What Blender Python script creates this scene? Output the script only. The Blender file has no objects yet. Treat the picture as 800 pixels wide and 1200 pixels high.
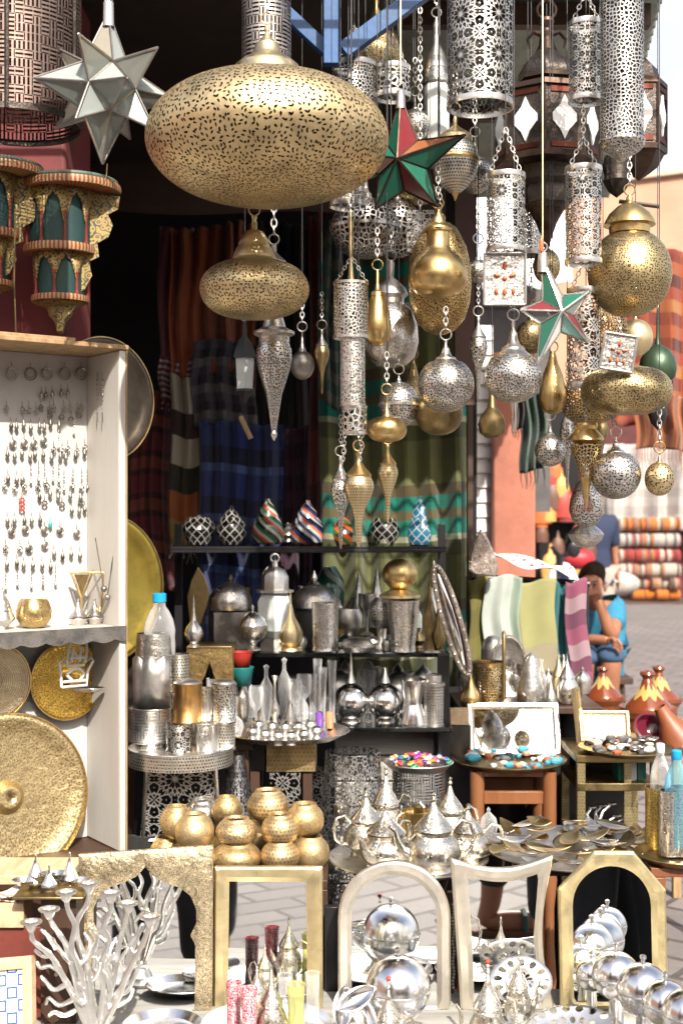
import bpy, math, random
from mathutils import Vector, Matrix
from math import radians as R, sin, cos, pi
random.seed(7)
sc = bpy.context.scene
COL = sc.collection
F = 1500.0            # focal length in pixels of an 800 x 1200 picture
CH = 1.5              # camera height
def P(px, py, D): return Vector(((px-400)/F*D, D, CH-(py-600)/F*D))
def ZP(py, D): return CH-(py-600)/F*D
def onplane(px, py, P0, n):
    d = Vector(((px-400)/F, 1, -(py-600)/F)); c = Vector((0, 0, CH))
    t = (P0-c).dot(n)/d.dot(n)
    return c+d*t
# ------------------------------------------------------------------ materials
class NT:
    def __init__(s, name):
        s.m = bpy.data.materials.new(name); s.m.use_nodes = True
        s.t = s.m.node_tree; s.t.nodes.clear()
        s.out = s.t.nodes.new('ShaderNodeOutputMaterial')
    def n(s, typ, **kw):
        nd = s.t.nodes.new(typ)
        ins = kw.pop('ins', {})
        for k, v in kw.items(): setattr(nd, k, v)
        for k, v in ins.items(): s.set(nd, k, v)
        return nd
    def set(s, nd, k, v):
        sock = nd.inputs[k]
        if hasattr(v, 'is_linked') or hasattr(v, 'links'): s.t.links.new(v, sock)
        elif isinstance(v, bpy.types.Node): s.t.links.new(v.outputs[0], sock)
        else:
            if isinstance(v, (tuple, list)) and len(v) == 3 and sock.type == 'RGBA': v = (*v, 1)
            sock.default_value = v
    def math(s, op, a, b=0.0, c=0.0, clamp=False):
        nd = s.t.nodes.new('ShaderNodeMath'); nd.operation = op; nd.use_clamp = clamp
        s.set(nd, 0, a); s.set(nd, 1, b); s.set(nd, 2, c)
        return nd.outputs[0]
    def mix(s, f, a, b):
        nd = s.t.nodes.new('ShaderNodeMix'); nd.data_type = 'RGBA'
        s.set(nd, 0, f)
        for i, v in ((6, a), (7, b)):
            s.set(nd, i, v)
        return nd.outputs[2]
    def ramp(s, f, lo, hi):
        nd = s.t.nodes.new('ShaderNodeMapRange'); nd.clamp = True
        s.set(nd, 0, f); s.set(nd, 1, lo); s.set(nd, 2, hi)
        return nd.outputs[0]
    def noise(s, vec, scale, detail=3, dist=0.0, rough=.55):
        nd = s.n('ShaderNodeTexNoise', ins={'Scale': scale, 'Detail': detail, 'Distortion': dist, 'Roughness': rough})
        if vec is not None: s.set(nd, 'Vector', vec)
        return nd
    def coord(s, kind='Object'):
        return s.n('ShaderNodeTexCoord').outputs[kind]
    def xyz(s, v):
        nd = s.n('ShaderNodeSeparateXYZ'); s.set(nd, 0, v); return nd.outputs
    def comb(s, x, y, z=0.0):
        nd = s.n('ShaderNodeCombineXYZ'); s.set(nd, 0, x); s.set(nd, 1, y); s.set(nd, 2, z); return nd.outputs[0]
    def principled(s, **kw):
        nd = s.n('ShaderNodeBsdfPrincipled')
        for k, v in kw.items(): s.set(nd, k, v)
        return nd
    def bump(s, h, strength=.4, dist=.002):
        nd = s.n('ShaderNodeBump'); s.set(nd, 'Strength', strength); s.set(nd, 'Distance', dist); s.set(nd, 'Height', h)
        return nd.outputs[0]
    def done(s, shader):
        s.t.links.new(shader.outputs[0] if isinstance(shader, bpy.types.Node) else shader, s.out.inputs[0]); return s.m

def pattern(g, kind, scale, thr):
    """0..1 mask (1 = hole / cut) drawn on the sheet in metres"""
    uv = g.coord('UV')
    x, y, _ = g.xyz(uv)
    if kind == 'leaf':
        w = g.noise(uv, scale*.35, 1)
        ad = g.n('ShaderNodeVectorMath', operation='MULTIPLY_ADD')
        g.set(ad, 0, w.outputs['Color']); ad.inputs[1].default_value = (.8/scale,)*3; g.set(ad, 2, uv)
        v = g.n('ShaderNodeTexVoronoi', voronoi_dimensions='2D', ins={'Scale': scale, 'Randomness': .75}); g.set(v, 'Vector', ad.outputs[0])
        # leaf: stretched along a direction picked per cell
        rel = g.n('ShaderNodeVectorMath', operation='MULTIPLY_ADD')
        g.set(rel, 0, ad.outputs[0]); rel.inputs[1].default_value = (scale,)*3
        neg = g.n('ShaderNodeVectorMath', operation='SCALE'); g.set(neg, 0, v.outputs['Position']); neg.inputs['Scale'].default_value = -scale
        g.set(rel, 2, neg.outputs[0])
        rx, ry, _ = g.xyz(rel.outputs[0])
        cr = g.xyz(v.outputs['Color'])[0]
        a = g.math('MULTIPLY', cr, 6.283)
        ca, sa = g.math('COSINE', a), g.math('SINE', a)
        p = g.math('ADD', g.math('MULTIPLY', rx, ca), g.math('MULTIPLY', ry, sa))
        q = g.math('SUBTRACT', g.math('MULTIPLY', ry, ca), g.math('MULTIPLY', rx, sa))
        d = g.math('ADD', g.math('POWER', g.math('ABSOLUTE', g.math('MULTIPLY', p, .8)), 1.5), g.math('POWER', g.math('ABSOLUTE', g.math('MULTIPLY', q, 1.5)), 1.5))
        return g.math('LESS_THAN', d, thr)
    if kind == 'cell':
        v = g.n('ShaderNodeTexVoronoi', voronoi_dimensions='2D', feature='DISTANCE_TO_EDGE', ins={'Scale': scale, 'Randomness': .85}); g.set(v, 'Vector', uv)
        return g.math('GREATER_THAN', v.outputs['Distance'], thr)
    if kind == 'floral':
        px = g.math('PINGPONG', x, 2.6/scale); py = g.math('PINGPONG', y, 2.6/scale)
        v = g.n('ShaderNodeTexVoronoi', voronoi_dimensions='2D', feature='DISTANCE_TO_EDGE', ins={'Scale': scale, 'Randomness': 1.0})
        # rings round each rosette centre
        r = g.math('SQRT', g.math('ADD', g.math('MULTIPLY', px, px), g.math('MULTIPLY', py, py)))
        th = g.math('ARCTAN2', py, px)
        rs = g.math('MULTIPLY', r, 1.0); tt = g.math('MULTIPLY', g.math('PINGPONG', th, .393), 2.2/scale)
        g.set(v, 'Vector', g.comb(rs, g.math('MULTIPLY', tt, g.math('ADD', g.math('MULTIPLY', r, scale*.5), .6)), 0))
        return g.math('GREATER_THAN', v.outputs['Distance'], thr)
    if kind == 'maze':
        sx, sy = g.math('MULTIPLY', x, scale), g.math('MULTIPLY', y, scale)
        cx, cy = g.math('FLOOR', sx), g.math('FLOOR', sy)
        wn = g.n('ShaderNodeTexWhiteNoise', noise_dimensions='2D'); g.set(wn, 'Vector', g.comb(cx, cy))
        sel = g.math('GREATER_THAN', wn.outputs['Value'], .5)
        fx, fy = g.math('FRACT', sx), g.math('FRACT', sy)
        u = g.math('ADD', g.math('MULTIPLY', fx, sel), g.math('MULTIPLY', fy, g.math('SUBTRACT', 1.0, sel)))
        w = g.math('ADD', g.math('MULTIPLY', fy, sel), g.math('MULTIPLY', fx, g.math('SUBTRACT', 1.0, sel)))
        bars = g.math('LESS_THAN', g.math('FRACT', g.math('ADD', g.math('MULTIPLY', u, 2.0), .25)), thr)
        cut = g.math('LESS_THAN', g.math('ABSOLUTE', g.math('SUBTRACT', w, .5)), .45)
        return g.math('MULTIPLY', bars, cut)
    if kind == 'dots':
        fx = g.math('SUBTRACT', g.math('FRACT', g.math('MULTIPLY', x, scale)), .5)
        row = g.math('MULTIPLY', y, scale); off = g.math('MULTIPLY', g.math('FLOOR', row), .5)
        fx = g.math('SUBTRACT', g.math('FRACT', g.math('ADD', g.math('MULTIPLY', x, scale), off)), .5)
        fy = g.math('SUBTRACT', g.math('FRACT', row), .5)
        d = g.math('SQRT', g.math('ADD', g.math('MULTIPLY', fx, fx), g.math('MULTIPLY', fy, fy)))
        return g.math('LESS_THAN', d, thr)
    if kind == 'scroll':   # engraved arabesque
        v = g.n('ShaderNodeTexVoronoi', voronoi_dimensions='2D', feature='SMOOTH_F1', ins={'Scale': scale, 'Randomness': 1.0}); g.set(v, 'Vector', uv)
        w = g.math('SINE', g.math('MULTIPLY', v.outputs['Distance'], 22.0))
        return g.math('GREATER_THAN', w, thr)
MATS = {}; INNER_SHADE = {}
def metal(name, col, rough=.3, holes=None, engrave=None, tarnish=.35, bumps=.15, dark=None):
    if name in MATS: return MATS[name]
    g = NT(name)
    ob = g.coord('Object')
    rnd = g.n('ShaderNodeObjectInfo').outputs['Random']
    of = g.n('ShaderNodeVectorMath', operation='ADD'); g.set(of, 0, ob); g.set(of, 1, g.comb(g.math('MULTIPLY', rnd, 7.0), g.math('MULTIPLY', rnd, 3.0), rnd)); ob = of.outputs[0]
    n1 = g.noise(ob, 14, 5, .6); n2 = g.noise(ob, 120, 4); n3 = g.noise(ob, 45, 3)
    rv = g.math('ADD', g.math('MULTIPLY', rnd, 1.5), .35)
    dk = dark or tuple(c*.38 for c in col)
    c = g.mix(g.math('MULTIPLY', g.ramp(n1.outputs[0], .42, .72), g.math('MULTIPLY', rv, tarnish*1.7), clamp=True), col, dk)
    c = g.mix(g.math('MULTIPLY', g.ramp(n2.outputs[0], .55, .75), tarnish*.8, clamp=True), c, dk)
    h = g.math('ADD', g.math('MULTIPLY', n2.outputs[0], .3), n3.outputs[0])
    rr = g.math('ADD', g.math('ADD', g.math('MULTIPLY', n3.outputs[0], .22), rough-.1), g.math('MULTIPLY', g.math('ADD', rnd, n1.outputs[0]), .05), clamp=True)
    if engrave:
        e = pattern(g, *engrave)
        c = g.mix(g.math('MULTIPLY', e, .62), c, tuple(x*.55 for x in dk))
        h = g.math('SUBTRACT', h, g.math('MULTIPLY', e, 1.6))
    nb = g.bump(h, bumps, .004)
    b = g.principled(**{'Base Color': c, 'Metallic': 1.0, 'Roughness': rr, 'Normal': nb})
    sh = b
    if holes:
        m = pattern(g, *holes)
        tr = g.n('ShaderNodeBsdfTransparent')
        mx = g.n('ShaderNodeMixShader'); g.set(mx, 0, m)
        g.t.links.new(b.outputs[0], mx.inputs[1]); g.t.links.new(tr.outputs[0], mx.inputs[2]); sh = mx
    MATS[name] = g.done(sh)
    if holes and not name.endswith('_inner_shade'): INNER_SHADE[name] = metal(name+'_inner_shade', tuple(c*.09 for c in col), .55, holes=holes, tarnish=.3)  # near-black inner shell: the shade inside pierced lanterns, put into its colour
    return MATS[name]
def paint(name, col, rough=.5, var=.25, scale=8, col2=None, bump=.1, spec=.5, metallic=0.0, grain=None):
    if name in MATS: return MATS[name]
    g = NT(name); ob = g.coord('Object')
    v = ob
    if grain:
        mp = g.n('ShaderNodeMapping'); g.set(mp, 0, ob); mp.inputs['Scale'].default_value = grain; v = mp.outputs[0]
    n1 = g.noise(v, scale, 6, .3); n2 = g.noise(v, scale*9, 4)
    c2 = col2 or tuple(x*.45 for x in col)
    c = g.mix(g.math('MULTIPLY', g.ramp(n1.outputs[0], .4, .7), min(1, var*2), clamp=True), col, c2)
    c = g.mix(g.math('MULTIPLY', g.ramp(n2.outputs[0], .5, .8), var, clamp=True), c, c2)
    nb = g.bump(n2.outputs[0], bump, .004)
    b = g.principled(**{'Base Color': c, 'Roughness': rough, 'Normal': nb, 'Metallic': metallic, 'Specular IOR Level': spec})
    MATS[name] = g.done(b); return MATS[name]
def glassy(name, col=(1, 1, 1), rough=.05, ior=1.45, frosted=0.0):
    if name in MATS: return MATS[name]
    g = NT(name)
    gl = g.principled(**{'Base Color': col, 'Roughness': rough, 'Specular IOR Level': .6, 'Coat Weight': .3})
    n = g.noise(g.coord('Object'), 30, 4)
    g.set(gl, 'Roughness', g.math('ADD', g.math('MULTIPLY', n.outputs[0], .2), rough))
    tr = g.n('ShaderNodeBsdfTransparent', ins={'Color': tuple(.25+.75*c for c in col)})
    lw = g.n('ShaderNodeLayerWeight', ins={'Blend': .35})
    mx = g.n('ShaderNodeMixShader')
    g.set(mx, 0, g.math('ADD', g.math('MULTIPLY', lw.outputs['Facing'], .7), .1+frosted, clamp=True))
    g.t.links.new(tr.outputs[0], mx.inputs[1]); g.t.links.new(gl.outputs[0], mx.inputs[2])
    MATS[name] = g.done(mx); return MATS[name]
def stripes(name, cols, period, axis='y', widths=None, rough=.9, weave=900, cross=None):
    """woven cloth: bands of colour along u or v (metres)"""
    if name in MATS: return MATS[name]
    g = NT(name); uv = g.coord('UV'); x, y, _ = g.xyz(uv)
    t = g.math('FRACT', g.math('DIVIDE', y if axis == 'y' else x, period))
    cr = g.n('ShaderNodeValToRGB'); cr.color_ramp.interpolation = 'CONSTANT'; g.set(cr, 0, t)
    els = cr.color_ramp.elements
    n = len(cols); pos = 0; widths = widths or [1/n]*n; tot = sum(widths)
    for i, c in enumerate(cols):
        e = els[0] if i == 0 else (els[1] if i == 1 else els.new(min(.999, pos)))
        e.position = min(.999, pos); e.color = (*c, 1); pos += widths[i]/tot
    c = cr.outputs[0]
    if cross:
        t2 = g.math('LESS_THAN', g.math('FRACT', g.math('DIVIDE', x if axis == 'y' else y, cross[0])), cross[1])
        c = g.mix(g.math('MULTIPLY', t2, .55), c, cross[2])
    n1 = g.noise(g.comb(g.math('MULTIPLY', x, weave), g.math('MULTIPLY', y, weave*.1)), 1, 2)
    n2 = g.noise(uv, 12, 4)
    c = g.mix(g.math('MULTIPLY', n2.outputs[0], .35), c, (.04, .035, .03))
    b = g.principled(**{'Base Color': c, 'Roughness': rough, 'Normal': g.bump(n1.outputs[0], .3, .002), 'Sheen Weight': .2, 'Specular IOR Level': .15})
    MATS[name] = g.done(b); return MATS[name]
# ------------------------------------------------------------------ mesh builder
class MB:
    def __init__(s): s.v = []; s.f = []; s.uv = []; s.mi = []; s.flat = []
    def add(s, vs, fs, uvs=None, mi=0, flat=False):
        o = len(s.v); s.v += [Vector(v) for v in vs]
        for i, f in enumerate(fs):
            s.f.append([o+k for k in f]); s.mi.append(mi); s.flat.append(flat)
            if uvs: s.uv.append([uvs[i][k] for k in range(len(f))])
            else:
                a, b, c = vs[f[0]], vs[f[1]], vs[f[2]]
                nrm = (Vector(b)-Vector(a)).cross(Vector(c)-Vector(a))
                ax = max(range(3), key=lambda k: abs(nrm[k]))
                ij = [(1, 2), (0, 2), (0, 1)][ax]
                s.uv.append([(vs[k][ij[0]], vs[k][ij[1]]) for k in f])
        return s
    def lathe(s, prof, c=(0, 0, 0), seg=40, a0=0, a1=2*pi, mi=0, wob=0, sx=1, sy=1, flat=False, ph=0, rm=None):
        full = abs(a1-a0-2*pi) < 1e-6
        n = seg; cols = n if full else n+1
        rm = rm or max(p[0] for p in prof); L = [0]
        for i in range(1, len(prof)): L.append(L[-1]+math.hypot(prof[i][0]-prof[i-1][0], prof[i][1]-prof[i-1][1]))
        vs = []
        for r, z in prof:
            for j in range(cols):
                a = a0+(a1-a0)*j/n+ph
                rr = r*(1+wob*sin(3*a+1.3)+wob*.6*sin(5*a+z*40))
                vs.append((c[0]+rr*cos(a)*sx, c[1]+rr*sin(a)*sy, c[2]+z))
        fs, us = [], []
        for i in range(len(prof)-1):
            for j in range(n):
                j2 = (j+1) % cols if full else j+1
                a, b, d, e = i*cols+j, i*cols+j2, (i+1)*cols+j2, (i+1)*cols+j
                ua, ub = j/n*(a1-a0)*rm, (j+1)/n*(a1-a0)*rm
                r1, r2 = prof[i][0], prof[i+1][0]
                if r1 < 1e-6 and r2 < 1e-6: continue
                if r1 < 1e-6: fs.append([a, d, e]); us.append([(ua, L[i]), (ub, L[i+1]), (ua, L[i+1])])
                elif r2 < 1e-6: fs.append([a, b, e]); us.append([(ua, L[i]), (ub, L[i]), (ua, L[i+1])])
                else: fs.append([a, b, d, e]); us.append([(ua, L[i]), (ub, L[i]), (ub, L[i+1]), (ua, L[i+1])])
        return s.add(vs, fs, us, mi, flat)
    def box(s, x0, x1, y0, y1, z0, z1, mi=0):
        vs = [(x, y, z) for z in (z0, z1) for y in (y0, y1) for x in (x0, x1)]
        return s.add(vs, [[0, 2, 3, 1], [4, 5, 7, 6], [0, 1, 5, 4], [2, 6, 7, 3], [0, 4, 6, 2], [1, 3, 7, 5]], None, mi, True)
    def tube(s, pts, r, seg=8, mi=0, closed=False):
        pts = [Vector(p) for p in pts]; n = len(pts)
        rs = r if isinstance(r, (list, tuple)) else [r]*n
        t0 = (pts[1]-pts[0]).normalized()
        up = Vector((0, 0, 1)) if abs(t0.z) < .9 else Vector((1, 0, 0))
        x = t0.cross(up).normalized(); vs = []
        L = 0; Ls = []
        for i, p in enumerate(pts):
            if closed: t = (pts[(i+1) % n]-pts[i-1])
            else: t = (pts[min(i+1, n-1)]-pts[max(i-1, 0)])
            t = t.normalized() if t.length > 1e-9 else t0
            x = (x-t*x.dot(t)); x = x.normalized() if x.length > 1e-6 else t.orthogonal().normalized()
            y = t.cross(x)
            if i: L += (p-pts[i-1]).length
            Ls.append(L)
            for j in range(seg):
                a = 2*pi*j/seg; vs.append(p+(x*cos(a)+y*sin(a))*rs[i])
        fs, us = [], []
        for i in range(n if closed else n-1):
            i2 = (i+1) % n
            for j in range(seg):
                j2 = (j+1) % seg
                fs.append([i*seg+j, i*seg+j2, i2*seg+j2, i2*seg+j])
                q = rs[i]*6.28/seg
                us.append([(j*q, Ls[i]), ((j+1)*q, Ls[i]), ((j+1)*q, Ls[i2]), (j*q, Ls[i2])])
        if not closed:
            fs.append(list(range(seg))[::-1]); us.append([(0, 0)]*seg)
            fs.append([(n-1)*seg+j for j in range(seg)]); us.append([(0, 0)]*seg)
        return s.add(vs, fs, us, mi)
    def ball(s, c, r, seg=16, rings=10, sx=1, sy=1, sz=1, mi=0):
        pr = [(r*sin(pi*i/rings), r*sz*cos(pi*i/rings)) for i in range(rings+1)]
        pr[0] = (0, r*sz); pr[-1] = (0, -r*sz)
        return s.lathe(pr, c, seg, sx=sx, sy=sy, mi=mi)
    def torus(s, c, R_, r, axis='z', seg=20, s2=6, mi=0, M=None):
        pts = []
        for i in range(seg):
            a = 2*pi*i/seg; u, v = R_*cos(a), R_*sin(a)
            p = Vector({'z': (u, v, 0), 'y': (u, 0, v), 'x': (0, u, v)}[axis])
            if M: p = M @ p
            pts.append(p+Vector(c))
        return s.tube(pts, r, s2, mi, True)
    def prism(s, poly, y0, y1, M=None, mi=0, flat=True):
        """poly in local x,z ; thickness along local y"""
        n = len(poly)
        vs = [Vector((x, y0, z)) for x, z in poly]+[Vector((x, y1, z)) for x, z in poly]
        if M: vs = [M @ v for v in vs]
        q = list(poly)
        fs = [list(range(n)), list(range(2*n-1, n-1, -1))]
        us = [[q[k] for k in range(n)], [q[k-n] for k in range(2*n-1, n-1, -1)]]
        for i in range(n):
            j = (i+1) % n
            fs.append([i, n+i, n+j, j]); us.append([(q[i][0], q[i][1]), (q[i][0]+(y1-y0), q[i][1]), (q[j][0]+(y1-y0), q[j][1]), (q[j][0], q[j][1])])
        return s.add(vs, fs, us, mi, flat)
    def ringframe(s, outer, inner, y0, y1, M=None, mi=0, lip=0.0):
        """outer / inner: closed loops of equal count in x,z; y0 front"""
        n = len(outer)
        mid = [((a[0]*.35+b[0]*.65), (a[1]*.35+b[1]*.65)) for a, b in zip(outer, inner)]
        L = [(outer, y1), (outer, y0+lip), ([(a[0]*.85+b[0]*.15, a[1]*.85+b[1]*.15) for a, b in zip(outer, inner)], y0), (mid, y0), (inner, y0+lip*1.5), (inner, y1)]
        vs = []
        for lp, y in L:
            for x, z in lp: vs.append(Vector((x, y, z)))
        if M: vs2 = [M @ v for v in vs]
        else: vs2 = vs
        fs, us = [], []
        for k in range(len(L)):
            k2 = (k+1) % len(L)
            for i in range(n):
                j = (i+1) % n
                fs.append([k*n+i, k2*n+i, k2*n+j, k*n+j])
                us.append([(vs[q].x+vs[q].y*.5, vs[q].z) for q in fs[-1]])
        return s.add(vs2, fs, us, mi)
    def sheet(s, fn, nu, nv, W, H, mi=0, thick=0.0):
        """fn(u,v)->point ; uv in metres"""
        vs = [Vector(fn(i/nu, j/nv)) for j in range(nv+1) for i in range(nu+1)]
        fs, us = [], []
        for j in range(nv):
            for i in range(nu):
                a = j*(nu+1)+i
                fs.append([a, a+1, a+nu+2, a+nu+1])
                us.append([(i/nu*W, j/nv*H), ((i+1)/nu*W, j/nv*H), ((i+1)/nu*W, (j+1)/nv*H), (i/nu*W, (j+1)/nv*H)])
        return s.add(vs, fs, us, mi)
    def xf(s, M): s.v = [M @ v for v in s.v]; return s
    def build(s, name, mats, loc=(0, 0, 0), parent=None, angle=35, bevel=0, solid=0, smooth=True):
        me = bpy.data.meshes.new(name); L = Vector(loc)
        me.from_pydata([v-L for v in s.v], [], s.f)
        if not isinstance(mats, (list, tuple)): mats = [mats]
        for m in mats: me.materials.append(m)
        me.polygons.foreach_set('material_index', s.mi)
        me.polygons.foreach_set('use_smooth', [smooth and not f for f in s.flat])
        ul = me.uv_layers.new(name='UVMap'); k = 0
        dat = [c for fuv in s.uv for uv in fuv for c in (uv[0], uv[1])]
        ul.data.foreach_set('uv', dat)
        me.validate(); me.update()
        if smooth: me.set_sharp_from_angle(angle=R(angle))
        o = bpy.data.objects.new(name, me); COL.objects.link(o)
        if parent is not None: o.parent = parent
        else: o.location = L
        if bevel:
            b = o.modifiers.new('bevel', 'BEVEL'); b.width = bevel; b.segments = 2; b.limit_method = 'ANGLE'
        if solid:
            b = o.modifiers.new('thickness', 'SOLIDIFY'); b.thickness = solid; b.offset = 0
        return o
def tag(o, label=None, cat=None, group=None, kind=None):
    if label: o['label'] = label
    if cat: o['category'] = cat
    if group: o['group'] = group
    if kind: o['kind'] = kind
    return o
class Thing:
    def __init__(s, name, label, cat, loc, group=None):
        s.kids = []; s.loc = Vector(loc); s.o = bpy.data.objects.new(name, None); COL.objects.link(s.o)
        s.o.location = s.loc; s.o.empty_display_size = .05; tag(s.o, label, cat, group)
    def part(s, name, mb, mats, parent=None, **kw):
        if parent is None and name in ('finial', 'knob', 'ring', 'stopper', 'dome_band', 'red_band', 'glass_pane', 'corner_post', 'candle_cup', 'beading'):
            for pn in ('cap', 'lid', 'dome', 'branches', 'frame', 'body'):
                q = [c for c in s.kids if c.name.split('.')[0] == pn]
                if q and not (name in ('red_band', 'glass_pane', 'corner_post') and pn != 'body'): parent = q[0]; break
        o = mb.build(name, mats, s.loc, parent or s.o, **kw)
        s.kids.append(o); return o
def solo(mb, name, mats, label, cat, loc, group=None, **kw):
    o = mb.build(name, mats, loc, None, **kw); return tag(o, label, cat, group)
def struct(mb, name, mats, **kw):
    o = mb.build(name, mats, (0, 0, 0), None, **kw); return tag(o, kind='structure')
def loop_by_angle(poly, c, n=96):
    out = []; angs = set(round(2*pi*i/n, 5) for i in range(n))
    return [ray_poly(poly, c, a) for a in sorted(angs)]
def ray_poly(poly, c, a):
    d = (cos(a), sin(a)); best = None
    for i in range(len(poly)):
        p, q = poly[i], poly[(i+1) % len(poly)]
        ex, ez = q[0]-p[0], q[1]-p[1]
        det = d[0]*-ez+d[1]*ex
        if abs(det) < 1e-12: continue
        bx, bz = p[0]-c[0], p[1]-c[1]
        t = (bx*-ez+bz*ex)/det; u = (d[0]*bz-d[1]*bx)/det
        if t > 0 and -1e-6 <= u <= 1+1e-6 and (best is None or t > best): best = t
    best = best or .01
    return (c[0]+d[0]*best, c[1]+d[1]*best)
def ell(cy, rx, ry, n=14, t0=0.0, t1=1.0, p=1.0):
    out = []
    for i in range(n+1):
        t = pi*(t0+(t1-t0)*i/n)
        sx = abs(sin(t))**p
        out.append((rx*sx, cy-ry*cos(t)))
    return out
def cap(y0, y1, r):
    q = [(.0, 0), (.07, 0), (.09, .1), (.07, .2), (.13, .3), (.2, .34), (.24, .5), (.36, .66), (.56, .72), (.6, .76), (.6, .8), (.82, .9), (.97, .95), (1, 1)]
    return [(a*r, y0+(y1-y0)*b) for a, b in q]
def chain(mb, p0, p1, link=.016, r=.0014):
    p0, p1 = Vector(p0), Vector(p1); d = p1-p0; n = max(2, int(d.length/(link*.72)))
    q = d.to_track_quat('Z', 'Y').to_matrix()
    for i in range(n):
        c = p0+d*((i+.5)/n); pts = []
        for k in range(10):
            a = 2*pi*k/10; u, w = link*.3*cos(a), link*.5*sin(a)
            v = Vector((u, 0, w)) if i % 2 else Vector((0, u, w))
            pts.append(c+q @ v)
        mb.tube(pts, r, 5, 0, True)
# ------------------------------------------------------------------ palette
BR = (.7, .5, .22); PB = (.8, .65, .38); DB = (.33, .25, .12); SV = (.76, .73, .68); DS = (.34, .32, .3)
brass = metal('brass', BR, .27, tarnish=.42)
brass_pale = metal('brass_pale', PB, .32, tarnish=.25)
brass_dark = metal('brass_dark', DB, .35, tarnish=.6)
brass_leaf = metal('brass_leaf', (.74, .58, .33), .42, holes=('leaf', 92, .17), tarnish=.32, bumps=.2)
brass_leaf2 = metal('brass_leaf2', (.76, .6, .34), .4, holes=('leaf', 128, .17), tarnish=.3, bumps=.2)
brass_mesh = metal('brass_mesh', BR, .35, holes=('leaf', 165, .22), tarnish=.45, bumps=.3)
brass_mesh_dark = metal('brass_mesh_dark', (.6, .47, .25), .36, holes=('leaf', 165, .17), tarnish=.6, bumps=.3)
brass_cell = metal('brass_cell', BR, .33, holes=('cell', 120, .13), tarnish=.35)
brass_engr = metal('brass_engraved', BR, .3, engrave=('scroll', 120, .35), tarnish=.3, bumps=.5)
brass_engr_pale = metal('brass_engraved_pale', PB, .36, engrave=('scroll', 150, .3), tarnish=.3, bumps=.7)
brass_ham = metal('brass_hammered', PB, .28, engrave=('dots', 150, .3), tarnish=.25, bumps=.3)
silver = metal('silver', SV, .22, tarnish=.2)
silver_bright = metal('silver_bright', (.88, .88, .88), .14, tarnish=.1, bumps=.06)
silver_dull = metal('silver_dull', (.62, .6, .57), .36, tarnish=.45)
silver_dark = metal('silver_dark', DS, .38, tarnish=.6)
silver_cell = metal('silver_cell', SV, .3, holes=('cell', 72, .13), tarnish=.35)
silver_cell_s = metal('silver_cell_fine', SV, .3, holes=('cell', 125, .13), tarnish=.38)
silver_floral = metal('silver_floral', SV, .28, holes=('floral', 62, .11), tarnish=.35)
silver_floral_s = metal('silver_floral_fine', SV, .3, holes=('floral', 95, .11), tarnish=.35)
silver_leaf = metal('silver_leaf', SV, .3, holes=('leaf', 150, .22), tarnish=.4, bumps=.25)
silver_mesh = metal('silver_mesh', SV, .3, holes=('leaf', 180, .23), tarnish=.4, bumps=.3)
silver_engr = metal('silver_engraved', SV, .27, engrave=('scroll', 130, .4), tarnish=.25, bumps=.5)
silver_ham = metal('silver_hammered', SV, .25, engrave=('leaf', 150, .18), tarnish=.45, bumps=.5)
silver_dots = metal('silver_dots', (.8, .76, .68), .32, holes=('dots', 130, .27), tarnish=.3)
kufic = metal('kufic_silver', (.5, .44, .4), .38, holes=('maze', 55, .48), tarnish=.4)
kufic_dark = metal('kufic_copper', (.24, .18, .155), .5, holes=('maze', 55, .5), tarnish=.5)
kufic_black = metal('kufic_engraved', (.6, .58, .55), .35, engrave=('maze', 60, .5), tarnish=.4)
copper_dk = metal('dark_copper', (.11, .075, .06), .42, tarnish=.5)
copper_engr = metal('dark_copper_engraved', (.125, .105, .093), .42, engrave=('scroll', 150, .2), tarnish=.5, bumps=.6)
copper_red = metal('red_copper', (.15, .05, .035), .45, tarnish=.5)
black_iron = paint('black_iron', (.012, .012, .014), .4, .2)
black_paint = paint('black_paint', (.012, .012, .014), .35, .3)
blue_steel = paint('blue_steel', (.025, .1, .27), .45, .35, col2=(.015, .05, .12))
red_wall = paint('red_wall', (.2, .035, .035), .75, .3, 5, col2=(.07, .02, .02))
white_wood = paint('white_wood', (.52, .5, .46), .6, .35, 3, col2=(.45, .4, .35), grain=(3, 3, .6))
white_felt = paint('white_felt', (.5, .49, .48), .9, .12, 5, col2=(.36, .34, .32))
raw_wood = paint('raw_wood', (.4, .27, .14), .6, .35, 6, col2=(.2, .1, .04), grain=(8, 8, 1))
pale_wood = paint('pale_wood', (.6, .45, .28), .6, .3, 6, col2=(.35, .23, .12), grain=(8, 1, 8))
red_wood = paint('red_wood', (.2, .075, .035), .4, .35, 6, col2=(.12, .03, .012), grain=(6, 6, 1))
dark_wood = paint('dark_wood', (.06, .03, .018), .5, .35, 6, grain=(6, 6, 1))
grey_wood = paint('grey_wood', (.4, .39, .36), .8, .4, 4, col2=(.18, .17, .15), grain=(.8, 6, 14))
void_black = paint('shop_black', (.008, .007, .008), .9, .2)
glass = glassy('clear_glass', (1, 1, 1), .03)
glass_milk = glassy('milky_glass', (.82, .86, .84), .3, frosted=.55)
glass_red = glassy('red_glass', (.75, .05, .08), .05, frosted=.4)
glass_blue = glassy('blue_glass', (.45, .8, .95), .05)
glass_green = glassy('green_glass', (.015, .12, .075), .1, frosted=.75)
glass_oxred = glassy('dark_red_glass', (.17, .02, .025), .1, frosted=.8)
glass_white = glassy('white_glass', (.85, .85, .82), .25, frosted=.8)
glass_aqua = glassy('aqua_glass', (.4, .72, .64), .1, frosted=.8)
glass_amber = glassy('amber_glass', (.28, .1, .04), .15, frosted=.85)
glass_star = glassy('star_glass', (.5, .55, .53), .12, frosted=.25)
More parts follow.
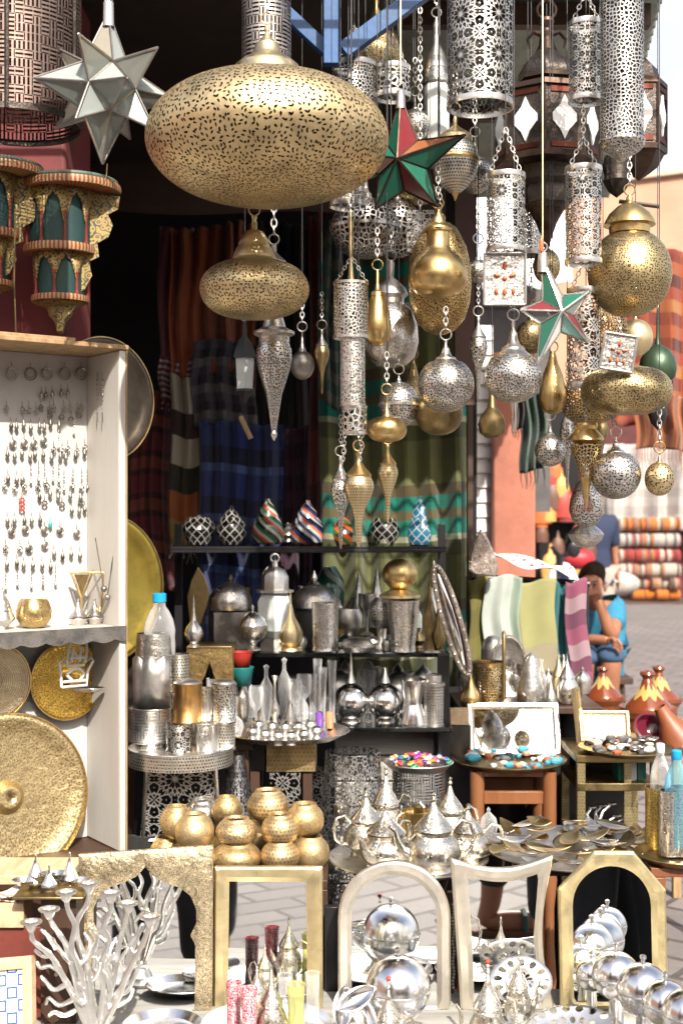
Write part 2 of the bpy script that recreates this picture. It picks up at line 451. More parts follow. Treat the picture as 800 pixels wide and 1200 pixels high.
orange_stone = paint('orange_stone', (.6, .13, .04), .3, .2, 40)
mirror = None
g = NT('mirror_glass')
sm = g.ramp(g.noise(g.coord('Object'), 9, 5, 1.0).outputs[0], .5, .85)
mirror = g.done(g.principled(**{'Base Color': (.86, .88, .88), 'Metallic': 1.0, 'Roughness': g.math('ADD', g.math('MULTIPLY', sm, .06), .012)}))
# ------------------------------------------------------------------ world, sun, camera
w = bpy.data.worlds.new('World'); sc.world = w; w.use_nodes = True
nt = w.node_tree; bg = nt.nodes['Background']; sky = nt.nodes.new('ShaderNodeTexSky'); sky.sky_type = 'NISHITA'
SUN_EL, SUN_AZ = R(41), R(15)      # azimuth: to the right of straight behind the camera
sdir = Vector((sin(SUN_AZ)*cos(SUN_EL), -cos(SUN_AZ)*cos(SUN_EL), sin(SUN_EL)))  # towards the sun
sky.sun_disc = False; sky.sun_elevation = SUN_EL; sky.sun_rotation = math.atan2(sdir.x, sdir.y)
sky.dust_density = 9.0; sky.air_density = 1.0; sky.ozone_density = .6; sky.altitude = 400
tc_ = nt.nodes.new('ShaderNodeTexCoord'); nz = nt.nodes.new('ShaderNodeTexNoise'); nz.inputs['Scale'].default_value = 2.2; nz.inputs['Detail'].default_value = 7
nt.links.new(tc_.outputs['Generated'], nz.inputs['Vector'])
mr = nt.nodes.new('ShaderNodeMapRange'); mr.inputs[1].default_value = .36; mr.inputs[2].default_value = .6; mr.inputs[3].default_value = .35; mr.inputs[4].default_value = .95; nt.links.new(nz.outputs[0], mr.inputs[0])
sx_ = nt.nodes.new('ShaderNodeSeparateXYZ'); nt.links.new(tc_.outputs['Generated'], sx_.inputs[0])
lo = nt.nodes.new('ShaderNodeMapRange'); lo.inputs[1].default_value = .35; lo.inputs[2].default_value = .75; lo.inputs[3].default_value = 1; lo.inputs[4].default_value = .1; nt.links.new(sx_.outputs[2], lo.inputs[0])
mu = nt.nodes.new('ShaderNodeMath'); mu.operation = 'MULTIPLY'; nt.links.new(mr.outputs[0], mu.inputs[0]); nt.links.new(lo.outputs[0], mu.inputs[1])
cm = nt.nodes.new('ShaderNodeMix'); cm.data_type = 'RGBA'; nt.links.new(mu.outputs[0], cm.inputs[0]); nt.links.new(sky.outputs[0], cm.inputs[6]); cm.inputs[7].default_value = (5.2, 5.2, 5.3, 1)
nt.links.new(cm.outputs[2], bg.inputs[0]); bg.inputs[1].default_value = .14
sl = bpy.data.lights.new('sun', 'SUN'); sl.energy = 4.6; sl.angle = R(.5); sl.color = (1, .93, .83)
so = bpy.data.objects.new('sun', sl); COL.objects.link(so); so.rotation_euler = (-sdir).to_track_quat('-Z', 'Y').to_euler()
cd = bpy.data.cameras.new('camera'); cam = bpy.data.objects.new('camera', cd); COL.objects.link(cam); sc.camera = cam
cam.location = (0, 0, CH); cam.rotation_euler = (R(90), 0, 0); cd.lens = 45; cd.sensor_width = 36; cd.clip_start = .05; cd.clip_end = 500
cd.dof.use_dof = True; cd.dof.focus_distance = 2.8; cd.dof.aperture_fstop = 5.0
vs = sc.view_settings; vs.view_transform = 'Standard'; vs.look = 'None'; vs.exposure = .75; vs.gamma = 1; vs.use_curve_mapping = False
sc.cycles.max_bounces = 8; sc.cycles.transparent_max_bounces = 16; sc.cycles.glossy_bounces = 4; sc.cycles.transmission_bounces = 4
sc.cycles.caustics_reflective = False; sc.cycles.caustics_refractive = False; sc.cycles.sample_clamp_indirect = 6
# ------------------------------------------------------------------ ground
g = NT('paving'); ob = g.coord('Object')
mp = g.n('ShaderNodeMapping'); g.set(mp, 0, ob); mp.inputs['Rotation'].default_value = (0, 0, R(38))
bk = g.n('ShaderNodeTexBrick', ins={'Scale': 1.0, 'Mortar Size': .014, 'Mortar Smooth': .2, 'Brick Width': .34, 'Row Height': .17, 'Color1': (.2, .178, .172, 1), 'Color2': (.135, .12, .117, 1), 'Mortar': (.04, .034, .032, 1)})
g.set(bk, 'Vector', mp.outputs[0])
n1 = g.noise(ob, 1.2, 6, .5); n2 = g.noise(ob, 30, 5)
c = g.mix(g.math('MULTIPLY', g.ramp(n1.outputs[0], .4, .7), .45), bk.outputs[0], (.1, .088, .082))
c = g.mix(g.math('MULTIPLY', n2.outputs[0], .25), c, (.34, .31, .29))
pv = g.done(g.principled(**{'Base Color': c, 'Roughness': .75, 'Normal': g.bump(g.math('SUBTRACT', n2.outputs[0], g.math('MULTIPLY', bk.outputs['Fac'], 2.0)), .5, .006)}))
m = MB(); m.add([(-120, -120, 0), (120, -120, 0), (120, 120, 0), (-120, 120, 0)], [[0, 1, 2, 3]]); struct(m, 'ground', pv, smooth=False)
# ------------------------------------------------------------------ shop shell
YB = 5.3
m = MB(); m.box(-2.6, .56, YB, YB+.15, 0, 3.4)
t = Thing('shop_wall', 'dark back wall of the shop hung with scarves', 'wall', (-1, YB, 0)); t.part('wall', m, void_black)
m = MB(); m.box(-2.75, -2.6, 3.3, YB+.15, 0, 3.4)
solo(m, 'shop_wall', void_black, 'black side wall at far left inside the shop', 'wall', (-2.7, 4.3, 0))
# ceiling: two dark boards; its left part seen behind the star lantern
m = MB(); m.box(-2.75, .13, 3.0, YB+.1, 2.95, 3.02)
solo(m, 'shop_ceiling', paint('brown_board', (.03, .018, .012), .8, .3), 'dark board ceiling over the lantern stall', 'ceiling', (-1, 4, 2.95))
# a sagging brown canvas under it (seen behind the large brass lantern)
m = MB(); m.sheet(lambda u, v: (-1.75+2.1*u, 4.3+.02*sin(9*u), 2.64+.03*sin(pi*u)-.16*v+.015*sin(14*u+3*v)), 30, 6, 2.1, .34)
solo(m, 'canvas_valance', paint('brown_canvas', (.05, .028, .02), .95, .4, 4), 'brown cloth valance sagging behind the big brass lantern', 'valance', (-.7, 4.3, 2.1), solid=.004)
# corrugated awning
m = MB()
def corr(u, v):
    y = 3.15+2.6*v
    return (.12+(.71+.37*v)*u, y, 2.92+.11*v*0+.011*sin(v*2*pi*44))
m.sheet(corr, 3, 352, .8, 2.6)
corr_m = paint('awning_sheet', (.42, .46, .4), .5, .35, 3, col2=(.1, .12, .1), metallic=.3)
aw = Thing('metal_awning', 'grey green corrugated metal awning over the right of the stall', 'awning', (.7, 4.4, 2.92)); aw.part('sheet', m, corr_m, solid=.002)
for yy in (3.52, 4.37): m = MB(); m.box(.14, .85 if yy < 4 else .97, yy, yy+.04, 2.84, 2.9); aw.part('batten', m, dark_wood)
# poles that carry the lanterns (above the picture)
RAILS = [2.6, 2.7, 2.8, 2.9, 3.0, 3.1, 3.2]
for i, d in enumerate(RAILS):
    m = MB(); m.tube([(-1.0, d, 2.965), (1.05, d, 2.965)], .008, 8)
    solo(m, 'hanging_rail', black_iron, 'thin black rail above the stall that carries hanging lanterns', 'rail', (0, d, 2.96), 'rails above the lanterns')
# blue steel bracket
m = MB()
def beam(m, a, b, D, w, th=.03):
    A, B = P(*a, D), P(*b, D); d = (B-A).normalized(); nrm = Vector((-d.z, 0, d.x))*w/2
    q = [A+nrm, B+nrm, B-nrm, A-nrm]
    m.prism([(p.x, p.z) for p in q], D, D+th, flat=True)
bs = Thing('steel_bracket', 'blue painted steel bracket struts under the shop roof', 'bracket', P(388, 60, 3.5))
for k, (a, b, ww) in enumerate((((388, -40), (388, 74), .036), ((402, 58), (520, -30), .04), ((384, 58), (300, -20), .03))):
    m = MB(); beam(m, a, b, 2.97+.035*k, ww); bs.part('strut', m, blue_steel, bevel=.002)
# red pillar at left with the painted shelves
m = MB(); m.box(-1.6, (77-400)/F*3.45, 3.45, 3.8, 0, 3.2)
pl = Thing('pillar', 'dark red painted pillar behind the carved green shelves', 'pillar', (-1, 3.45, 0)); pl.part('shaft', m, red_wall, bevel=.01)
# pale rope pattern panel low on pillar
# ---- back wall scarves
def drape(name, label, x0, x1, y0, y1, D, mat, folds=5, amp=.02, group=None, cat='scarf', taper=0.0, fringe=0, seed=0, shift=0):
    rn = random.Random(seed); A, B = P(x0, y0, D), P(x1, y1, D); W, H = B.x-A.x, A.z-B.z
    ph = [rn.random()*6 for _ in range(4)]
    def fn(u, v):
        y = D+amp*sin(folds*pi*2*u+ph[0]+.8*sin(3*v+ph[1]))+amp*.5*sin(folds*4.7*u+ph[2]-v*2)
        cx = (A.x+B.x)/2+shift*v; hw = W/2*(1-taper*(1-v))
        return (cx+(u-.5)*2*hw+.006*sin(7*v+ph[3]), y, A.z-H*v-.01*sin(5*u+ph[2]))
    m = MB(); m.sheet(fn, max(12, int(folds*8)), 24, abs(W), H)
    t = Thing(name, label, cat, ((A.x+B.x)/2, D, B.z), group)
    t.part('cloth', m, mat, solid=.0015)
    if fringe:
        m = MB(); n = max(8, int(W/.012))
        for i in range(n):
            u = (i+.5)/n; p = Vector(fn(u, 1)); l = fringe*(.8+.4*rn.random())
            m.tube([p, p+Vector((rn.uniform(-.006, .006), 0, -l*.5)), p+Vector((rn.uniform(-.01, .01), 0, -l))], [.0022, .0018, .001], 4)
        t.part('fringe', m, mat)
    return t
c_mar = stripes('cloth_maroon_plaid', [(.2, .03, .04), (.09, .02, .03), (.26, .06, .04), (.07, .02, .02)], .16, widths=[3, 1, 2, 1], cross=(.07, .3, (.02, .01, .02)))
c_mauve = stripes('cloth_mauve', [(.34, .12, .15)], 1.0)
c_white_stripe = stripes('cloth_striped_end', [(.22, .06, .08), (.55, .5, .48)], .022, widths=[1.4, 1])
c_rust = stripes('cloth_rust', [(.4, .11, .04), (.28, .07, .03)], .3, 'x')
c_grey = stripes('cloth_grey_check', [(.06, .055, .08), (.02, .02, .035), (.16, .15, .16)], .1, cross=(.06, .4, (.1, .1, .12)))
c_navy = stripes('cloth_navy_check', [(.025, .045, .19), (.01, .016, .06), (.09, .14, .34)], .19, widths=[3, 2, 1], cross=(.09, .35, (.01, .02, .08)))
c_cream = stripes('cloth_cream_orange', [(.42, .38, .3), (.05, .02, .02), (.5, .44, .34), (.03, .03, .02), (.35, .11, .03), (.3, .2, .06), (.04, .02, .02)], .9, widths=[2, 1.4, 1.6, 1.4, 1.6, 2.2, 3])
c_green = stripes('cloth_green_bands', [(.15, .16, .055), (.085, .065, .025), (.005, .17, .12), (.12, .1, .04), (.005, .21, .15), (.36, .36, .24), (.075, .085, .03), (.14, .15, .055)], .42, widths=[2.2, 1, 1.2, .8, 1.4, .5, 1.3, 1.6])
c_dkgreen = stripes('cloth_dark_green', [(.02, .05, .035), (.03, .07, .05)], .05, 'x')
G1 = 'scarves hung on the shop wall'
drape('hanging_scarf', 'mauve scarf with white striped end, left of the rust scarf on the shop wall', 186, 226, 268, 440, 4.9, c_mauve, 3, .02, G1, seed=1)
drape('scarf_end', 'white striped end of the mauve scarf on the shop wall', 186, 226, 440-20, 470, 4.86, c_white_stripe, 3, .02, None, fringe=.04, seed=1)
drape('hanging_scarf', 'rust orange scarf gathered to a point beside the mauve scarf', 200, 272, 266, 440, 4.84, c_rust, 4, .03, G1, seed=2, taper=0)
drape('hanging_scarf', 'dark red twisted scarf behind the small brass saucer lantern', 262, 300, 262, 460, 4.95, c_rust, 3, .03, G1, seed=3)
drape('hanging_scarf', 'maroon plaid scarf hanging low at the dark left of the shop', 150, 204, 460, 690, 4.9, c_mar, 4, .02, G1, seed=4)
drape('hanging_scarf', 'cream and orange banded scarf between maroon plaid and navy check', 200, 234, 440, 640, 4.82, c_cream, 2, .02, G1, fringe=.05, seed=5)
drape('hanging_scarf', 'dark grey checked scarf above the navy checked cloth', 226, 300, 400, 500, 4.8, c_grey, 4, .02, G1, seed=6)
drape('hanging_scarf', 'navy blue checked cloth behind the black glazed pots', 232, 330, 495, 760, 4.78, c_navy, 5, .025, G1, seed=7)
drape('hanging_scarf', 'dark purple cloth behind the striped jars', 326, 386, 500, 700, 4.9, stripes('cloth_purple', [(.06, .02, .05), (.03, .01, .03)], .12, cross=(.05, .3, (.1, .03, .06))), 4, .02, G1, seed=8)
drape('hanging_scarf', 'narrow dark red curtain strip left of the green banded curtain', 362, 384, 250, 640, 4.75, stripes('cloth_deep_red', [(.22, .04, .03), (.12, .025, .02)], .4), 2, .02, G1, seed=9)
drape('hanging_scarf', 'dark charcoal curtain behind the dark glass lantern', 300, 364, 262, 505, 4.96, stripes('cloth_charcoal', [(.012, .012, .014), (.02, .015, .015)], .1, 'x'), 4, .02, G1, seed=10)
drape('curtain', 'green curtain with teal and olive bands at the right of the shop', 374, 551, 262, 805, 4.6, c_green, 6, .03, None, 'curtain', seed=11)
drape('curtain', 'dark green cloth strip hanging at upper centre behind silver balls', 380, 400, 262, 480, 4.5, stripes('cloth_bottle', [(.02, .06, .045), (.1, .11, .08)], .08, widths=[1, 1]), 2, .02, None, 'curtain', seed=12)
# frame post at right of the shop
m = MB(); m.box((548-400)/F*4.5, (554-400)/F*4.5, 4.5, 4.56, 0, 2.9)
solo(m, 'shop_post', dark_wood, 'dark thin post at the right edge of the green curtain', 'post', ((550-400)/F*4.5, 4.5, 0))
m = MB(); A, B = P(533, 140, 4.3), P(556, 420, 4.3); m.box(A.x, B.x, 4.3, 4.36, 1.86, 2.9)
solo(m, 'shop_post', paint('brown_post', (.07, .028, .02), .6, .3), 'red brown wooden post behind the large brass bulb lantern', 'post', (A.x, 4.3, 1.3))
m = MB(); A = P(524, 300, 4.44); m.box(A.x, A.x+.07, 4.44, 4.5, 1.1, 2.1)
# ------------------------------------------------------------------ beyond the stall
orange = paint('orange_plaster', (.4, .15, .1), .85, .4, 4, col2=(.24, .09, .06), bump=.5)
peach = paint('peach_plaster', (.46, .27, .18), .85, .25, 1.2, col2=(.33, .18, .12))
# orange pier + white shutter
m = MB(); m.box((578-400)/F*6.4, (627-400)/F*6.4, 6.4, 7.2, 0, 2.3)
solo(m, 'orange_pier', orange, 'sunlit orange plaster pier beside the white roller shutter', 'wall', (.85, 6.4, 0), bevel=.01)
m = MB()
D = 6.5; x0, x1 = (530-400)/F*D, (577-400)/F*D
for i in range(32):
    z = .05+i*.075; m.add([(x0, D, z), (x1, D, z), (x1, D+.014, z+.074), (x0, D+.014, z+.074), (x0, D+.03, z), (x1, D+.03, z)], [[0, 1, 2, 3], [0, 4, 5, 1]], None, 0, True)
t = Thing('roller_shutter', 'white slatted roller shutter between curtain and orange pier', 'shutter', (x0, D, 0)); t.part('slats', m, paint('shutter_white', (.75, .74, .72), .5, .1))
# dark doorway beyond the pier
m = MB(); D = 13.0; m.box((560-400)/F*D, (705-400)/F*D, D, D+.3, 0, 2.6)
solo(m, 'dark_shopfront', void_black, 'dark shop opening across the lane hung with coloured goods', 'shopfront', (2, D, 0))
# hanging coloured leather goods in it
rn = random.Random(4)
for i in range(26):
    px, py = rn.uniform(632, 692), rn.uniform(545, 672); D = 12.8
    p = P(px, py, D); r = rn.uniform(.05, .11)
    cc = rn.choice([(.5, .13, .03), (.35, .04, .03), (.55, .3, .08), (.2, .03, .03), (.12, .05, .03)])
    m = MB(); pr = [(r*.9, -r*1.4), (r, -r*.3), (r*.7, r*.9), (r*.25, r*1.3), (r*.12, r*2.2)]
    m.lathe([(0, -r*1.5)]+pr, p, 12, sy=.5)
    solo(m, 'hanging_bag', paint('leather_%d' % rn.randint(0, 99), cc, .5, .2), 'small orange or red leather bag hanging in the dark shop behind the man', 'bag', p, 'leather bags in the far shop')
# ceiling lamp glimpsed white canopy
m = MB(); D = 9.0
m.sheet(lambda u, v: ((556-400)/F*D+u*.6, D-.5*v, ZP(224, D)-.78*v+.05*abs(sin(5*u))*v), 24, 8, .75, .6)
solo(m, 'canopy', paint('white_canvas', (.8, .8, .8), .8, .06), 'white canvas shop canopy beyond the lanterns', 'canopy', P(590, 300, D), solid=.01)
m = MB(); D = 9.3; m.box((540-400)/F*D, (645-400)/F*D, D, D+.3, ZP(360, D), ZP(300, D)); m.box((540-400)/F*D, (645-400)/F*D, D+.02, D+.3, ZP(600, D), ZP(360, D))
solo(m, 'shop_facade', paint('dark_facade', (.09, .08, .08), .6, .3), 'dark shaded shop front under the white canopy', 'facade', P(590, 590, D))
# peach building upper right
m = MB(); D = 24.0
q = [P(600, 250, D), P(740, 212, D), P(900, 192, D), P(900, 740, D), P(600, 740, D)]
m.prism([(p.x, max(0, p.z)) for p in q], D, D+6)
b = Thing('peach_building', 'sunlit peach plaster building beyond the carpets', 'building', (P(760, 400, D).x, D, 0)); b.part('wall', m, peach)
m = MB(); q = [P(600, 250, D), P(740, 212, D), P(900, 192, D), P(900, 187, D), P(740, 206, D), P(600, 244, D)]
m.prism([(p.x, p.z) for p in q], D-.12, D+.2); b.part('parapet_cap', m, paint('cap_stone', (.5, .4, .3), .8, .2), bevel=.01)
m = MB(); D2 = 23.9
for px in (690, 792):
    A, B = P(px, 420, D2), P(px+44, 520, D2); m = MB(); m.box(A.x, B.x, D2, D2+.05, B.z, A.z); b.part('window', m, black_paint, bevel=.01)
# pole sticking out
m = MB(); m.tube([P(725, 236, 3.4), P(772, 242, 3.4)], .006, 8); solo(m, 'wooden_stick', dark_wood, 'short brown stick poking out right of the big globe lantern', 'stick', P(748, 240, 3.4))
# street behind the camera: what the metals and mirrors look at
m = MB(); m.box(-9, 9, -9.4, -9, 0, 4.6)
b = Thing('street_house', 'peach plaster house across the lane behind the viewer', 'building', (0, -9, 0)); b.part('wall', m, peach)
for i in range(5):
    m = MB(); m.box(-8+i*3.6, -6.2+i*3.6, -8.99, -8.93, 0, 2.5); b.part('door', m, black_paint if i % 2 else red_wood)
m = MB()
m.box(-9.4, -9, -9, 3, 0, 4.2); solo(m, 'street_house', peach, 'peach plaster house along the left of the lane behind the viewer', 'building', (-9, -3, 0))
ZR = 2.965
def prof(pts, D, zb):
    k = D/F
    pr = [(r*k, ZP(y, D)-zb) for r, y in pts]
    return pr[::-1]
def lamp(name, label, cx, D, parts, cat='lantern', group=None, up='rail', link=.016, lr=.0014, seg=44, ring=True, wire=False, topy=None, cxu=None):
    """parts: (part name, material, [(radius px, y px)...] top to bottom [, options])"""
    ys = [y for p in parts for r, y in p[2]]
    yb, yt = max(ys), min(ys); base = P(cx, yb, D)
    t = Thing(name, label, cat, base, group)
    for p in parts:
        o = p[3] if len(p) > 3 else {}
        m = MB(); s = o.get('seg', seg)
        pf = prof(p[2], D, base.z); mats = [p[1]]
        m.lathe(pf, base, s, wob=o.get('wob', .004), flat=o.get('flat', False), ph=o.get('ph', pi/2))
        if p[1].name in INNER_SHADE:
            m.lathe([(max(0, r-.0012), z) for r, z in pf], base, s, wob=o.get('wob', .004), ph=o.get('ph', pi/2), mi=1, rm=max(q[0] for q in pf)); mats.append(INNER_SHADE[p[1].name])
        t.part(p[0], m, mats, angle=o.get('angle', 40))
    yt = topy or yt; top = P(cx, yt, D)
    if ring:
        m = MB(); m.torus(top+Vector((0, 0, .011)), .012, .0017, 'y'); t.part('ring', m, parts[0][1]); top.z += .023
    if up is not None:
        end = Vector((top.x, D, ZR)) if up == 'rail' else P(cxu if cxu is not None else cx, up, D)
        m = MB()
        if wire: m.tube([top, end], .0016, 6); t.part('wire', m, brass_dark)
        elif (end-top).length > .11:
            mid = top+(end-top)*(.07/(end-top).length); chain(m, top, mid, link, lr); t.part('chain', m, silver_dull)
            m = MB(); m.tube([mid, end], .0011, 5); t.part('wire', m, black_iron)
        else: chain(m, top, end, link, lr); t.part('chain', m, silver_dull)
    return t
def cyl(r, y0, y1, band=5, e=.6):
    return [(r, y0+band), (r, y1-band)]
def cyl_lamp(name, label, cx, D, r, y0, y1, mat, bandm=None, group=None, band=6, chains=True, up='rail', apex=None, cut=False):
    bandm = bandm or silver
    base = P(cx, y1, D); t = Thing(name, label, 'lantern', base, group); k = D/F
    m = MB(); m.lathe(prof([(r, y0+band-1), (r, y1-band+1)], D, base.z), base, 56, ph=pi/2, wob=.003); mats = [mat]
    if mat.name in INNER_SHADE: m.lathe(prof([(r-.7, y0+band-1), (r-.7, y1-band+1)], D, base.z), base, 56, ph=pi/2, wob=.003, mi=1, rm=r*k); mats.append(INNER_SHADE[mat.name])
    t.part('body', m, mats)
    for a, b in ((y0, y0+band), (y1-band, y1)):
        m = MB(); m.lathe(prof([(r-.9, a), (r+.7, a), (r+1.0, (a+b)/2), (r+.7, b), (r-.9, b)], D, base.z), base, 56); t.part('rim', m, bandm)
    m = MB(); q = base+Vector((0, 0, (y1-y0-band)*k))
    for s in (-1, 1): m.tube([q+Vector((s*r*k*.98, 0, 0)), q-Vector((s*r*k*.98, 0, 0))] if s == 1 else [q+Vector((0, r*k*.98, 0)), q-Vector((0, r*k*.98, 0))], .0016, 5)
    t.part('cross_bar', m, bandm)
    if chains:
        ap = P(cx, apex if apex is not None else y0-46, D); m = MB()
        for s in (-1, 1): chain(m, q+Vector((s*r*k*.9, 0, 0)), ap, .013, .0011)
        if up == 'rail':
            m2 = MB(); m2.tube([ap, Vector((ap.x, D, ZR+.001))], .0011, 5); t.part('wire', m2, black_iron)
        elif up is not None: chain(m, ap, P(cx, up, D), .013, .0011)
        t.part('chain', m, silver)
    return t
# ---- A large brass saucer
lamp('saucer_lantern', 'huge pierced brass saucer lantern, largest of all the hanging lanterns', 313, 2.6, [
    ('body', brass_leaf, ell(164, 142, 72, 44, .075, 1, .84), {'seg': 110, 'wob': .002}),
    ('cap', brass_pale, [(39, 92), (40, 88), (38, 84), (37, 78), (30, 72), (20, 66), (17, 62), (14, 52)]),
    ('finial', brass_pale, [(0, 28), (2.5, 30), (3.4, 34), (2.4, 38), (4.5, 42), (7, 46), (10, 50), (14.5, 54)])], ring=True, lr=.002)
# ---- B / corner cylinders
cyl_lamp('cylinder_lantern', 'silver cylinder lantern with angular maze cutwork, above the huge brass saucer lantern', 312, 2.9, 29, -70, 80, kufic, silver, up='rail', apex=-120)
c = P(18, 150, 2.75)
t = Thing('drum_lantern', 'wide coppery drum lantern with angular maze cutwork in the top left corner', 'lantern', c)
k = 2.75/F
m = MB(); m.lathe(prof([(76, -90), (76, 143)], 2.75, c.z), c, 72); m.lathe(prof([(75, -90), (75, 143)], 2.75, c.z), c, 72, mi=1, rm=76*k); t.part('body', m, [kufic_dark, INNER_SHADE['kufic_copper']])
for y in (143, -92):
    m = MB(); m.lathe(prof([(75, y), (77.5, y), (77.5, y+7), (75, y+7)] if y != 60 else [(76.3, 18), (77, 19), (77, 26), (76.3, 27)], 2.75, c.z), c, 72); t.part('rim', m, copper_engr)
m = MB()
for a in (-.5*pi+.12, -.5*pi-.95, -.5*pi+1.2): m.box(-.004, .004, -.002, .002, 0, .42); 
m = MB()
for a in (-1.44, -2.5, -.3):
    q = c+Vector((77*k*cos(a), 77*k*sin(a), 0)); m.tube([q, q+Vector((0, 0, .43))], .005, 6)
t.part('seam', m, copper_engr)
m = MB()
for s in (-1, 1): m.tube([c+Vector((s*76*k, 0, .43)), Vector((c.x, 2.75, ZR))], .002, 6)
t.part('wire', m, silver_dull)
# ---- C, D
lamp('saucer_lantern', 'smaller pierced brass saucer lantern hanging under the huge one', 298, 2.8, [
    ('body', brass_leaf2, ell(339, 64, 34, 30, .1, 1, .7), {'seg': 72}),
    ('cap', brass_pale, [(24, 306), (25.5, 303), (24.5, 299), (21, 291), (19, 289), (18.5, 285), (11, 272), (6.5, 270)]),
    ('finial', brass_pale, [(1, 252), (3.5, 254), (2.4, 258), (3.4, 261), (3.4, 268), (7.5, 273)])], up=228, cxu=298)
lamp('teardrop_lantern', 'long silver teardrop lantern tapering to a spike, behind the smaller saucer lantern', 321, 3.0, [
    ('cap', silver_ham, [(3, 286), (3, 296), (12, 304), (14, 306), (12, 340), (10, 370), (14, 384), (24, 389), (24, 392), (18, 395), (18, 402)]),
    ('body', silver_leaf, [(17, 400), (20.5, 410), (21, 420), (19, 432), (14, 448), (9.5, 462), (6.5, 480), (4.2, 495), (2.6, 506)]),
    ('finial', silver, [(2.6, 505), (3.6, 508), (3.2, 512), (1, 515), (0, 517)])], topy=286, up='rail', link=.022, lr=.0022)
# ---- F group behind the large saucer
cyl_lamp('cylinder_lantern', 'plain rimmed silver cylinder lantern just right of the huge brass saucer', 415, 3.1, 26, 75, 205, silver_cell_s, silver, apex=30)
lamp('dome_lantern', 'dark tarnished brass domed lantern at the top, in front of the blue strut', 441, 3.2, [
    ('cap', brass_dark, [(2, -6), (3, 2), (2, 8), (5, 14), (9, 28), (14, 34)]),
    ('body', brass_mesh_dark, [(13, 33), (26, 45), (31, 60), (31, 72), (24, 86), (14, 96), (4, 104), (0, 106)])])
cyl_lamp('cylinder_lantern', 'small silver pierced drum under the dark domed lantern', 460, 3.1, 20, 78, 116, silver_cell, silver, up='rail', apex=40)
lamp('oriental_lantern', 'tall narrow lantern with pale glass and pierced neck, right of the red and green star', 511, 3.2, [
    ('neck', silver_dull, [(1, 20), (3, 26), (4, 30), (4, 52), (9, 62), (13, 74), (14, 82)]),
    ('collar', silver_ham, [(14, 81), (16, 84), (16, 98), (14, 100)]),
    ('glass', glass_milk, [(14, 100), (15, 102), (15, 168), (13, 172)], {'seg': 8, 'flat': True}),
    ('base', silver_dull, [(15, 171), (17, 174), (12, 184), (0, 190)])], seg=32)
# ---- silver balls group
def ball_lantern(label, cx, D, cy, r, mat, capm, y0, capr, ry=None, up='rail', band=False, cxu=None, name='ball_lantern', group=None, foot=False, ringp=True, seg=56, flatb=0):
    ry = ry or r
    tt = math.asin(min(1, capr*.92/r))/pi
    parts = [('cap', capm, cap(y0, cy-ry*cos(tt*pi)+3, capr)),
             ('body', mat, ell(cy, r, ry, 26, tt, 1, .94), {'seg': seg})]
    if band: parts.append(('band', capm, [(r-.5, cy-2.2), (r+1.2, cy-1.8), (r+1.2, cy+1.8), (r-.5, cy+2.2)]))
    if foot: parts.append(('knob', capm, [(0, cy+ry+6), (2, cy+ry+3), (4, cy+ry)][::-1]))
    return lamp(name, label, cx, D, parts, up=up, cxu=cxu, group=group, ring=ringp)
ball_lantern('large open cutwork silver ball lantern with a middle band, under the huge brass saucer', 428, 3.1, 268, 41, silver_cell, silver, 200, 12, 35, band=True)
ball_lantern('silver cutwork ball lantern half hidden behind the larger banded one', 466, 3.2, 268, 28, silver_cell, silver, 215, 10, 34)
cyl_lamp('cylinder_lantern', 'short shallow silver drum hanging above the banded silver ball', 408, 3.0, 22, 222, 243, silver_cell, silver, up='rail', apex=200)
# flat tin panel near (490,265)
m = MB(); D = 3.1; A, B = P(476, 246, D), P(508, 296, D); m.prism([(A.x, B.z), (B.x, B.z), (B.x, A.z), (A.x, A.z)], D, D+.004)
t = Thing('tin_panel', 'dark square cutwork tin panel behind the tip of the red and green star', 'panel', P(492, 296, D)); t.part('plate', m, silver_floral_s)
m = MB(); chain(m, P(492, 246, D), Vector((P(492, 246, D).x, D, ZR))); t.part('chain', m, silver_dull)
# ---- H brass bulb, mesh egg
lamp('egg_lantern', 'large brass mesh egg lantern behind the smooth brass bulb', 515, 3.0, [
    ('collar', brass_pale, [(12, 262), (20, 268), (24, 275)]),
    ('body', brass_mesh, [(23, 274), (31, 290), (36, 312), (37, 335), (35, 355), (29, 374), (18, 387), (6, 392), (0, 393)], {'seg': 64})], up='rail')
lamp('bulb_lantern', 'smooth golden brass bulb lantern with a wide neck, in front of the mesh egg', 513, 2.85, [
    ('cap', brass, [(1, 244), (4, 246), (5, 252), (8, 256), (9, 262), (15, 266), (16, 268), (16, 272), (13, 272)]),
    ('body', brass, [(13.5, 271), (13.5, 288), (17, 295), (26, 302), (33, 313), (35, 324), (33, 335), (26, 343), (13, 348), (0, 349)], {'seg': 64, 'wob': .003}),
    ('pin', brass, [(0, 269), (18, 269.2), (18, 271), (0, 271.2)], {'seg': 6})])
# ---- I three cylinder
D = 2.8; base = P(413, 510, D)
t = Thing('tiered_cylinder_lantern', 'long silver lantern made of three stacked pierced cylinders, narrowest below', 'lantern', base)
for (x, r, y0, y1, mt) in ((411, 20, 331, 397, silver_cell_s), (413, 14.5, 395, 476, silver_leaf), (415, 14.5, 476, 509, silver_cell)):
    c = P(x, y1, D); m = MB(); m.lathe(prof([(r, y0), (r, y1)], D, c.z), c, 48, ph=pi/2); t.part('cylinder', m, mt)
    m = MB(); m.lathe(prof([(r-.5, y0), (r+.8, y0), (r+.8, y0+3), (r-.3, y0+3)], D, c.z), c, 48); m.lathe(prof([(r-.3, y1-3), (r+.8, y1-3), (r+.8, y1), (r-.5, y1)], D, c.z), c, 48); t.part('rim', m, silver)
m = MB(); ap = P(412, 300, D)
for x in (393, 430): chain(m, P(x, 332, D), ap, .011, .001)
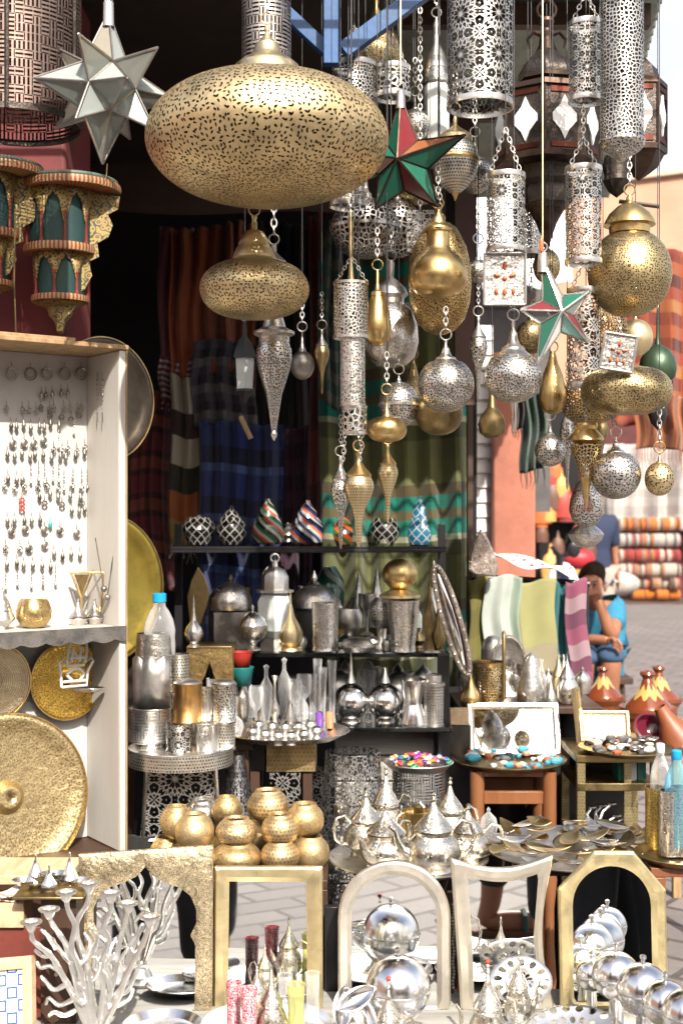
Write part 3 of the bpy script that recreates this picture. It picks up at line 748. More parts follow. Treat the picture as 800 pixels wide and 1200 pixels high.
for x in (404, 424):
    m2 = MB(); chain(m2, P(x, 508, D), P(x-3, 545, D), .012, .001); t.part('tail_chain', m2, silver)
m2 = MB(); m2.tube([ap, Vector((ap.x, D, ZR))], .0011, 5); t.part('wire', m2, black_iron)
t.part('chain', m, silver)
lamp('rope_hanger', 'pale twisted brass rod hook beside the long tiered silver lantern', 411, 2.9, [('rod', brass_pale, [(1.6, 246), (3, 250), (1.8, 256), (2.8, 264), (1.8, 275), (2.6, 290), (1.6, 305), (3.5, 325), (5, 334)])], cat='hook', ring=False)
lamp('bulb_lantern', 'slim egg shaped brass bulb lantern between tiered cylinders and silver bell', 442, 2.9, [
    ('cap', brass, [(1, 316), (2.2, 320), (2, 332), (4, 340), (8, 343), (8.5, 347)]),
    ('body', brass, [(8, 347), (12, 356), (15.5, 372), (16.5, 386), (14, 398), (8, 404), (0, 406)])])
lamp('bell_lantern', 'large worn silver bell lantern behind the slim brass egg', 458, 3.05, [
    ('cap', silver_dull, [(2, 305), (4, 308), (3, 325), (9, 330), (17, 338), (20, 346), (15, 350), (15, 356)]),
    ('body', silver_ham, [(15, 355), (26, 365), (31, 384), (32, 402), (28, 418), (18, 428), (4, 431), (0, 431)], {'seg': 56})])
# ---- L, M, N, O
ball_lantern('silver mesh ball lantern hanging below the mesh egg lantern', 522, 2.8, 451, 33, silver_mesh, silver, 398, 20, 32, up=360, group=None)
lamp('dish_lantern', 'dark brass bowl lantern tucked under the silver mesh ball', 514, 3.0, [('body', brass_dark, ell(484, 28, 26, 16, .2, 1, .85))], ring=False)
ball_lantern('small bright silver cutwork ball above the small brass saucer', 467, 3.0, 474, 23, silver_leaf, silver, 438, 9, 27, band=True)
lamp('saucer_lantern', 'smallest brass saucer lantern, plain, at the foot of the tiered silver lantern', 453, 2.85, [
    ('cap', brass, [(1, 462), (1.6, 470), (2, 482), (7, 489), (8, 491)]),
    ('body', brass, ell(503, 23.5, 15, 18, .1, 1, .65), {'seg': 56})])
# ---- P Q R pendants
def teardrop(label, cx, D, y0, y1, r, mat, m2, group=None, up='rail', bulb=.38):
    h = y1-y0
    return lamp('teardrop_lantern', label, cx, D, [
        ('cap', m2, [(.8, y0), (r*.2, y0+h*.03), (r*.12, y0+h*.07), (r*.2, y0+h*.12), (r*.4, y0+h*.17), (r*.75, y0+h*.23), (r*.85, y0+h*.25), (r*.8, y0+h*.27)]),
        ('body', mat, [(r*.78, y0+h*.265), (r*.97, y0+h*.33), (r, y0+h*bulb), (r*.8, y0+h*(bulb+.1)), (r*.45, y0+h*(bulb+.21)), (r*.27, y0+h*(bulb+.32)), (r*.16, y1-h*.06), (r*.1, y1-h*.02), (0, y1)])], group=group, up=up, seg=36, link=.012, lr=.001)
teardrop('silver teardrop lantern, left of the three teardrops over the pot shelf', 399, 2.95, 534, 644, 12, silver_leaf, silver)
teardrop('wide ribbed brass teardrop lantern, middle of the three over the pot shelf', 420, 2.85, 528, 642, 18, brass_ham, brass)
teardrop('narrow brass spinning top pendant, right of the three teardrops over the pot shelf', 454, 2.95, 520, 614, 12, brass_ham, brass)
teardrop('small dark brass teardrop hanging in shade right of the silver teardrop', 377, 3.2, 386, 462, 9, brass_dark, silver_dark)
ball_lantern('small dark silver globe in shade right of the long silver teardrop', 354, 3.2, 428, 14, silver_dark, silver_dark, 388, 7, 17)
lamp('glass_lantern', 'small black lantern with glass sides hanging in shade left of the silver teardrop', 287, 3.2, [
    ('cap', black_iron, [(1, 376), (3, 384), (2, 392), (8, 400), (14, 414), (15, 420)], {'seg': 6, 'flat': True}),
    ('glass', glass_milk, [(12, 420), (10, 456)], {'seg': 6, 'flat': True}),
    ('base', black_iron, [(11, 456), (12, 459), (5, 466), (0, 474)], {'seg': 6, 'flat': True})])
m = MB(); D = 3.2; m.tube([P(282, 488, D), P(294, 514, D)], .007, 6, 0); solo(m, 'price_tag_stick', raw_wood, 'little slanted wooden tag hanging in shade under the black glass lantern', 'tag', P(288, 500, D))
# ---- T U
cyl_lamp('cylinder_lantern', 'widest silver cylinder lantern with bold floral cutwork, top centre right', 562, 2.7, 38.5, -60, 127, silver_floral, silver, up='rail', apex=-110, band=7)
lamp('acorn_lantern', 'brass and silver mesh acorn lantern left of the dark panelled lantern', 533, 3.0, [
    ('cap', brass_pale, [(1, 132), (2.5, 140), (2, 146), (6, 150), (14, 155), (20, 160), (20, 166)]),
    ('body', silver_dots, [(19, 165), (26, 175), (27, 190), (24, 205), (15, 218), (6, 226)]),
    ('band', brass, [(26.5, 184), (28, 186), (28, 189), (26.5, 191)]),
    ('finial', brass, [(5, 225), (3, 229), (1.5, 233), (0, 236)])])
# ---- W dark panelled lantern
def panelled(label, cx, D, y0, y1, R_, full=True, n=8, rot=.2, top=22):
    k = D/F; base = P(cx, y1+ (95 if full else 30), D)
    t = Thing('panelled_lantern', label, 'lantern', base)
    c = P(cx, y1, D); H = (y1-y0)*k; rr = R_*k
    def ring(parts, name, mat, flat=True, seg=n):
        m = MB(); m.lathe(prof(parts, D, base.z), base, seg, flat=flat, ph=rot+pi/n); return t.part(name, m, mat)
    ring([(R_*.98, y0+2), (R_*.98, y1-2)], 'body', copper_engr)
    ring([(R_*.6, y0-2), (R_*1.03, y0-1), (R_*1.05, y0+5), (R_*.97, y0+6)], 'cornice', copper_dk)
    ring([(R_*.97, y1-6), (R_*1.05, y1-5), (R_*1.03, y1+1), (R_*.5, y1+2)], 'cornice', copper_dk)
    for i in range(n):
        a = rot+2*pi*i/n
        M = Matrix.Translation(c) @ Matrix.Rotation(a+pi/2, 4, 'Z')
        ap = rr*cos(pi/n)*.98; w = rr*sin(pi/n)*.97
        if cos(a-(-pi/2)) < -.3: continue
        # panel frame strips, red bands, glass diamond
        m = MB(); 
        for z in (H*.1, H*.84): m = MB(); m.prism([(-w*.7, z), (w*.7, z), (w*.7, z+H*.07), (-w*.7, z+H*.07)], -ap-.003, -ap+.001, M); t.part('red_band', m, copper_red)
        m = MB(); dz = H*.5; dm = [(0, dz-H*.3), (w*.22, dz-H*.17), (w*.62, dz-H*.05), (w*.62, dz+H*.05), (w*.22, dz+H*.17), (0, dz+H*.3), (-w*.22, dz+H*.17), (-w*.62, dz+H*.05), (-w*.62, dz-H*.05), (-w*.22, dz-H*.17)]
        m.prism(dm, -ap-.004, -ap, M); t.part('glass_pane', m, glass_white)
        m = MB(); e = M @ Vector((w*1.02, -ap-.001, 0)); m.tube([e, e+Vector((0, 0, H))], .0035, 6); t.part('corner_post', m, copper_dk)
    return t, ring, c, base
t, ring, c, base = panelled('big dark copper panelled lantern with white glass diamonds, below the awning', 640, 3.0, 112, 196, 62, n=8, rot=.2)
ring([(12, 60), (26, 74), (33, 86), (33, 94), (30, 98), (36, 104), (40, 112)], 'dome', copper_engr)
ring([(31, 92), (35, 93), (35, 97), (31, 98)], 'dome_band', copper_dk)
ring([(8, 22), (9, 26), (5, 34), (8, 42), (9, 52), (13, 61)], 'finial', copper_dk, seg=16, flat=False)
ring([(36, 197), (34, 214), (28, 220), (30, 226), (28, 240), (22, 246)], 'lower_dome', copper_engr)
ring([(22, 244), (12, 262), (7, 276), (3, 290), (0, 300)], 'drop', copper_dk, seg=16, flat=False)
m = MB(); m.torus(P(640, 12, 3.0), .022, .003, 'y'); chain(m, P(640, 2, 3.0), Vector((P(640, 0, 3).x, 3.0, ZR)), .022, .002); t.part('ring', m, copper_dk)
m = MB(); 
for s in (-1, 1):
    q = P(640, 44, 3.0); m.tube([q, q+Vector((s*.03, 0, .012)), q+Vector((s*.045, 0, -.005)), q+Vector((s*.04, 0, -.025))], [.006, .005, .004, .002], 6)
t.part('finial_arm', m, copper_dk)
t, ring, c, base = panelled('smaller dark panelled lantern at the upper right edge, in front of the sky', 748, 3.2, 100, 180, 32, full=False, n=6, rot=.5)
ring([(10, 70), (22, 82), (24, 92), (30, 99)], 'dome', copper_engr)
ring([(30, 181), (22, 196), (12, 204), (0, 212)], 'lower_dome', copper_dk)
m = MB(); chain(m, P(748, 70, 3.2), Vector((P(748, 0, 3.2).x, 3.2, ZR)), .02, .002); t.part('chain', m, copper_dk)
# small dark bulb under the cylinder (735,200)
lamp('bulb_lantern', 'small dark copper bulb lantern above the big brass globe', 722, 3.05, [('body', copper_engr, [(6, 176), (14, 184), (17, 196), (14, 206), (16, 212), (10, 224), (0, 232)])])
# ---- X Y
cyl_lamp('cylinder_lantern', 'medium silver cylinder lantern with leaf cutwork and chains, left of the tall mesh cylinder', 686, 2.7, 20, 26, 120, silver_floral_s, silver, up='rail', apex=-10)
lamp('tall_cylinder_lantern', 'tall silver mesh cylinder lantern with scalloped foot, top right', 728, 2.65-.05, [
    ('rim', silver, [(23, -62), (26.5, -60), (26.5, -54), (25, -54)]),
    ('body', silver_cell_s, [(25, -55), (25.5, 164)], {'seg': 56}),
    ('foot', silver_leaf, [(25.5, 163), (27, 165), (27, 169), (22, 176), (12, 182), (4, 188), (0, 190)])])
# ---- AA BB
cyl_lamp('cylinder_lantern', 'silver cylinder lantern on a forked chain above the square plaque with orange stones', 592, 2.65-.05, 22.5, 204, 296, silver_floral_s, silver, up='rail', apex=150)
def plaque(label, cx, cy, w, h, D, tilt, up, upx=None):
    M = Matrix.Translation(P(cx, cy, D)) @ Matrix.Rotation(R(tilt), 4, 'Y'); k = D/F; W, H = w*k/2, h*k/2
    t = Thing('square_plaque', label, 'plaque', P(cx, cy, D))
    m = MB(); m.prism([(-W, -H), (W, -H), (W, H), (-W, H)], 0, .008, M); t.part('plate', m, silver_ham, bevel=.001)
    m = MB()
    for a, b in (((-W, -H), (W, -H)), ((W, -H), (W, H)), ((W, H), (-W, H)), ((-W, H), (-W, -H))): m.tube([M @ Vector((a[0], -.002, a[1])), M @ Vector((b[0], -.002, b[1]))], .0028, 6)
    t.part('edge', m, silver_dull)
    for x, z, rx, rz, an in ((0, .52, .1, .17, 0), (-.38, .14, .16, .07, 18), (.38, .14, .16, .07, -18), (0, .02, .12, .1, 0), (-.42, -.48, .09, .13, 0), (0, -.5, .1, .15, 0), (.42, -.48, .09, .13, 0)):
        m = MB(); m.ball((0, 0, 0), 1, 12, 8); m.xf(M @ Matrix.Translation((x*W, -.002, z*H)) @ Matrix.Rotation(R(an), 4, 'Y') @ Matrix.Diagonal((rx*W, .004, rz*H, 1))); t.part('stone', m, orange_stone)
    m = MB(); e = M @ Vector((0, 0, H)); chain(m, e, P(upx or cx, up, D) if up else Vector((e.x, D, ZR)), .01, .0009); t.part('chain', m, silver)
plaque('square silver plaque set with seven orange stones, straight, below the forked chain cylinder', 591, 327, 48, 60, 2.6, 0, 296)
# ---- CC EE
cyl_lamp('cylinder_lantern', 'slim silver floral cylinder lantern left of the big brass globe', 683, 2.7, 21, 196, 310, silver_floral_s, silver, up=122, apex=160)
cyl_lamp('cylinder_lantern', 'short silver cylinder lantern behind the red and white star', 683, 2.8, 18.5, 338, 455, silver_floral, silver, up=None, chains=True, apex=308)
# ---- FF globe etc
lamp('globe_lantern', 'big brass globe lantern with domed lid, right side', 737, 2.8, [
    ('cap', brass, [(1.5, 228), (4, 232), (3.5, 237), (14, 242), (24, 251), (29, 260), (30, 264), (24, 266), (23.5, 274)]),
    ('body', brass_mesh_dark, ell(320, 48.5, 51, 32, .17, 1, .9), {'seg': 80})])
lamp('brass_dish_lantern', 'brass lattice dome lantern hidden behind the big globe lantern', 702, 3.0, [('body', brass_cell, ell(385, 32, 26, 16, .1, .95, .8)), ('foot', brass, [(10, 408), (16, 412), (10, 420)])], ring=False)
ball_lantern('pale brass ball peeping from behind the tilted plaque', 744, 3.1, 396, 20, brass_pale, brass_pale, 365, 6, 22)
plaque('tilted square silver plaque with orange stones, above the flat brass disc lantern', 724, 413, 38, 42, 2.65, 9, 372)
lamp('disc_lantern', 'flat tarnished brass disc lantern below the tilted plaque', 733, 2.75, [
    ('body', brass_mesh_dark, ell(458, 53, 28, 26, .04, 1, .6), {'seg': 72})], ring=False, up=434)
# ---- II JJ KK
ball_lantern('silver mesh ball lantern with shouldered cap, below the straight plaque', 601, 2.65, 441, 34, silver_mesh, silver, 375, 23, 31, up=358, cxu=594)
lamp('bulb_lantern', 'dark olive brass bulb hanging behind the silver mesh ball', 576, 2.9, [('cap', brass_dark, [(1.5, 455), (3, 462), (5, 472), (6, 478)]), ('body', brass_dark, [(6, 478), (13, 487), (16.5, 497), (14, 508), (7, 513), (0, 514)])], ring=False)
lamp('silver_dangle', 'thin silver spike pendant hanging under the silver mesh ball', 602, 2.8, [('spike', silver, [(3, 462), (4.5, 472), (3, 490), (2, 505), (0, 508)])], cat='pendant', ring=False)
lamp('bulb_lantern', 'long golden bulb lantern under the red and white star', 647, 2.9, [('body', brass, [(3, 412), (6, 425), (12, 440), (15.5, 458), (16, 470), (12, 481), (5, 485), (0, 486)])])
# ---- LL chain of brass shapes
lamp('bowl_lantern', 'brass lattice bowl lantern behind the flat brass disc', 690, 2.95, [('body', brass_cell, ell(470, 34, 28, 18, .1, 1, .75))])
lamp('spire_lantern', 'flared brass lantern tapering to a spike, below the lattice bowl', 686, 2.8, [
    ('cap', brass, [(13, 496), (14, 499), (12, 503), (20, 512), (21, 516), (12, 520)]),
    ('body', brass_cell, [(12, 519), (19, 521), (18, 527), (11, 545), (7, 560)]),
    ('spike', brass, [(7, 559), (4, 575), (2, 590), (0, 600)])], ring=False, up=455)
lamp('footed_lantern', 'silver egg lantern on a stepped foot, lowest of the right hand lanterns', 686, 2.95, [
    ('cap', silver, [(1, 545), (3, 550), (4, 560)]),
    ('body', silver_leaf, [(4, 560), (12, 568), (18, 584), (20, 598), (16, 610), (10, 616)]),
    ('foot', silver_ham, [(9, 615), (17, 621), (21, 626), (18, 633), (10, 640), (3, 642)])])
ball_lantern('silver scrollwork ball lantern with a slanting chain, low at the right', 721, 2.8, 556, 29, silver_leaf, silver, 512, 17, 29, up=480, cxu=712)
ball_lantern('small dark silver ball lantern hanging in front of the green robe', 644, 2.9, 528, 18, silver_mesh, silver_dull, 492, 9, 19)
ball_lantern('smallest golden mesh ball lantern at the far right', 772, 2.8, 561, 17, brass_leaf2, brass, 530, 7, 20)
gl_th = lamp('glass_lantern', 'dark green onion lantern with tapering glass ribs at the right edge', 770, 3.2, [
    ('cap', paint('verdigris', (.06, .1, .06), .4, .5, metallic=.6), [(1, 362), (2, 395), (4, 404), (14, 410), (20, 420), (22, 432), (20, 442), (16, 446)]),
    ('glass', glass_milk, [(17, 446), (9, 480)], {'seg': 8, 'flat': True}),
    ('foot', black_iron, [(10, 479), (11, 486), (8, 496), (3, 501), (0, 505)])], ring=False)
m = MB(); r0 = P(770, 446, 3.2); r1 = P(770, 480, 3.2)
for i in range(8):
    a = 2*pi*i/8+pi/2; m.tube([r0+Vector((cos(a)*.0365, sin(a)*.0365, 0)), r1+Vector((cos(a)*.0195, sin(a)*.0195, 0))], .0018, 5)
gl_th.part('ribs', m, black_iron)
# extra shapes at right of cluster
ball_lantern('dim brass ball lantern glimpsed between the star and the slim cylinder', 640, 3.2, 312, 16, brass_mesh_dark, brass_dark, 280, 7, 20)
# ---- stars
glass_star2 = glassy('star_glass_dusty', (.38, .4, .37), .2, frosted=.3); glass_star3 = glassy('star_glass_warm', (.48, .44, .36), .18, frosted=.35)
def star_mesh(t, verts_center, spikes, mats, came, rc=.0026):
    """spikes: list of (ring points, tip). Facets cycle through mats"""
    edges = set(); fi = 0
    for pts, tip in spikes:
        n = len(pts)
        for i in range(n):
            a, b = Vector(pts[i]), Vector(pts[(i+1) % n]); m = MB()
            m.add([a, b, Vector(tip)], [[0, 1, 2]], None, 0, True)
            t.part('glass_pane', m, mats[fi % len(mats)]); fi += 1
            ka = tuple(round(x, 4) for x in a); kb = tuple(round(x, 4) for x in b); kt = tuple(round(x, 4) for x in Vector(tip))
            for e in ((ka, kb), (ka, kt), (kb, kt)): edges.add(tuple(sorted(e)))
    m = MB()
    for a, b in edges:
        if (Vector(a)-Vector(b)).length > 1e-4: m.tube([a, b], rc, 5)
    t.part('came', m, came)
D = 2.65; c = P(124, 104, D)
t = Thing('star_lantern', 'silver and clear glass many pointed star lantern at upper left', 'star lantern', c)
rr = 27*D/F; L = 84*D/F; L3 = 80*D/F
Rm = Matrix.Rotation(R(27), 3, 'Z') @ Matrix.Rotation(R(8), 3, 'X')
V = [Vector((x, y, z)) for x in (-1, 0, 1) for y in (-1, 0, 1) for z in (-1, 0, 1) if abs(x)+abs(y)+abs(z) == 2]
sp = []
for ax in range(3):
    for s in (-1, 1):
        q = [v for v in V if v[ax] == s]; n = Vector([s if i == ax else 0 for i in range(3)])
        o = n.orthogonal().normalized(); u = n.cross(o); q.sort(key=lambda v: math.atan2(v.dot(u), v.dot(o)))
        sp.append(([c+Rm @ (v*rr) for v in q], c+Rm @ (n*(L if ax != 2 else 86*D/F))))
for sx in (-1, 1):
    for sy in (-1, 1):
        for sz in (-1, 1):
            n = Vector((sx, sy, sz)); q = [v for v in V if v.dot(n) == 2]
            o = n.orthogonal().normalized(); u = n.cross(o).normalized(); q.sort(key=lambda v: math.atan2(v.dot(u), v.dot(o)))
            sp.append(([c+Rm @ (v*rr) for v in q], c+Rm @ (n.normalized()*L3)))
star_mesh(t, c, sp, [glass_star, glass_star2, glass_star, glass_star3], silver_dark, .0026)
m = MB(); q = c+Rm @ Vector((0, 0, 86*D/F)); m.lathe([(.012, -.03), (.011, .02), (.006, .024)], q, 16); m.torus(q+Vector((0, 0, .03)), .009, .0014, 'y'); t.part('cap', m, silver)
m = MB()
for s in (-.004, .004): m.tube([q+Vector((s, 0, .03)), Vector((q.x+s, D, ZR))], .0012, 5)
t.part('wire', m, silver_dull)
def barn_star(label, cx, cy, D, r, mats, rot, yaw, depth=.3, came=None, npt=5, wire=True, up='rail', tips=None):
    c = P(cx, cy, D); k = D/F; t = Thing('star_lantern', label, 'star lantern', c)
    M = Matrix.Rotation(R(yaw), 3, 'Z')
    outer = []; inner = []
    for i in range(npt):
        a = R(rot)+2*pi*i/npt; ro = r*(tips[i] if tips else 1); outer.append(c+M @ Vector((ro*cos(a)*k, 0, ro*sin(a)*k)))
        b = a+pi/npt; inner.append(c+M @ Vector((r*.43*cos(b)*k, 0, r*.43*sin(b)*k)))
    fr = c+M @ Vector((0, -r*depth*k, 0)); bk_ = c+M @ Vector((0, r*depth*k, 0))
    edges = []; fi = 0
    for i in range(npt):
        for side, ap in ((0, fr), (1, bk_)):
            for q in (inner[i-1], inner[i]):
                m = MB(); m.add([ap, q, outer[i]], [[0, 1, 2]], None, 0, True); t.part('glass_pane', m, mats[fi % len(mats)]); fi += 1
                edges += [(ap, q), (q, outer[i])]
            edges.append((ap, outer[i]))
    m = MB()
    for a, b in edges: m.tube([a, b], .0026, 5)
    t.part('came', m, came or silver_dull)
    top = max(outer, key=lambda v: v.z); m = MB(); m.lathe([(.011, -.028), (.009, .012), (.004, .016)], top, 14); m.torus(top+Vector((0, 0, .024)), .009, .0016, 'y'); t.part('cap', m, silver_dull)
    m = MB(); e = top+Vector((0, 0, .03)); m.tube([e, Vector((e.x, e.y, ZR))], .0016, 5); t.part('wire', m, brass_pale if wire else silver_dull)
barn_star('star lantern of green, brown and red glass behind the huge brass saucer', 472, 192, 2.85, 72, [glass_oxred, glass_green, glass_white, glass_amber, glass_green, glass_amber, glass_aqua, glass_oxred, glass_green, glass_green, glass_white, glass_oxred], 92, -18, .36, copper_dk, tips=[1.1, 1.0, .85, .95, 1.1])
barn_star('star lantern of red, green and white glass beside the brass globe', 651, 367, 2.65-.05, 52, [glass_star2, glass_green, glass_white, glass_oxred, glass_oxred, glass_star2, glass_green, glass_oxred, glass_green, glass_white, glass_white, glass_green, glass_aqua, glass_oxred, glass_aqua, glass_green, glass_star2, glass_green, glass_green, glass_white], 105, 14, .34, silver, tips=[1.25, .85, 1.25, 1.0, .95])
# orange tassel on star
m = MB(); m.lathe([(0, -.012), (.004, -.008), (.005, .012), (.001, .022), (0, .026)], P(634, 290, 2.55), 10); solo(m, 'orange_tassel', orange_stone, 'tiny orange bead hanging above the red and white star', 'bead', P(634, 290, 2.55))

# ---- more lanterns filling the cluster
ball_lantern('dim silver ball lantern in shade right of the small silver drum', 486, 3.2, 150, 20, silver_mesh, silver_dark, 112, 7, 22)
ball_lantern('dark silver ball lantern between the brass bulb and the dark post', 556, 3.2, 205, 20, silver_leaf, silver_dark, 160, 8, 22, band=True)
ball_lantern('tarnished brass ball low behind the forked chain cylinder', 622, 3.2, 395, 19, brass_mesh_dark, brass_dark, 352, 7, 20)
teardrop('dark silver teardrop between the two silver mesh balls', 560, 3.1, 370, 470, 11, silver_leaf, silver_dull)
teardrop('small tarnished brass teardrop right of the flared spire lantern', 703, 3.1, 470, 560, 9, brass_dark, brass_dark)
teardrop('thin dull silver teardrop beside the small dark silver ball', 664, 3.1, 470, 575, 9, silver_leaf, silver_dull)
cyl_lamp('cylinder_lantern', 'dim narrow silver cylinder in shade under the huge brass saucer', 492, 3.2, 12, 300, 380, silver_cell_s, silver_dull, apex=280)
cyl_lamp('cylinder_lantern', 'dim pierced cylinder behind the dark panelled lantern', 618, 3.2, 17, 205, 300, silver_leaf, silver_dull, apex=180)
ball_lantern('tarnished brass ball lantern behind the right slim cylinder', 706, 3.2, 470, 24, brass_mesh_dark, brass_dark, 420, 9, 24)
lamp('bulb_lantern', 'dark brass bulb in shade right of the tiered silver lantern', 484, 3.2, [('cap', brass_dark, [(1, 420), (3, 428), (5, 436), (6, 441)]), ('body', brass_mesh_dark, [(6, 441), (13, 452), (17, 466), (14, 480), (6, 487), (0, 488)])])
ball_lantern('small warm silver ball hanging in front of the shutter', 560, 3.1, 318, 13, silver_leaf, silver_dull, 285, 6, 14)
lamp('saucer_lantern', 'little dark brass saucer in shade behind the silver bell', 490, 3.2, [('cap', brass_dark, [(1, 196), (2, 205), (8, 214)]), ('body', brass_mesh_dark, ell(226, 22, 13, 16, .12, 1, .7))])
# ------------------------------------------------------------------ display case at the left
YAW = R(36); P0 = Vector(((147-400)/F*3.1, 3.1, .68)); ZT = ZP(411, 3.1)
MC = Matrix.Translation(P0) @ Matrix.Rotation(YAW, 4, 'Z')
CD = .18; CW = .62; H = ZT-.68
case = Thing('display_case', 'tall shallow white wooden display case hung with earrings at left', 'display case', P0+Vector((-.3, 0, 0)))
def cb(name, x0, x1, y0, y1, z0, z1, mat, bevel=.002, parent=None):
    m = MB(); m.box(x0, x1, y0, y1, z0, z1); m.xf(MC); return case.part(name, m, mat, bevel=bevel, parent=parent)
cb('side_panel', -.016, 0, .003, CD+.012, 0, H, white_wood)
cb('front_edge', -.0165, .0, -.004, .002, 0, H, white_wood)
cb('edge_strip', .0005, .0035, -.005, .01, 0, H, raw_wood, .0005)
cb('side_panel', -CW, -CW+.016, 0, CD+.012, 0, H, white_wood)
cb('back_panel', -CW+.017, -.017, CD, CD+.012, 0, H, white_felt, 0)
cb('top_board', -CW-.003, .006, -.008, CD+.014, H+.001, H+.013, raw_wood)
ZS = ZP(742, 3.05)-.68
cb('shelf', -CW+.017, -.017, .004, CD-.002, ZS, ZS+.012, white_wood)
# carved dark shelf lip
m = MB(); n = 60; pts = []
for i in range(n+1):
    x = -CW+.0+(CW-.002)*i/n; pts.append((x, ZS-.016-.008*abs(sin(i*.55))))
m.prism([(p[0], p[1]) for p in pts]+[(-.002, ZS+.014), (-CW, ZS+.014)], -.012, -.0045); m.xf(MC)
case.part('shelf_lip', m, paint('carved_grey', (.12, .11, .1), .6, .45, 30, col2=(.03, .03, .03), bump=.5))
m = MB(); m.box(-.6, 0.02, .0, .2, -.66, -.002); m.xf(MC @ Matrix.Translation((0, 0, 0))); 
solo(m, 'low_cupboard', dark_wood, 'dark low cupboard under the white display case', 'cupboard', (P0.x-.3, P0.y, 0), bevel=.004)
nb = Vector((sin(YAW), -cos(YAW), 0))       # normal towards viewer
PB0 = MC @ Vector((0, CD-.004, 0))
def Mat_at(c, yaw=YAW, tilt=0): return Matrix.Translation(c) @ Matrix.Rotation(yaw, 4, 'Z') @ Matrix.Rotation(tilt, 4, 'X')
ear_s = metal('ear_silver', (.35, .32, .28), .4, tarnish=.6)
turq = paint('turquoise', (.05, .4, .36), .35, .2); coral_r = paint('coral_bead', (.6, .06, .03), .3, .1)
pearl = paint('pearl', (.7, .65, .55), .3, .1)
def ear_mesh(kind):
    m = MB(); m.tube([(0, 0, 0), (0, -.003, -.004), (0, -.003, -.012)], .0007, 5)
    if kind == 0: m.torus((0, -.003, -.03), .015, .0016, 'y', 24); m.torus((0, -.003, -.028), .011, .001, 'y', 20)
    elif kind == 1: m.lathe([(0, -.034), (.003, -.03), (.0055, -.024), (.004, -.018), (.001, -.012)], (0, -.004, 0), 10); m.ball((0, -.003, -.012), .002, 8, 5)
    elif kind == 2:
        m.ball((0, -.003, -.014), .0025, 8, 5); m.torus((0, -.003, -.022), .006, .0012, 'y', 14); m.ball((0, -.003, -.022), .003, 8, 5)
        for dx in (-.004, 0, .004): m.ball((dx, -.003, -.031), .0016, 6, 4)
    elif kind == 3:
        for i in range(5): m.ball((0, -.003, -.012-.007*i), .0022 if i % 2 else .0012, 6, 4)
        m.lathe([(0, -.056), (.004, -.05), (.0015, -.042)], (0, -.003, 0), 8)
    elif kind == 4:
        m.ball((0, -.003, -.022), .007, 12, 8, sy=.4, sz=1.4); m.torus((0, -.003, -.022), .009, .001, 'y', 14)
    elif kind == 5:
        for i in range(7): m.ball((.006*cos(i*.9), -.003, -.02+.006*sin(i*.9)), .0028, 6, 4)
    return m
ROWS_X = 1
KN = ['big double hoop earring', 'small drop earring', 'round rosette earring', 'long beaded dangle earring', 'oval shield earring', 'flower cluster earring']
protos = {}
def earring(kind, px, py, mat, label, group):
    c = onplane(px, py, PB0, nb)+nb*.003
    key = (kind, mat.name)
    if key not in protos:
        o = ear_mesh(kind).build('earring', mat); protos[key] = o
    else:
        o = protos[key].copy(); COL.objects.link(o)
    o.location = c; o.rotation_euler = (0, 0, YAW); tag(o, label, 'earring', group)
for i, x in enumerate((13, 35, 54, 75, 94)): earring(0, x, 424, ear_s, 'big double hoop earring in the top row of the white display case', 'hoop earrings in the top row')
rn = random.Random(11)
ROWS = [(453, 1, range(46, 92, 8), 'second'), (470, 2, range(8, 104, 8), 'third'), (489, 1, range(12, 70, 8), 'fourth'), (507, 4, range(14, 60, 12), 'fifth'), (524, 1, range(6, 104, 9), 'sixth'),
        (540, 3, range(34, 72, 9), 'seventh'), (560, 2, range(4, 98, 13), 'eighth'), (580, 5, range(52, 96, 20), 'ninth'), (590, 1, range(84, 104, 8), 'tenth'), (612, 4, range(12, 106, 19), 'eleventh'), (634, 2, range(6, 30, 9), 'twelfth'),
        (516, 2, range(62, 104, 9), 'fifth right'), (549, 1, range(8, 34, 9), 'seventh left'), (551, 3, range(76, 104, 9), 'seventh right'), (571, 1, range(44, 104, 12), 'eighth low'), (600, 1, range(6, 50, 10), 'tenth left'), (480, 5, range(58, 104, 12), 'third low'), (652, 1, range(8, 60, 10), 'thirteenth left'), (630, 4, range(32, 60, 18), 'twelfth right'), (640, 1, range(64, 104, 10), 'thirteenth'), (664, 3, range(6, 70, 15), 'bottom')]
for y, kd, xs, nm in ROWS:
    for x in xs:
        if rn.random() < .05: continue
        mt = ear_s if rn.random() < .9 else (pearl if rn.random() < .5 else brass_dark)
        earring(kd, x+rn.uniform(-2, 2), y+rn.uniform(-3, 3), ear_s, '%s in the %s row of the white display case' % (KN[kd], nm), 'earrings in the %s row' % nm)
earring(5, 25, 577, coral_r, 'coral red bead cluster earring on the white display case', None)
earring(5, 25, 586, coral_r, 'lower coral red bead cluster earring on the white display case', None)
earring(1, 58, 604, turq, 'turquoise drop earring low on the white display case', None)
earring(3, 68, 500, pearl, 'pearl dangle earring with gold top on the white display case', None)
earring(3, 86, 484, pearl, 'long pearl tassel earring high on the white display case', None)
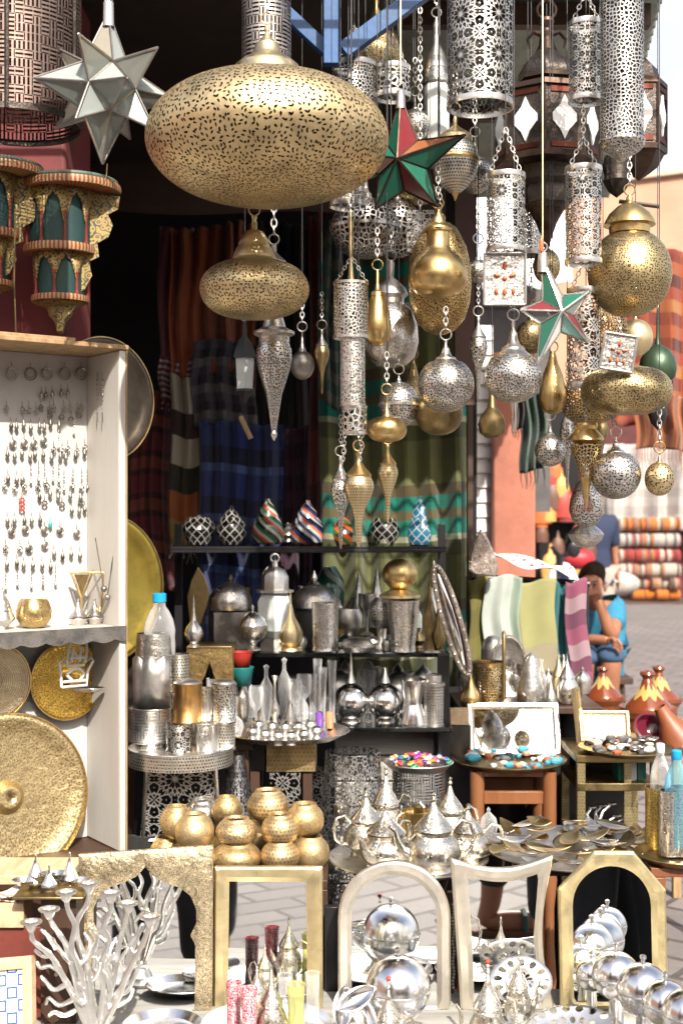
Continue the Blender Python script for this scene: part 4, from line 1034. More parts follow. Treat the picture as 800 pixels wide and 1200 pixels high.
# tall dangles on the side panel
for dx in (117, 123):
    q = Vector((P0.x, P0.y, 0)); ns = Vector((-cos(YAW), -sin(YAW), 0)); c = onplane(dx, 436, MC @ Vector((-.018, 0, 0)), ns)
    m = MB()
    m.tube([c, c+Vector((0, 0, -.02))], .001, 5)
    for i in range(7): m.ball(c+Vector((0, 0, -.02-.012*i)), .0035 if i < 4 else .0015, 8, 5)
    m.tube([c+Vector((0, 0, -.1)), c+Vector((0, 0, -.125))], .0012, 5); m.xf(Matrix.Translation(ns*.006))
    solo(m, 'long_earring', ear_s, 'long grey dangle earring hanging on the side panel of the case', 'earring', c, 'long earrings on the side panel')
# plates in the case
def plate(label, cx, cy, D, r, yaw, tilt, mat, rim=None, deep=.1, name='brass_plate', cat='plate', boss=False, c=None, sx=1):
    c = c if c is not None else P(cx, cy, D); rr = r*c.y/F
    M = Matrix.Translation(c) @ Matrix.Rotation(yaw, 4, 'Z') @ Matrix.Rotation(R(90)+tilt, 4, 'X') @ Matrix.Diagonal((sx, 1, 1, 1))
    t = Thing(name, label, cat, c+Vector((0, 0, -rr*.98)))
    pr = [(0, 0), (rr*.3, .0005), (rr*.7, .003), (rr*.82, rr*deep*.5), (rr*.9, rr*deep), (rr*.97, rr*deep*1.02)]
    if boss: pr = [(0, rr*.12), (rr*.12, rr*.1), (rr*.2, .0)]+pr[1:]
    m = MB(); m.lathe(pr, (0, 0, 0), 72); m.xf(M); t.part('dish', m, mat, solid=.0015)
    m = MB(); m.torus((0, 0, rr*deep*1.02), rr*.975, .0022, 'z', 72); m.xf(M); t.part('rim', m, rim or brass); return t
def inplane(px, py, off=.012): return onplane(px, py, PB0, nb)+nb*off
plate('golden hammered brass plate hanging beside the hamsa ornament in the display case', 0, 0, 0, 47, YAW, 0, metal('brass_yellow', (.85, .55, .12), .22, engrave=('leaf', 150, .25), tarnish=.25, bumps=.6), c=inplane(75, 796, .02), deep=.06)
plate('speckled brass plate cut off by the left edge, above the huge round tray', 0, 0, 0, 47, YAW, 0, metal('brass_speck', (.6, .48, .3), .3, engrave=('dots', 190, .28), tarnish=.4, bumps=.5), c=inplane(-14, 798, .03), deep=.06)
plate('huge pierced brass tray leaning at the bottom of the display case', 0, 0, 0, 100, YAW, R(-6), metal('brass_tray', (.78, .62, .34), .36, engrave=('leaf', 110, .2), tarnish=.35, bumps=.5), c=inplane(0, 930, .05), deep=.07, boss=True, name='brass_tray', cat='tray')
plate('dark round plate with a thin gold rim sticking out behind the display case', 118, 468, 3.5, 74, R(48), 0, metal('bronze_dark', (.12, .1, .08), .3, tarnish=.3), deep=.12)
plate('plain yellow brass plate sticking out behind the display case, below the dark one', 116, 690, 3.55, 90, R(48), 0, metal('brass_satin', (.6, .46, .1), .36, tarnish=.3, bumps=.05), deep=.12)
# hamsa ornament with dish
c = inplane(70, 776, .09); M = Mat_at(c); t = Thing('hamsa_holder', 'white openwork hamsa hand ornament with a small oval dish', 'ornament', c+Vector((0, 0, -.03)))
m = MB(); k = c.y/F
def ptl(x, y): return M @ Vector(((x-70)*k*1.02, 0, -(y-766)*k))
hm = [[(54, 790), (53, 772), (51, 762), (55, 757), (60, 764), (62, 750), (63, 741), (68, 736), (73, 738), (74, 742), (79, 737), (85, 740), (85, 750), (83, 764), (90, 757), (93, 762), (86, 774), (85, 790), (54, 790)],
      [(66, 762), (68, 744)], [(76, 762), (78, 744)], [(60, 766), (82, 766)], [(60, 776), (68, 770), (76, 770), (82, 776), (76, 784), (68, 784), (60, 776)], [(68, 750), (74, 756), (78, 750)], [(56, 784), (84, 784)], [(64, 757), (82, 757)]]
for ln in hm: m.tube([ptl(*p) for p in ln], .0036, 6)
t.part('hand', m, paint('white_metal', (.75, .75, .73), .35, .2))
m = MB(); m.lathe([(0, 0), (.03, .002), (.045, .01), (.047, .011)], ptl(84, 798), 32, sy=.5); t.part('dish', m, silver_bright, solid=.001)
# goods on the case shelf
ZSH = .68+ZS+.0125
def shelf_item(name, label, cat, cx, off, parts, **kw):
    c = onplane(cx, 735, MC @ Vector((0, off, 0)), nb); D = c.y; y0 = 600+(CH-ZSH)*F/D
    parts = [(p[0], p[1], [(r, y+y0) for r, y in p[2]])+tuple(p[3:]) for p in parts]
    return lamp(name, label, cx, D, parts, cat=cat, up=None, ring=False, **kw)
shelf_item('brass_bowl', 'round hammered brass bowl on the display case shelf', 'bowl', 40, .09, [('bowl', brass_engr, [(15, -31), (15.5, -33), (18, -29), (20.5, -20), (20, -11), (15, -3), (11, 0), (0, 0)])])
shelf_item('silver_dish', 'silver lidded dish at the left end of the display case shelf', 'dish', 2, .1, [('lid', silver_engr, [(0, -50), (3, -46), (4, -40), (9, -32), (12, -22)]), ('dish', silver, [(12, -21), (16, -12), (8, -3), (9, 0), (0, 0)])])
for i, (x, nm) in enumerate(((92, 'left'), (111, 'right'))):
    shelf_item('tiny_tagine', 'tiny silver conical lidded dish, %s one of the two on the case shelf' % nm, 'dish', x, .1, [('dish', silver, [(11, -8), (11.5, -7), (8, -1), (8, 0), (0, 0)]), ('lid', silver_ham, [(0, -28), (1.5, -27), (2, -23), (6, -15), (11, -9)]), ('knob', silver, [(0, -31), (1.6, -29), (0, -27)])])
# brass triangle stand and sticks
c = onplane(103, 700, MC @ Vector((0, .11, 0)), nb); D = c.y; k = D/F
t = Thing('brass_stand', 'brass triangular frame stand behind the tiny silver dishes', 'stand', Vector((c.x, D, ZSH)))
m = MB()
for a, b in (((82, 671), (124, 671)), ((84, 672), (96, 702)), ((108, 672), (96, 702)), ((96, 702), (96, 735)), ((122, 672), (116, 735))):
    m.tube([P(*a, D), P(*b, D)], .003, 6)
m.prism([(P(87, 673, D).x, P(87, 673, D).z), (P(105, 673, D).x, P(105, 673, D).z), (P(96, 698, D).x, P(96, 698, D).z)], D, D+.003); t.part('frame', m, brass)
for i, (a, b) in enumerate((((112, 630), (122, 690)), ((137, 622), (126, 700)))):
    m = MB(); m.tube([P(*a, 3.12), P(*b, 3.12)], .0015, 5); q = P(*b, 3.12); m.ball(q, .008, 10, 6)
    solo(m, 'long_pin', ear_s, ('left' if i == 0 else 'right')+' long thin hair pin leaning inside the display case', 'pin', q)
# ------------------------------------------------------------------ drapery of wood on top of the case
m = MB(); A = P(-20, 404, 2.95); m.box(A.x, P(82, 400, 3.0).x, 2.93, 3.2, ZT+.02, ZT+.034)
m = MB(); m.box(-.32, -.12, .02, .17, H+.0135, H+.024); m.xf(MC); solo(m, 'wooden_board', raw_wood, 'small raw wooden board lying on top of the display case', 'board', MC @ Vector((-.2, .1, H)), bevel=.001)
# ------------------------------------------------------------------ painted arcaded shelves
paint_red = paint('painted_red', (.26, .04, .025), .5, .3, 30); 
g = NT('painted_arabesque'); uv = g.coord('UV'); v = g.n('ShaderNodeTexVoronoi', voronoi_dimensions='2D', feature='SMOOTH_F1', ins={'Scale': 60.0}); g.set(v, 'Vector', uv)
s = g.math('GREATER_THAN', g.math('SINE', g.math('MULTIPLY', v.outputs['Distance'], 18.0)), .35)
c0 = g.mix(s, (.36, .25, .07), (.05, .06, .04)); c0 = g.mix(g.math('MULTIPLY', g.ramp(g.noise(g.coord('Object'), 30, 4).outputs[0], .5, .7), .5), c0, (.25, .12, .05))
arab = g.done(g.principled(**{'Base Color': c0, 'Roughness': .55}))
green_in = paint('shelf_green', (.012, .05, .045), .6, .4, 12, col2=(.01, .03, .035)); teal_top = paint('teal_board', (.07, .12, .1), .6, .4, 20, col2=(.2, .14, .06))
g = NT('painted_edge'); uv = g.coord('UV'); x, y, _ = g.xyz(uv)
s = g.math('GREATER_THAN', g.math('FRACT', g.math('MULTIPLY', x, 90.0)), .5)
edge_m = g.done(g.principled(**{'Base Color': g.mix(s, (.24, .04, .025), (.36, .27, .12)), 'Roughness': .5}))
def arcade(label, cx, D, dy, sc_=1.0):
    k = D/F; base = P(cx, 390+dy, D)
    t = Thing('painted_wall_shelf', label, 'wall shelf', base)
    def Z(y): return ZP(y+dy, D)-base.z
    A0, A1 = -pi-.15, .15
    def disc(r, y0, y1, name, mat):
        nonlocal base
        m = MB(); m.lathe([(0, Z(y1)), (r*k, Z(y1)), (r*k+.002, (Z(y0)+Z(y1))/2), (r*k, Z(y0)), (0, Z(y0))], base, 40, A0, A1, flat=False); return t.part(name, m, mat)
    def tier(r, y0, y1, na, name, dx=-13):
        bs_ = P(cx+dx, 390+dy, D)
        m = MB(); m.lathe([(r*.93*k, Z(y1)), (r*.93*k, Z(y0))], bs_, 40, A0, A1); t.part('back_panel', m, green_in)
        # apron with pointed arches
        n = na*10; top = []; bot = []
        for i in range(n+1):
            a = A0+(A1-A0)*i/n; u = (i % 10)/10; d = abs(u-.5)*2
            hh = (y1-y0); yb = y0+hh*(.1+.62*(d**2.2 if d > .0 else 0)+.07*abs(sin(d*9)))
            if i % 10 == 0: yb = y0+hh*.8
            q = Vector((cos(a)*r*k, sin(a)*r*k, 0)); top.append(bs_+q+Vector((0, 0, Z(y0)))); bot.append(bs_+q+Vector((0, 0, Z(yb))))
        vs, fs, us = top+bot, [], []
        for i in range(n): fs.append([i, i+1, n+2+i, n+1+i]); L = r*k*(A1-A0)/n; us.append([(i*L, 0), ((i+1)*L, 0), ((i+1)*L, top[i+1].z-bot[i+1].z), (i*L, top[i].z-bot[i].z)])
        m = MB(); m.add(vs, fs, us); t.part('arched_apron', m, arab, solid=.004)
        for i in range(na+1):
            a = A0+(A1-A0)*i/na; q = bs_+Vector((cos(a)*r*k, sin(a)*r*k, 0))
            m = MB(); h0, h1 = Z(y1), Z(y0+(y1-y0)*.45)
            m.lathe([(.005, h0), (.005, h0+.006), (.0035, h0+.008), (.0035, h1-.01), (.0055, h1-.004), (.004, h1)], q, 10); t.part('column', m, paint_red)
    disc(57, 216, 224, 'top_board', edge_m); disc(54, 211, 216, 'top_trim', teal_top)
    tier(40, 224, 288, 5, 'upper'); b0 = base; base = P(cx-13, 390+dy, D); disc(42, 288, 297, 'middle_board', edge_m)
    tier(31, 297, 346, 4, 'lower'); disc(33, 346, 353, 'bottom_board', edge_m)
    m = MB(); m.lathe([(0, Z(390)), (.008, Z(388)), (.014*sc_, Z(376)), (.03, Z(368)), (.034, Z(360)), (.07, Z(354))], base, 30, A0, A1); t.part('bracket', m, arab)
    # side scroll bracket
    sc0 = [(97, 226), (140, 228), (138, 243), (126, 250), (132, 262), (127, 276), (114, 284), (116, 300), (104, 306), (108, 322), (100, 338), (88, 346), (90, 360), (78, 372), (74, 388), (68, 388), (70, 340), (92, 290)]
    pts = [((x-85)*k, Z(y)) for x, y in sc0]
    m = MB(); m.prism(pts, -.03, -.018, Matrix.Translation(b0) @ Matrix.Rotation(R(14), 4, 'Z')); t.part('side_scroll', m, arab)
arcade('green and yellow painted wall shelf with two tiers of arches, the whole one at left', 84, 3.34, 2)
arcade('green and yellow painted arched wall shelf cut off by the left edge of the picture', -4, 3.28, -16)
# pale rope and blue scarf at left
m = MB(); m.tube([P(18, 250, 2.98), P(17, 330, 2.98), P(19, 390, 2.98)], .002, 6); solo(m, 'dangling_cord', brass_dark, 'thin dark cord hanging in front of the red pillar', 'cord', P(18, 390, 2.98))
m = MB(); m.tube([P(126, 192, 2.7), P(125, 205, 2.7), P(122, 218, 2.7)], .0012, 5); solo(m, 'loose_wire', brass_pale, 'short loose gold wire dangling from the tip of the glass star', 'wire', P(124, 218, 2.7))
# ------------------------------------------------------------------ black rack
def Dh(h, y): return (CH-h)*F/(y-600)
def yT(h, D): return 600+(CH-h)*F/D
def item(name, label, cat, cx, h, yb, parts, group=None, off=True, **kw):
    """stands at height h with its base at picture row yb; profile rows are given as in the picture"""
    D = Dh(h, yb); return lamp(name, label, cx, D, parts, cat=cat, group=group, up=None, ring=False, **kw)
rk = Thing('shelf_rack', 'black metal shelf rack full of silver and brass goods', 'rack', (-.1, 3.9, 0))
def rb(name, x0, x1, y0, y1, z0, z1, mat=None, bevel=.001):
    m = MB(); m.box(x0, x1, y0, y1, z0, z1); rk.part(name, m, mat or black_iron, bevel=bevel)
XL, XR = (208-400)/F*4.2, (521-400)/F*4.1
gl_black = paint('black_shelf_glass', (.01, .012, .012), .08, .1)
rb('shelf', XL, XR, 4.02, 4.25, 1.372, 1.382)
rb('shelf', (242-400)/F*3.8, (524-400)/F*3.8, 3.72, 4.02, 1.078, 1.09, gl_black)
rb('shelf', (300-400)/F*3.7, (524-400)/F*3.8, 3.62, 4.02, .878, .89, gl_black)
for x in (XL, XR): rb('post', x-.012, x+.012, 4.22, 4.25, 0, 1.46)
x = (517-400)/F*3.75; rb('post', x-.016, x+.016, 3.66, 3.7, 0, 1.09)
x = (243-400)/F*3.8; rb('post', x-.012, x+.012, 3.73, 3.76, 0, 1.077)
rb('top_rail', XL, XR, 4.02, 4.03, 1.383, 1.392)
# grey slatted crate under the rack
cr = Thing('slatted_crate', 'weathered grey slatted wooden crate under the black rack', 'crate', (.1, 3.8, 0))
for i in range(7):
    m = MB(); z = .86-.075*i; m.box((392-400)/F*3.75, (508-400)/F*3.75, 3.74, 3.76, z-.07, z); cr.part('slat', m, grey_wood, bevel=.003)
# glazed pots
def pot_mat(name, base, line, kind, cols=None):
    g = NT(name); uv = g.coord('UV'); x, y, _ = g.xyz(uv)
    if kind == 'lattice':
        s = 26.0
        a = g.math('ABSOLUTE', g.math('SUBTRACT', g.math('FRACT', g.math('ADD', g.math('MULTIPLY', x, s), g.math('MULTIPLY', y, s))), .5))
        b = g.math('ABSOLUTE', g.math('SUBTRACT', g.math('FRACT', g.math('SUBTRACT', g.math('MULTIPLY', x, s), g.math('MULTIPLY', y, s))), .5))
        mk = g.math('LESS_THAN', g.math('MINIMUM', a, b), .06); c = g.mix(mk, base, line)
    else:
        t = g.math('FRACT', g.math('ADD', g.math('MULTIPLY', x, 9.0), g.math('MULTIPLY', y, 12.0)))
        cr_ = g.n('ShaderNodeValToRGB'); cr_.color_ramp.interpolation = 'CONSTANT'; g.set(cr_, 0, t); e = cr_.color_ramp.elements
        for i, cc in enumerate(cols):
            q = e[i] if i < 2 else e.new(i/len(cols)); q.position = i/len(cols); q.color = (*cc, 1)
        c = cr_.outputs[0]
    return g.done(g.principled(**{'Base Color': c, 'Roughness': .18, 'Coat Weight': .4}))
W_ = (.45, .43, .38); K_ = (.008, .008, .01)
p_black = pot_mat('glaze_black_lattice', K_, W_, 'lattice'); p_teal = pot_mat('glaze_teal_lattice', (.01, .12, .22), W_, 'lattice')
p_green = pot_mat('glaze_twist_green', 0, 0, 'twist', [W_, (.02, .12, .05), (.5, .06, .03), W_, (.02, .12, .05), K_])
p_blue = pot_mat('glaze_twist_blue', 0, 0, 'twist', [(.015, .03, .12), W_, (.55, .1, .03), (.015, .03, .12), K_, (.4, .4, .38)])
p_or = pot_mat('glaze_orange_green', 0, 0, 'twist', [(.5, .1, .02), (.02, .12, .04), (.5, .1, .02), K_])
H1 = 1.392
def jar(label, cx, y0, r, mat, lid=.35, neck=True):
    h = 638-y0; yb = 638; b = y0+h*lid
    return item('glazed_jar', label, 'jar', cx, 1.383, yb-.0, [('body', mat, [(r*.5, b-1), (r*.62, b), (r*.9, b+h*.2), (r, b+h*.38), (r*.85, b+h*.55), (r*.6, yb), (0, yb)]), ('lid', mat, [(0, y0), (r*.16, y0+1), (r*.12, y0+h*.06), (r*.3, y0+h*.14), (r*.5, y0+h*.26), (r*.62, b)])], topy=y0)
jar('black glazed jar with white lattice and flat lid, leftmost on the rack top', 233, 603, 20, p_black, .12)
jar('black lattice jar with a small neck, second from left on the rack top', 271, 592, 18, p_black, .3)
jar('twisted green, red and white striped jar on the rack top', 314, 584, 20, p_green, .4)
jar('twisted navy, orange and white striped jar on the rack top', 360, 586, 21, p_blue, .4)
jar('orange and green glazed jar half hidden behind the silver teardrop', 402, 604, 19, p_or, .25)
jar('black jar with white diamond lattice right of the brass teardrops', 450, 596, 19, p_black, .25)
jar('blue and black conical lattice jar, rightmost on the rack top', 493, 581, 20, p_teal, .45)
# rack level 2
H2 = 1.0905; Y2 = 762
def it2(name, label, cat, cx, parts, yb=Y2, **kw):
    return item(name, label, cat, cx, H2, yb, parts, **kw)
it2('box_lantern', 'dark square lantern with a pierced silver dome lid', 'lantern', 270, [
    ('dome', silver_ham, [(0, 681), (9, 684), (19, 690), (25, 700), (25.5, 710), (24, 714)], {}), ('finial', copper_dk, [(0, 672), (2.5, 675), (3.5, 679), (2, 682)]),
    ('body', silver_dark, [(20, 714), (32, 716), (32, 759), (34, 760), (34, 762), (0, 762)], {'seg': 4, 'flat': True, 'ph': pi/4+.25})], seg=40)
hl_th = it2('handled_lantern', 'clear faceted silver lantern with a loop handle and white diamonds', 'lantern', 322, [
    ('top', silver_dull, [(0, 655), (3, 658), (4, 664), (12, 668), (16, 676), (16, 690), (22, 691), (22, 694)], {'seg': 8, 'flat': True}),
    ('glass', glass_milk, [(16, 694), (22, 704), (22, 738), (12, 748)], {'seg': 6, 'flat': True}),
    ('base', silver_dull, [(12, 747), (18, 752), (20, 762), (0, 762)], {'seg': 6, 'flat': True})])
m = MB(); D = Dh(H2, Y2); m.torus(P(322, 654, D), .012, .003, 'y'); m.tube([P(314, 664, D), P(308, 672, D), P(308, 684, D), P(312, 690, D)], .0022, 6)
hl_th.part('handle', m, silver)
it2('genie_bottle', 'pale brass pear shaped bottle with a pointed stopper on the rack', 'bottle', 340, [
    ('body', brass_pale, [(1.5, 706), (3, 712), (5, 722), (11, 732), (15, 742), (14, 752), (8, 757), (7, 758)]), ('stopper', brass_pale, [(0, 690), (1.2, 697), (1.8, 706)]), ('foot', brass_pale, [(7, 757), (14, 759), (15, 762), (0, 762)])], yb=763)
it2('domed_box', 'silver domed box with scalloped edge beside the tall silver beaker', 'box', 368, [
    ('dome', silver_ham, [(0, 684), (8, 686), (20, 692), (27, 703), (28, 711), (26, 714)]), ('finial', silver, [(0, 668), (2, 672), (4, 677), (3, 680), (8, 685)]), ('body', silver_dark, [(24, 714), (24, 760), (26, 762), (0, 762)], {'seg': 6, 'flat': True})], yb=756)
it2('silver_beaker', 'plain hammered silver beaker in front of the domed silver box', 'beaker', 381, [('body', silver_ham, [(15.5, 706), (16.3, 706), (16, 709), (14.5, 758), (15.5, 762), (0, 762)])], yb=765)
it2('footed_bowl', 'round lidded silver bowl on a foot, left of the genie bottle', 'bowl', 296, [
    ('lid', silver, [(0, 708), (2, 711), (1, 716), (8, 719), (14, 725), (17, 733)]), ('bowl', silver_ham, [(18.5, 733), (18, 738), (13, 748), (5, 753), (4, 757), (9, 760), (9, 762), (0, 762)])], yb=766)
it2('silver_goblet', 'small round silver goblet right of the silver beaker', 'goblet', 409, [
    ('cup', silver_dull, [(11, 713), (12, 713), (15.5, 722), (15, 732), (9, 742), (3, 746), (3, 751), (10, 756), (0, 756)])], yb=757)
it2('covered_dish', 'low silver covered dish with a wire handle in the middle of the rack', 'dish', 418, [
    ('lid', silver_dull, [(0, 746), (8, 747), (16, 750), (20, 755)]), ('dish', silver, [(22, 755), (22, 757), (15, 763), (0, 763)])], yb=766)
it2('silver_vase', 'flared silver vase carrying a brass ball and saucer on the rack', 'vase', 472, [
    ('body', silver_ham, [(18, 703), (19, 703), (16, 740), (14, 756), (15, 763), (0, 763)])], yb=764)
D = Dh(H2, 764); zv = ZP(703, D)
it2('brass_ball', 'shiny brass ball resting on a shallow brass saucer on the rack', 'ball', 468, [
    ('ball', brass, ell(673, 20.5, 18.5, 18, .02, .93)), ('saucer', brass_pale, [(7, 690), (16, 693), (24, 697), (24, 700), (14, 703), (0, 703)])], yb=764)
it2('mesh_cup', 'silver cutwork ball cup left of the flared vase', 'cup', 447, [('body', silver_cell_s, ell(718, 16, 20, 16, .15, .93)), ('foot', silver, [(6, 736), (5, 750), (11, 760), (0, 761)])], yb=760)
for i, (x, y0, r, nm) in enumerate(((503, 690, 9, 'left'), (514, 706, 8, 'right'))):
    it2('dark_bottle', 'dark bronze drop bottle at the end of the rack, %s one' % nm, 'bottle', x, [('body', brass_dark, [(0, y0-18), (1.5, y0-6), (2.5, y0+10), (r, y0+34), (r, y0+44), (r*.5, y0+54), (r*.8, 762), (0, 762)])], yb=766)
it2('banded_jar', 'green and white banded glass jar at the back of the rack', 'jar', 386, [('body', pot_mat('glaze_teal_band', 0, 0, 'twist', [(.4, .44, .36), (.02, .14, .1), (.02, .14, .1)]), [(8, 664), (10, 668), (17, 680), (18, 695), (14, 735), (0, 736)])], yb=742)
it2('silver_funnel', 'small silver funnel shape standing behind the covered dish', 'funnel', 420, [('body', silver, [(0, 668), (1.5, 674), (4, 690), (8, 704), (8, 735), (0, 736)])], yb=742)
it2('silver_funnel', 'silver funnel shape beside the brass ball at the back of the rack', 'funnel', 441, [('body', silver, [(0, 664), (1.5, 670), (4, 686), (9, 700), (8, 735), (0, 736)])], yb=743)
# things left of the rack (on a brass arch box)
Hb = ZP(759, 3.55)
m = MB(); D = 3.55; A, B = P(219, 760, D), P(272, 806, D); w2, hh = (B.x-A.x)/2, A.z-.9; cxm = (A.x+B.x)/2
ar = [(-w2, 0), (-w2, hh), (w2, hh), (w2, 0)]
arch_in = [(w2*.62, 0), (w2*.62, hh*.3), (w2*.5, hh*.5), (w2*.2, hh*.66), (0, hh*.84), (-w2*.2, hh*.66), (-w2*.5, hh*.5), (-w2*.62, hh*.3), (-w2*.62, 0)]
t = Thing('arched_stand', 'engraved brass stand with a pointed arch opening', 'stand', (cxm, D, .9))
m.prism(ar+arch_in, 0, .02, Matrix.Translation((cxm, D, .9))); t.part('front', m, brass_engr)
m = MB(); m.box(cxm-w2, cxm+w2, D+.0, D+.13, .9+hh+.0005, .9+hh+.006); t.part('top', m, brass_dark, bevel=.001)
for s in (-1, 1):
    m = MB(); m.box(cxm+s*w2-.003, cxm+s*w2+.003, D+.021, D+.13, .9, .9+hh); t.part('side', m, brass_dark)
item('spire_bottle', 'silver bottle with a very long pointed stopper on the arched brass stand', 'bottle', 227, .9+hh+.006, 757, [('body', silver, [(3, 727), (9, 735), (11.5, 742), (9, 750), (4, 754), (8, 757), (9, 758), (0, 758)]), ('stopper', silver, [(0, 695), (.8, 704), (1.6, 718), (3.5, 728)])])
m = MB(); D = 3.75
m.prism([(P(x, y, D).x, P(x, y, D).z) for x, y in ((232, 664), (240, 676), (246, 694), (242, 712), (236, 730), (228, 742), (222, 728), (219, 700), (224, 680))], D, D+.006); 
solo(m, 'pointed_tray', brass_dark, 'dark bronze leaf shaped tray leaning behind the spire bottle', 'tray', P(232, 740, D), bevel=.002)
m = MB(); D = 3.6; m.lathe([(.024, 0), (.032, .045), (.034, .046)], P(282, 783, D), 24); solo(m, 'red_pot', paint('red_plastic', (.4, .03, .02), .4, .2), 'small red pot beside the arched brass stand', 'pot', P(282, 783, D), solid=.001)
m = MB(); m.lathe([(.026, 0), (.034, .05), (.035, .052)], P(283, 803, D), 24); solo(m, 'teal_pot', paint('teal_plastic', (.01, .2, .2), .4, .2), 'teal pot below the red pot beside the arched brass stand', 'pot', P(283, 803, D), solid=.001)
# side table carrying stand: dark shelf at .9
m = MB(); m.box((160-400)/F*3.5, (300-400)/F*3.5, 3.38, 3.72, .87, .8985); t = Thing('side_table', 'dark side table at the left behind the cups', 'table', (-.4, 3.5, 0)); t.part('top', m, dark_wood, bevel=.002)
for x in (-.55, -.26):
    for y in (3.4, 3.7): m = MB(); m.box(x-.015, x+.015, y-.015, y+.015, 0, .8695); t.part('leg', m, dark_wood)
# ------------------------------------------------------------------ tray with cups (left)
def tray(label, cx, y, h, rx, mat, rim=None, rimh=.01, name='round_tray', skirt=None, n=64, sy=1):
    D = Dh(h, y); r = rx*D/F; c = Vector(((cx-400)/F*D, D, h))
    t = Thing(name, label, 'tray', c)
    m = MB(); m.lathe([(0, -.008), (r*.8, -.008), (r, rimh), (r*.985, rimh+.002), (r*.82, -.005), (0, -.0052)], c, n, sy=sy); t.part('dish', m, mat)
    if skirt:
        m = MB(); m.lathe([(r*.99, -.03), (r*.99, rimh)], c, n, sy=sy); t.part('skirt', m, skirt)
    return t, c, r, D
t, c, r, D = tray('round tray with a pierced brass skirt holding silver and copper cups', 212, 880, .9, 62, silver_dull, skirt=silver_dots)
HL = .895
def cup(label, cx, y0, y1, r, mat, group=None, h=None, lid=False, name='metal_cup', yb=None, D=None):
    D = D or Dh(h or HL, yb or y1); 
    parts = [('body', mat, [(r-.6, y0+3), (r-.4, y0), (r+.3, y0), (r+.3, y0+2), (r-.2, y0+3), (r-.6, y1-3), (r+.2, y1-2), (r+.2, y1), (0, y1)])]
    if lid: parts.append(('lid', silver_dull, [(0, y0-4), (r*.5, y0-4), (r*.9, y0-1.5), (r*.98, y0+.5)]))
    return lamp(name, label, cx, D, parts, cat='cup', group=group, up=None, ring=False)
copper_cup = metal('copper_cup', (.72, .42, .16), .25, tarnish=.25)
cup('pierced silver cup, leftmost in the front row on the skirted tray', 177, 845, 877, 14, silver_dots)
cup('floral pierced silver cup, second in the front row on the skirted tray', 210, 847, 880, 15.5, silver_floral_s)
cup('plain hammered silver cup, third in the front row on the skirted tray', 243, 847, 880, 14, silver_engr)
cup('small dotted silver cup at the right end of the skirted tray', 265, 847, 878, 11, silver_dots)
cup('golden copper cup standing on the front row of cups', 220, 800, 846, 17, copper_cup, D=Dh(HL, 877), lid=True)
cup('lidded pierced silver cup standing on the cups at the tray right side', 263, 800, 846, 14, silver_leaf, D=Dh(HL, 875), lid=True)
cup('tall pierced silver tumbler behind the golden copper cup', 209, 766, 846, 13, silver_dots, D=3.35, lid=False)
cup('black and silver maze pattern drum at the left of the skirted tray', 176, 829, 868, 25, kufic_black, D=3.3)
cup('plain silver tumbler hidden between the copper and lidded cups', 240, 806, 848, 10, silver, D=3.3)
# tall sleeve with water bottle
D = 3.35; base = P(181, 829, D)
t = Thing('bottle_sleeve', 'tall worn silver sleeve with a scalloped rim at left', 'sleeve', base)
m = MB(); pr = prof([(20, 742), (21, 748), (23, 790), (26, 826), (27, 829), (0, 829)], D, base.z); m.lathe(pr, base, 48); t.part('body', m, metal('sleeve_silver', (.6, .56, .5), .28, engrave=('leaf', 120, .16), tarnish=.5, bumps=.5))
m = MB(); rr = 26*D/F
m.sheet(lambda u, v: base+Vector((rr*1.04*cos(-2.6+u*1.9), rr*1.04*sin(-2.6+u*1.9), .004+(.125+.012*abs(sin(u*9)))*v)), 40, 3, .08, .13); t.part('outer_shield', m, silver_dull, solid=.0015)
def bottle(label, cx, y0, y1, r, D, capm, body, tint=None):
    t = lamp('water_bottle', label, cx, D, [
        ('bottle', body, [(r*.38, y0+9), (r*.38, y0+14), (r*.6, y0+20), (r*.86, y0+30), (r, y0+42), (r*.97, y0+50), (r, y0+58), (r*.98, y1-3), (r*.85, y1), (0, y1)]),
        ('cap', capm, [(0, y0-1), (r*.36, y0-1), (r*.43, y0), (r*.43, y0+9), (r*.38, y0+10)])], cat='bottle', up=None, ring=False); return t
cap_blue = paint('cap_blue', (.01, .32, .62), .35, .05)
bottle('clear plastic water bottle with a bright blue cap inside the tall silver sleeve', 187, 696, 812, 18.5, 3.36, cap_blue, glass)
# fretwork stand below left tray
D = 3.2; 
t = Thing('fretwork_stand', 'white and silver fretwork stand with tapering sides under the skirted tray', 'stand', (P(205, 1000, D).x, D, .0))
def quadpx(m, pts, D, th=.006, D2=None):
    m.prism([(P(x, y, D).x, P(x, y, D).z) for x, y in pts], D, D+th)
m = MB(); quadpx(m, [(172, 888), (252, 888), (266, 1060), (158, 1060)], D-.0, .003); t.part('fretwork_panel', m, metal('fret_white', (.85, .84, .82), .35, holes=('floral', 50, .1), tarnish=.12))
m = MB()
for a, b in (((172, 888), (158, 1200)), ((252, 888), (270, 1200)), ((172, 888), (252, 888)), ((166, 985), (260, 985))): m.tube([P(*a, D-.004), P(*b, D-.004)], .0055, 6)
t.part('edge', m, silver)
m = MB(); quadpx(m, [(160, 888), (262, 888), (290, 1250), (145, 1250)], D+.14, .003); t.part('back_panel', m, black_iron)
def cone(name, label, cat, cx, D, pts, mat, rim=None, seg=48, **kw):
    yb = max(p[1] for p in pts)
    return lamp(name, label, cx, D, [('body', mat, pts)], cat=cat, up=None, ring=False, seg=seg, **kw)
gy = lambda D: yT(0, D)
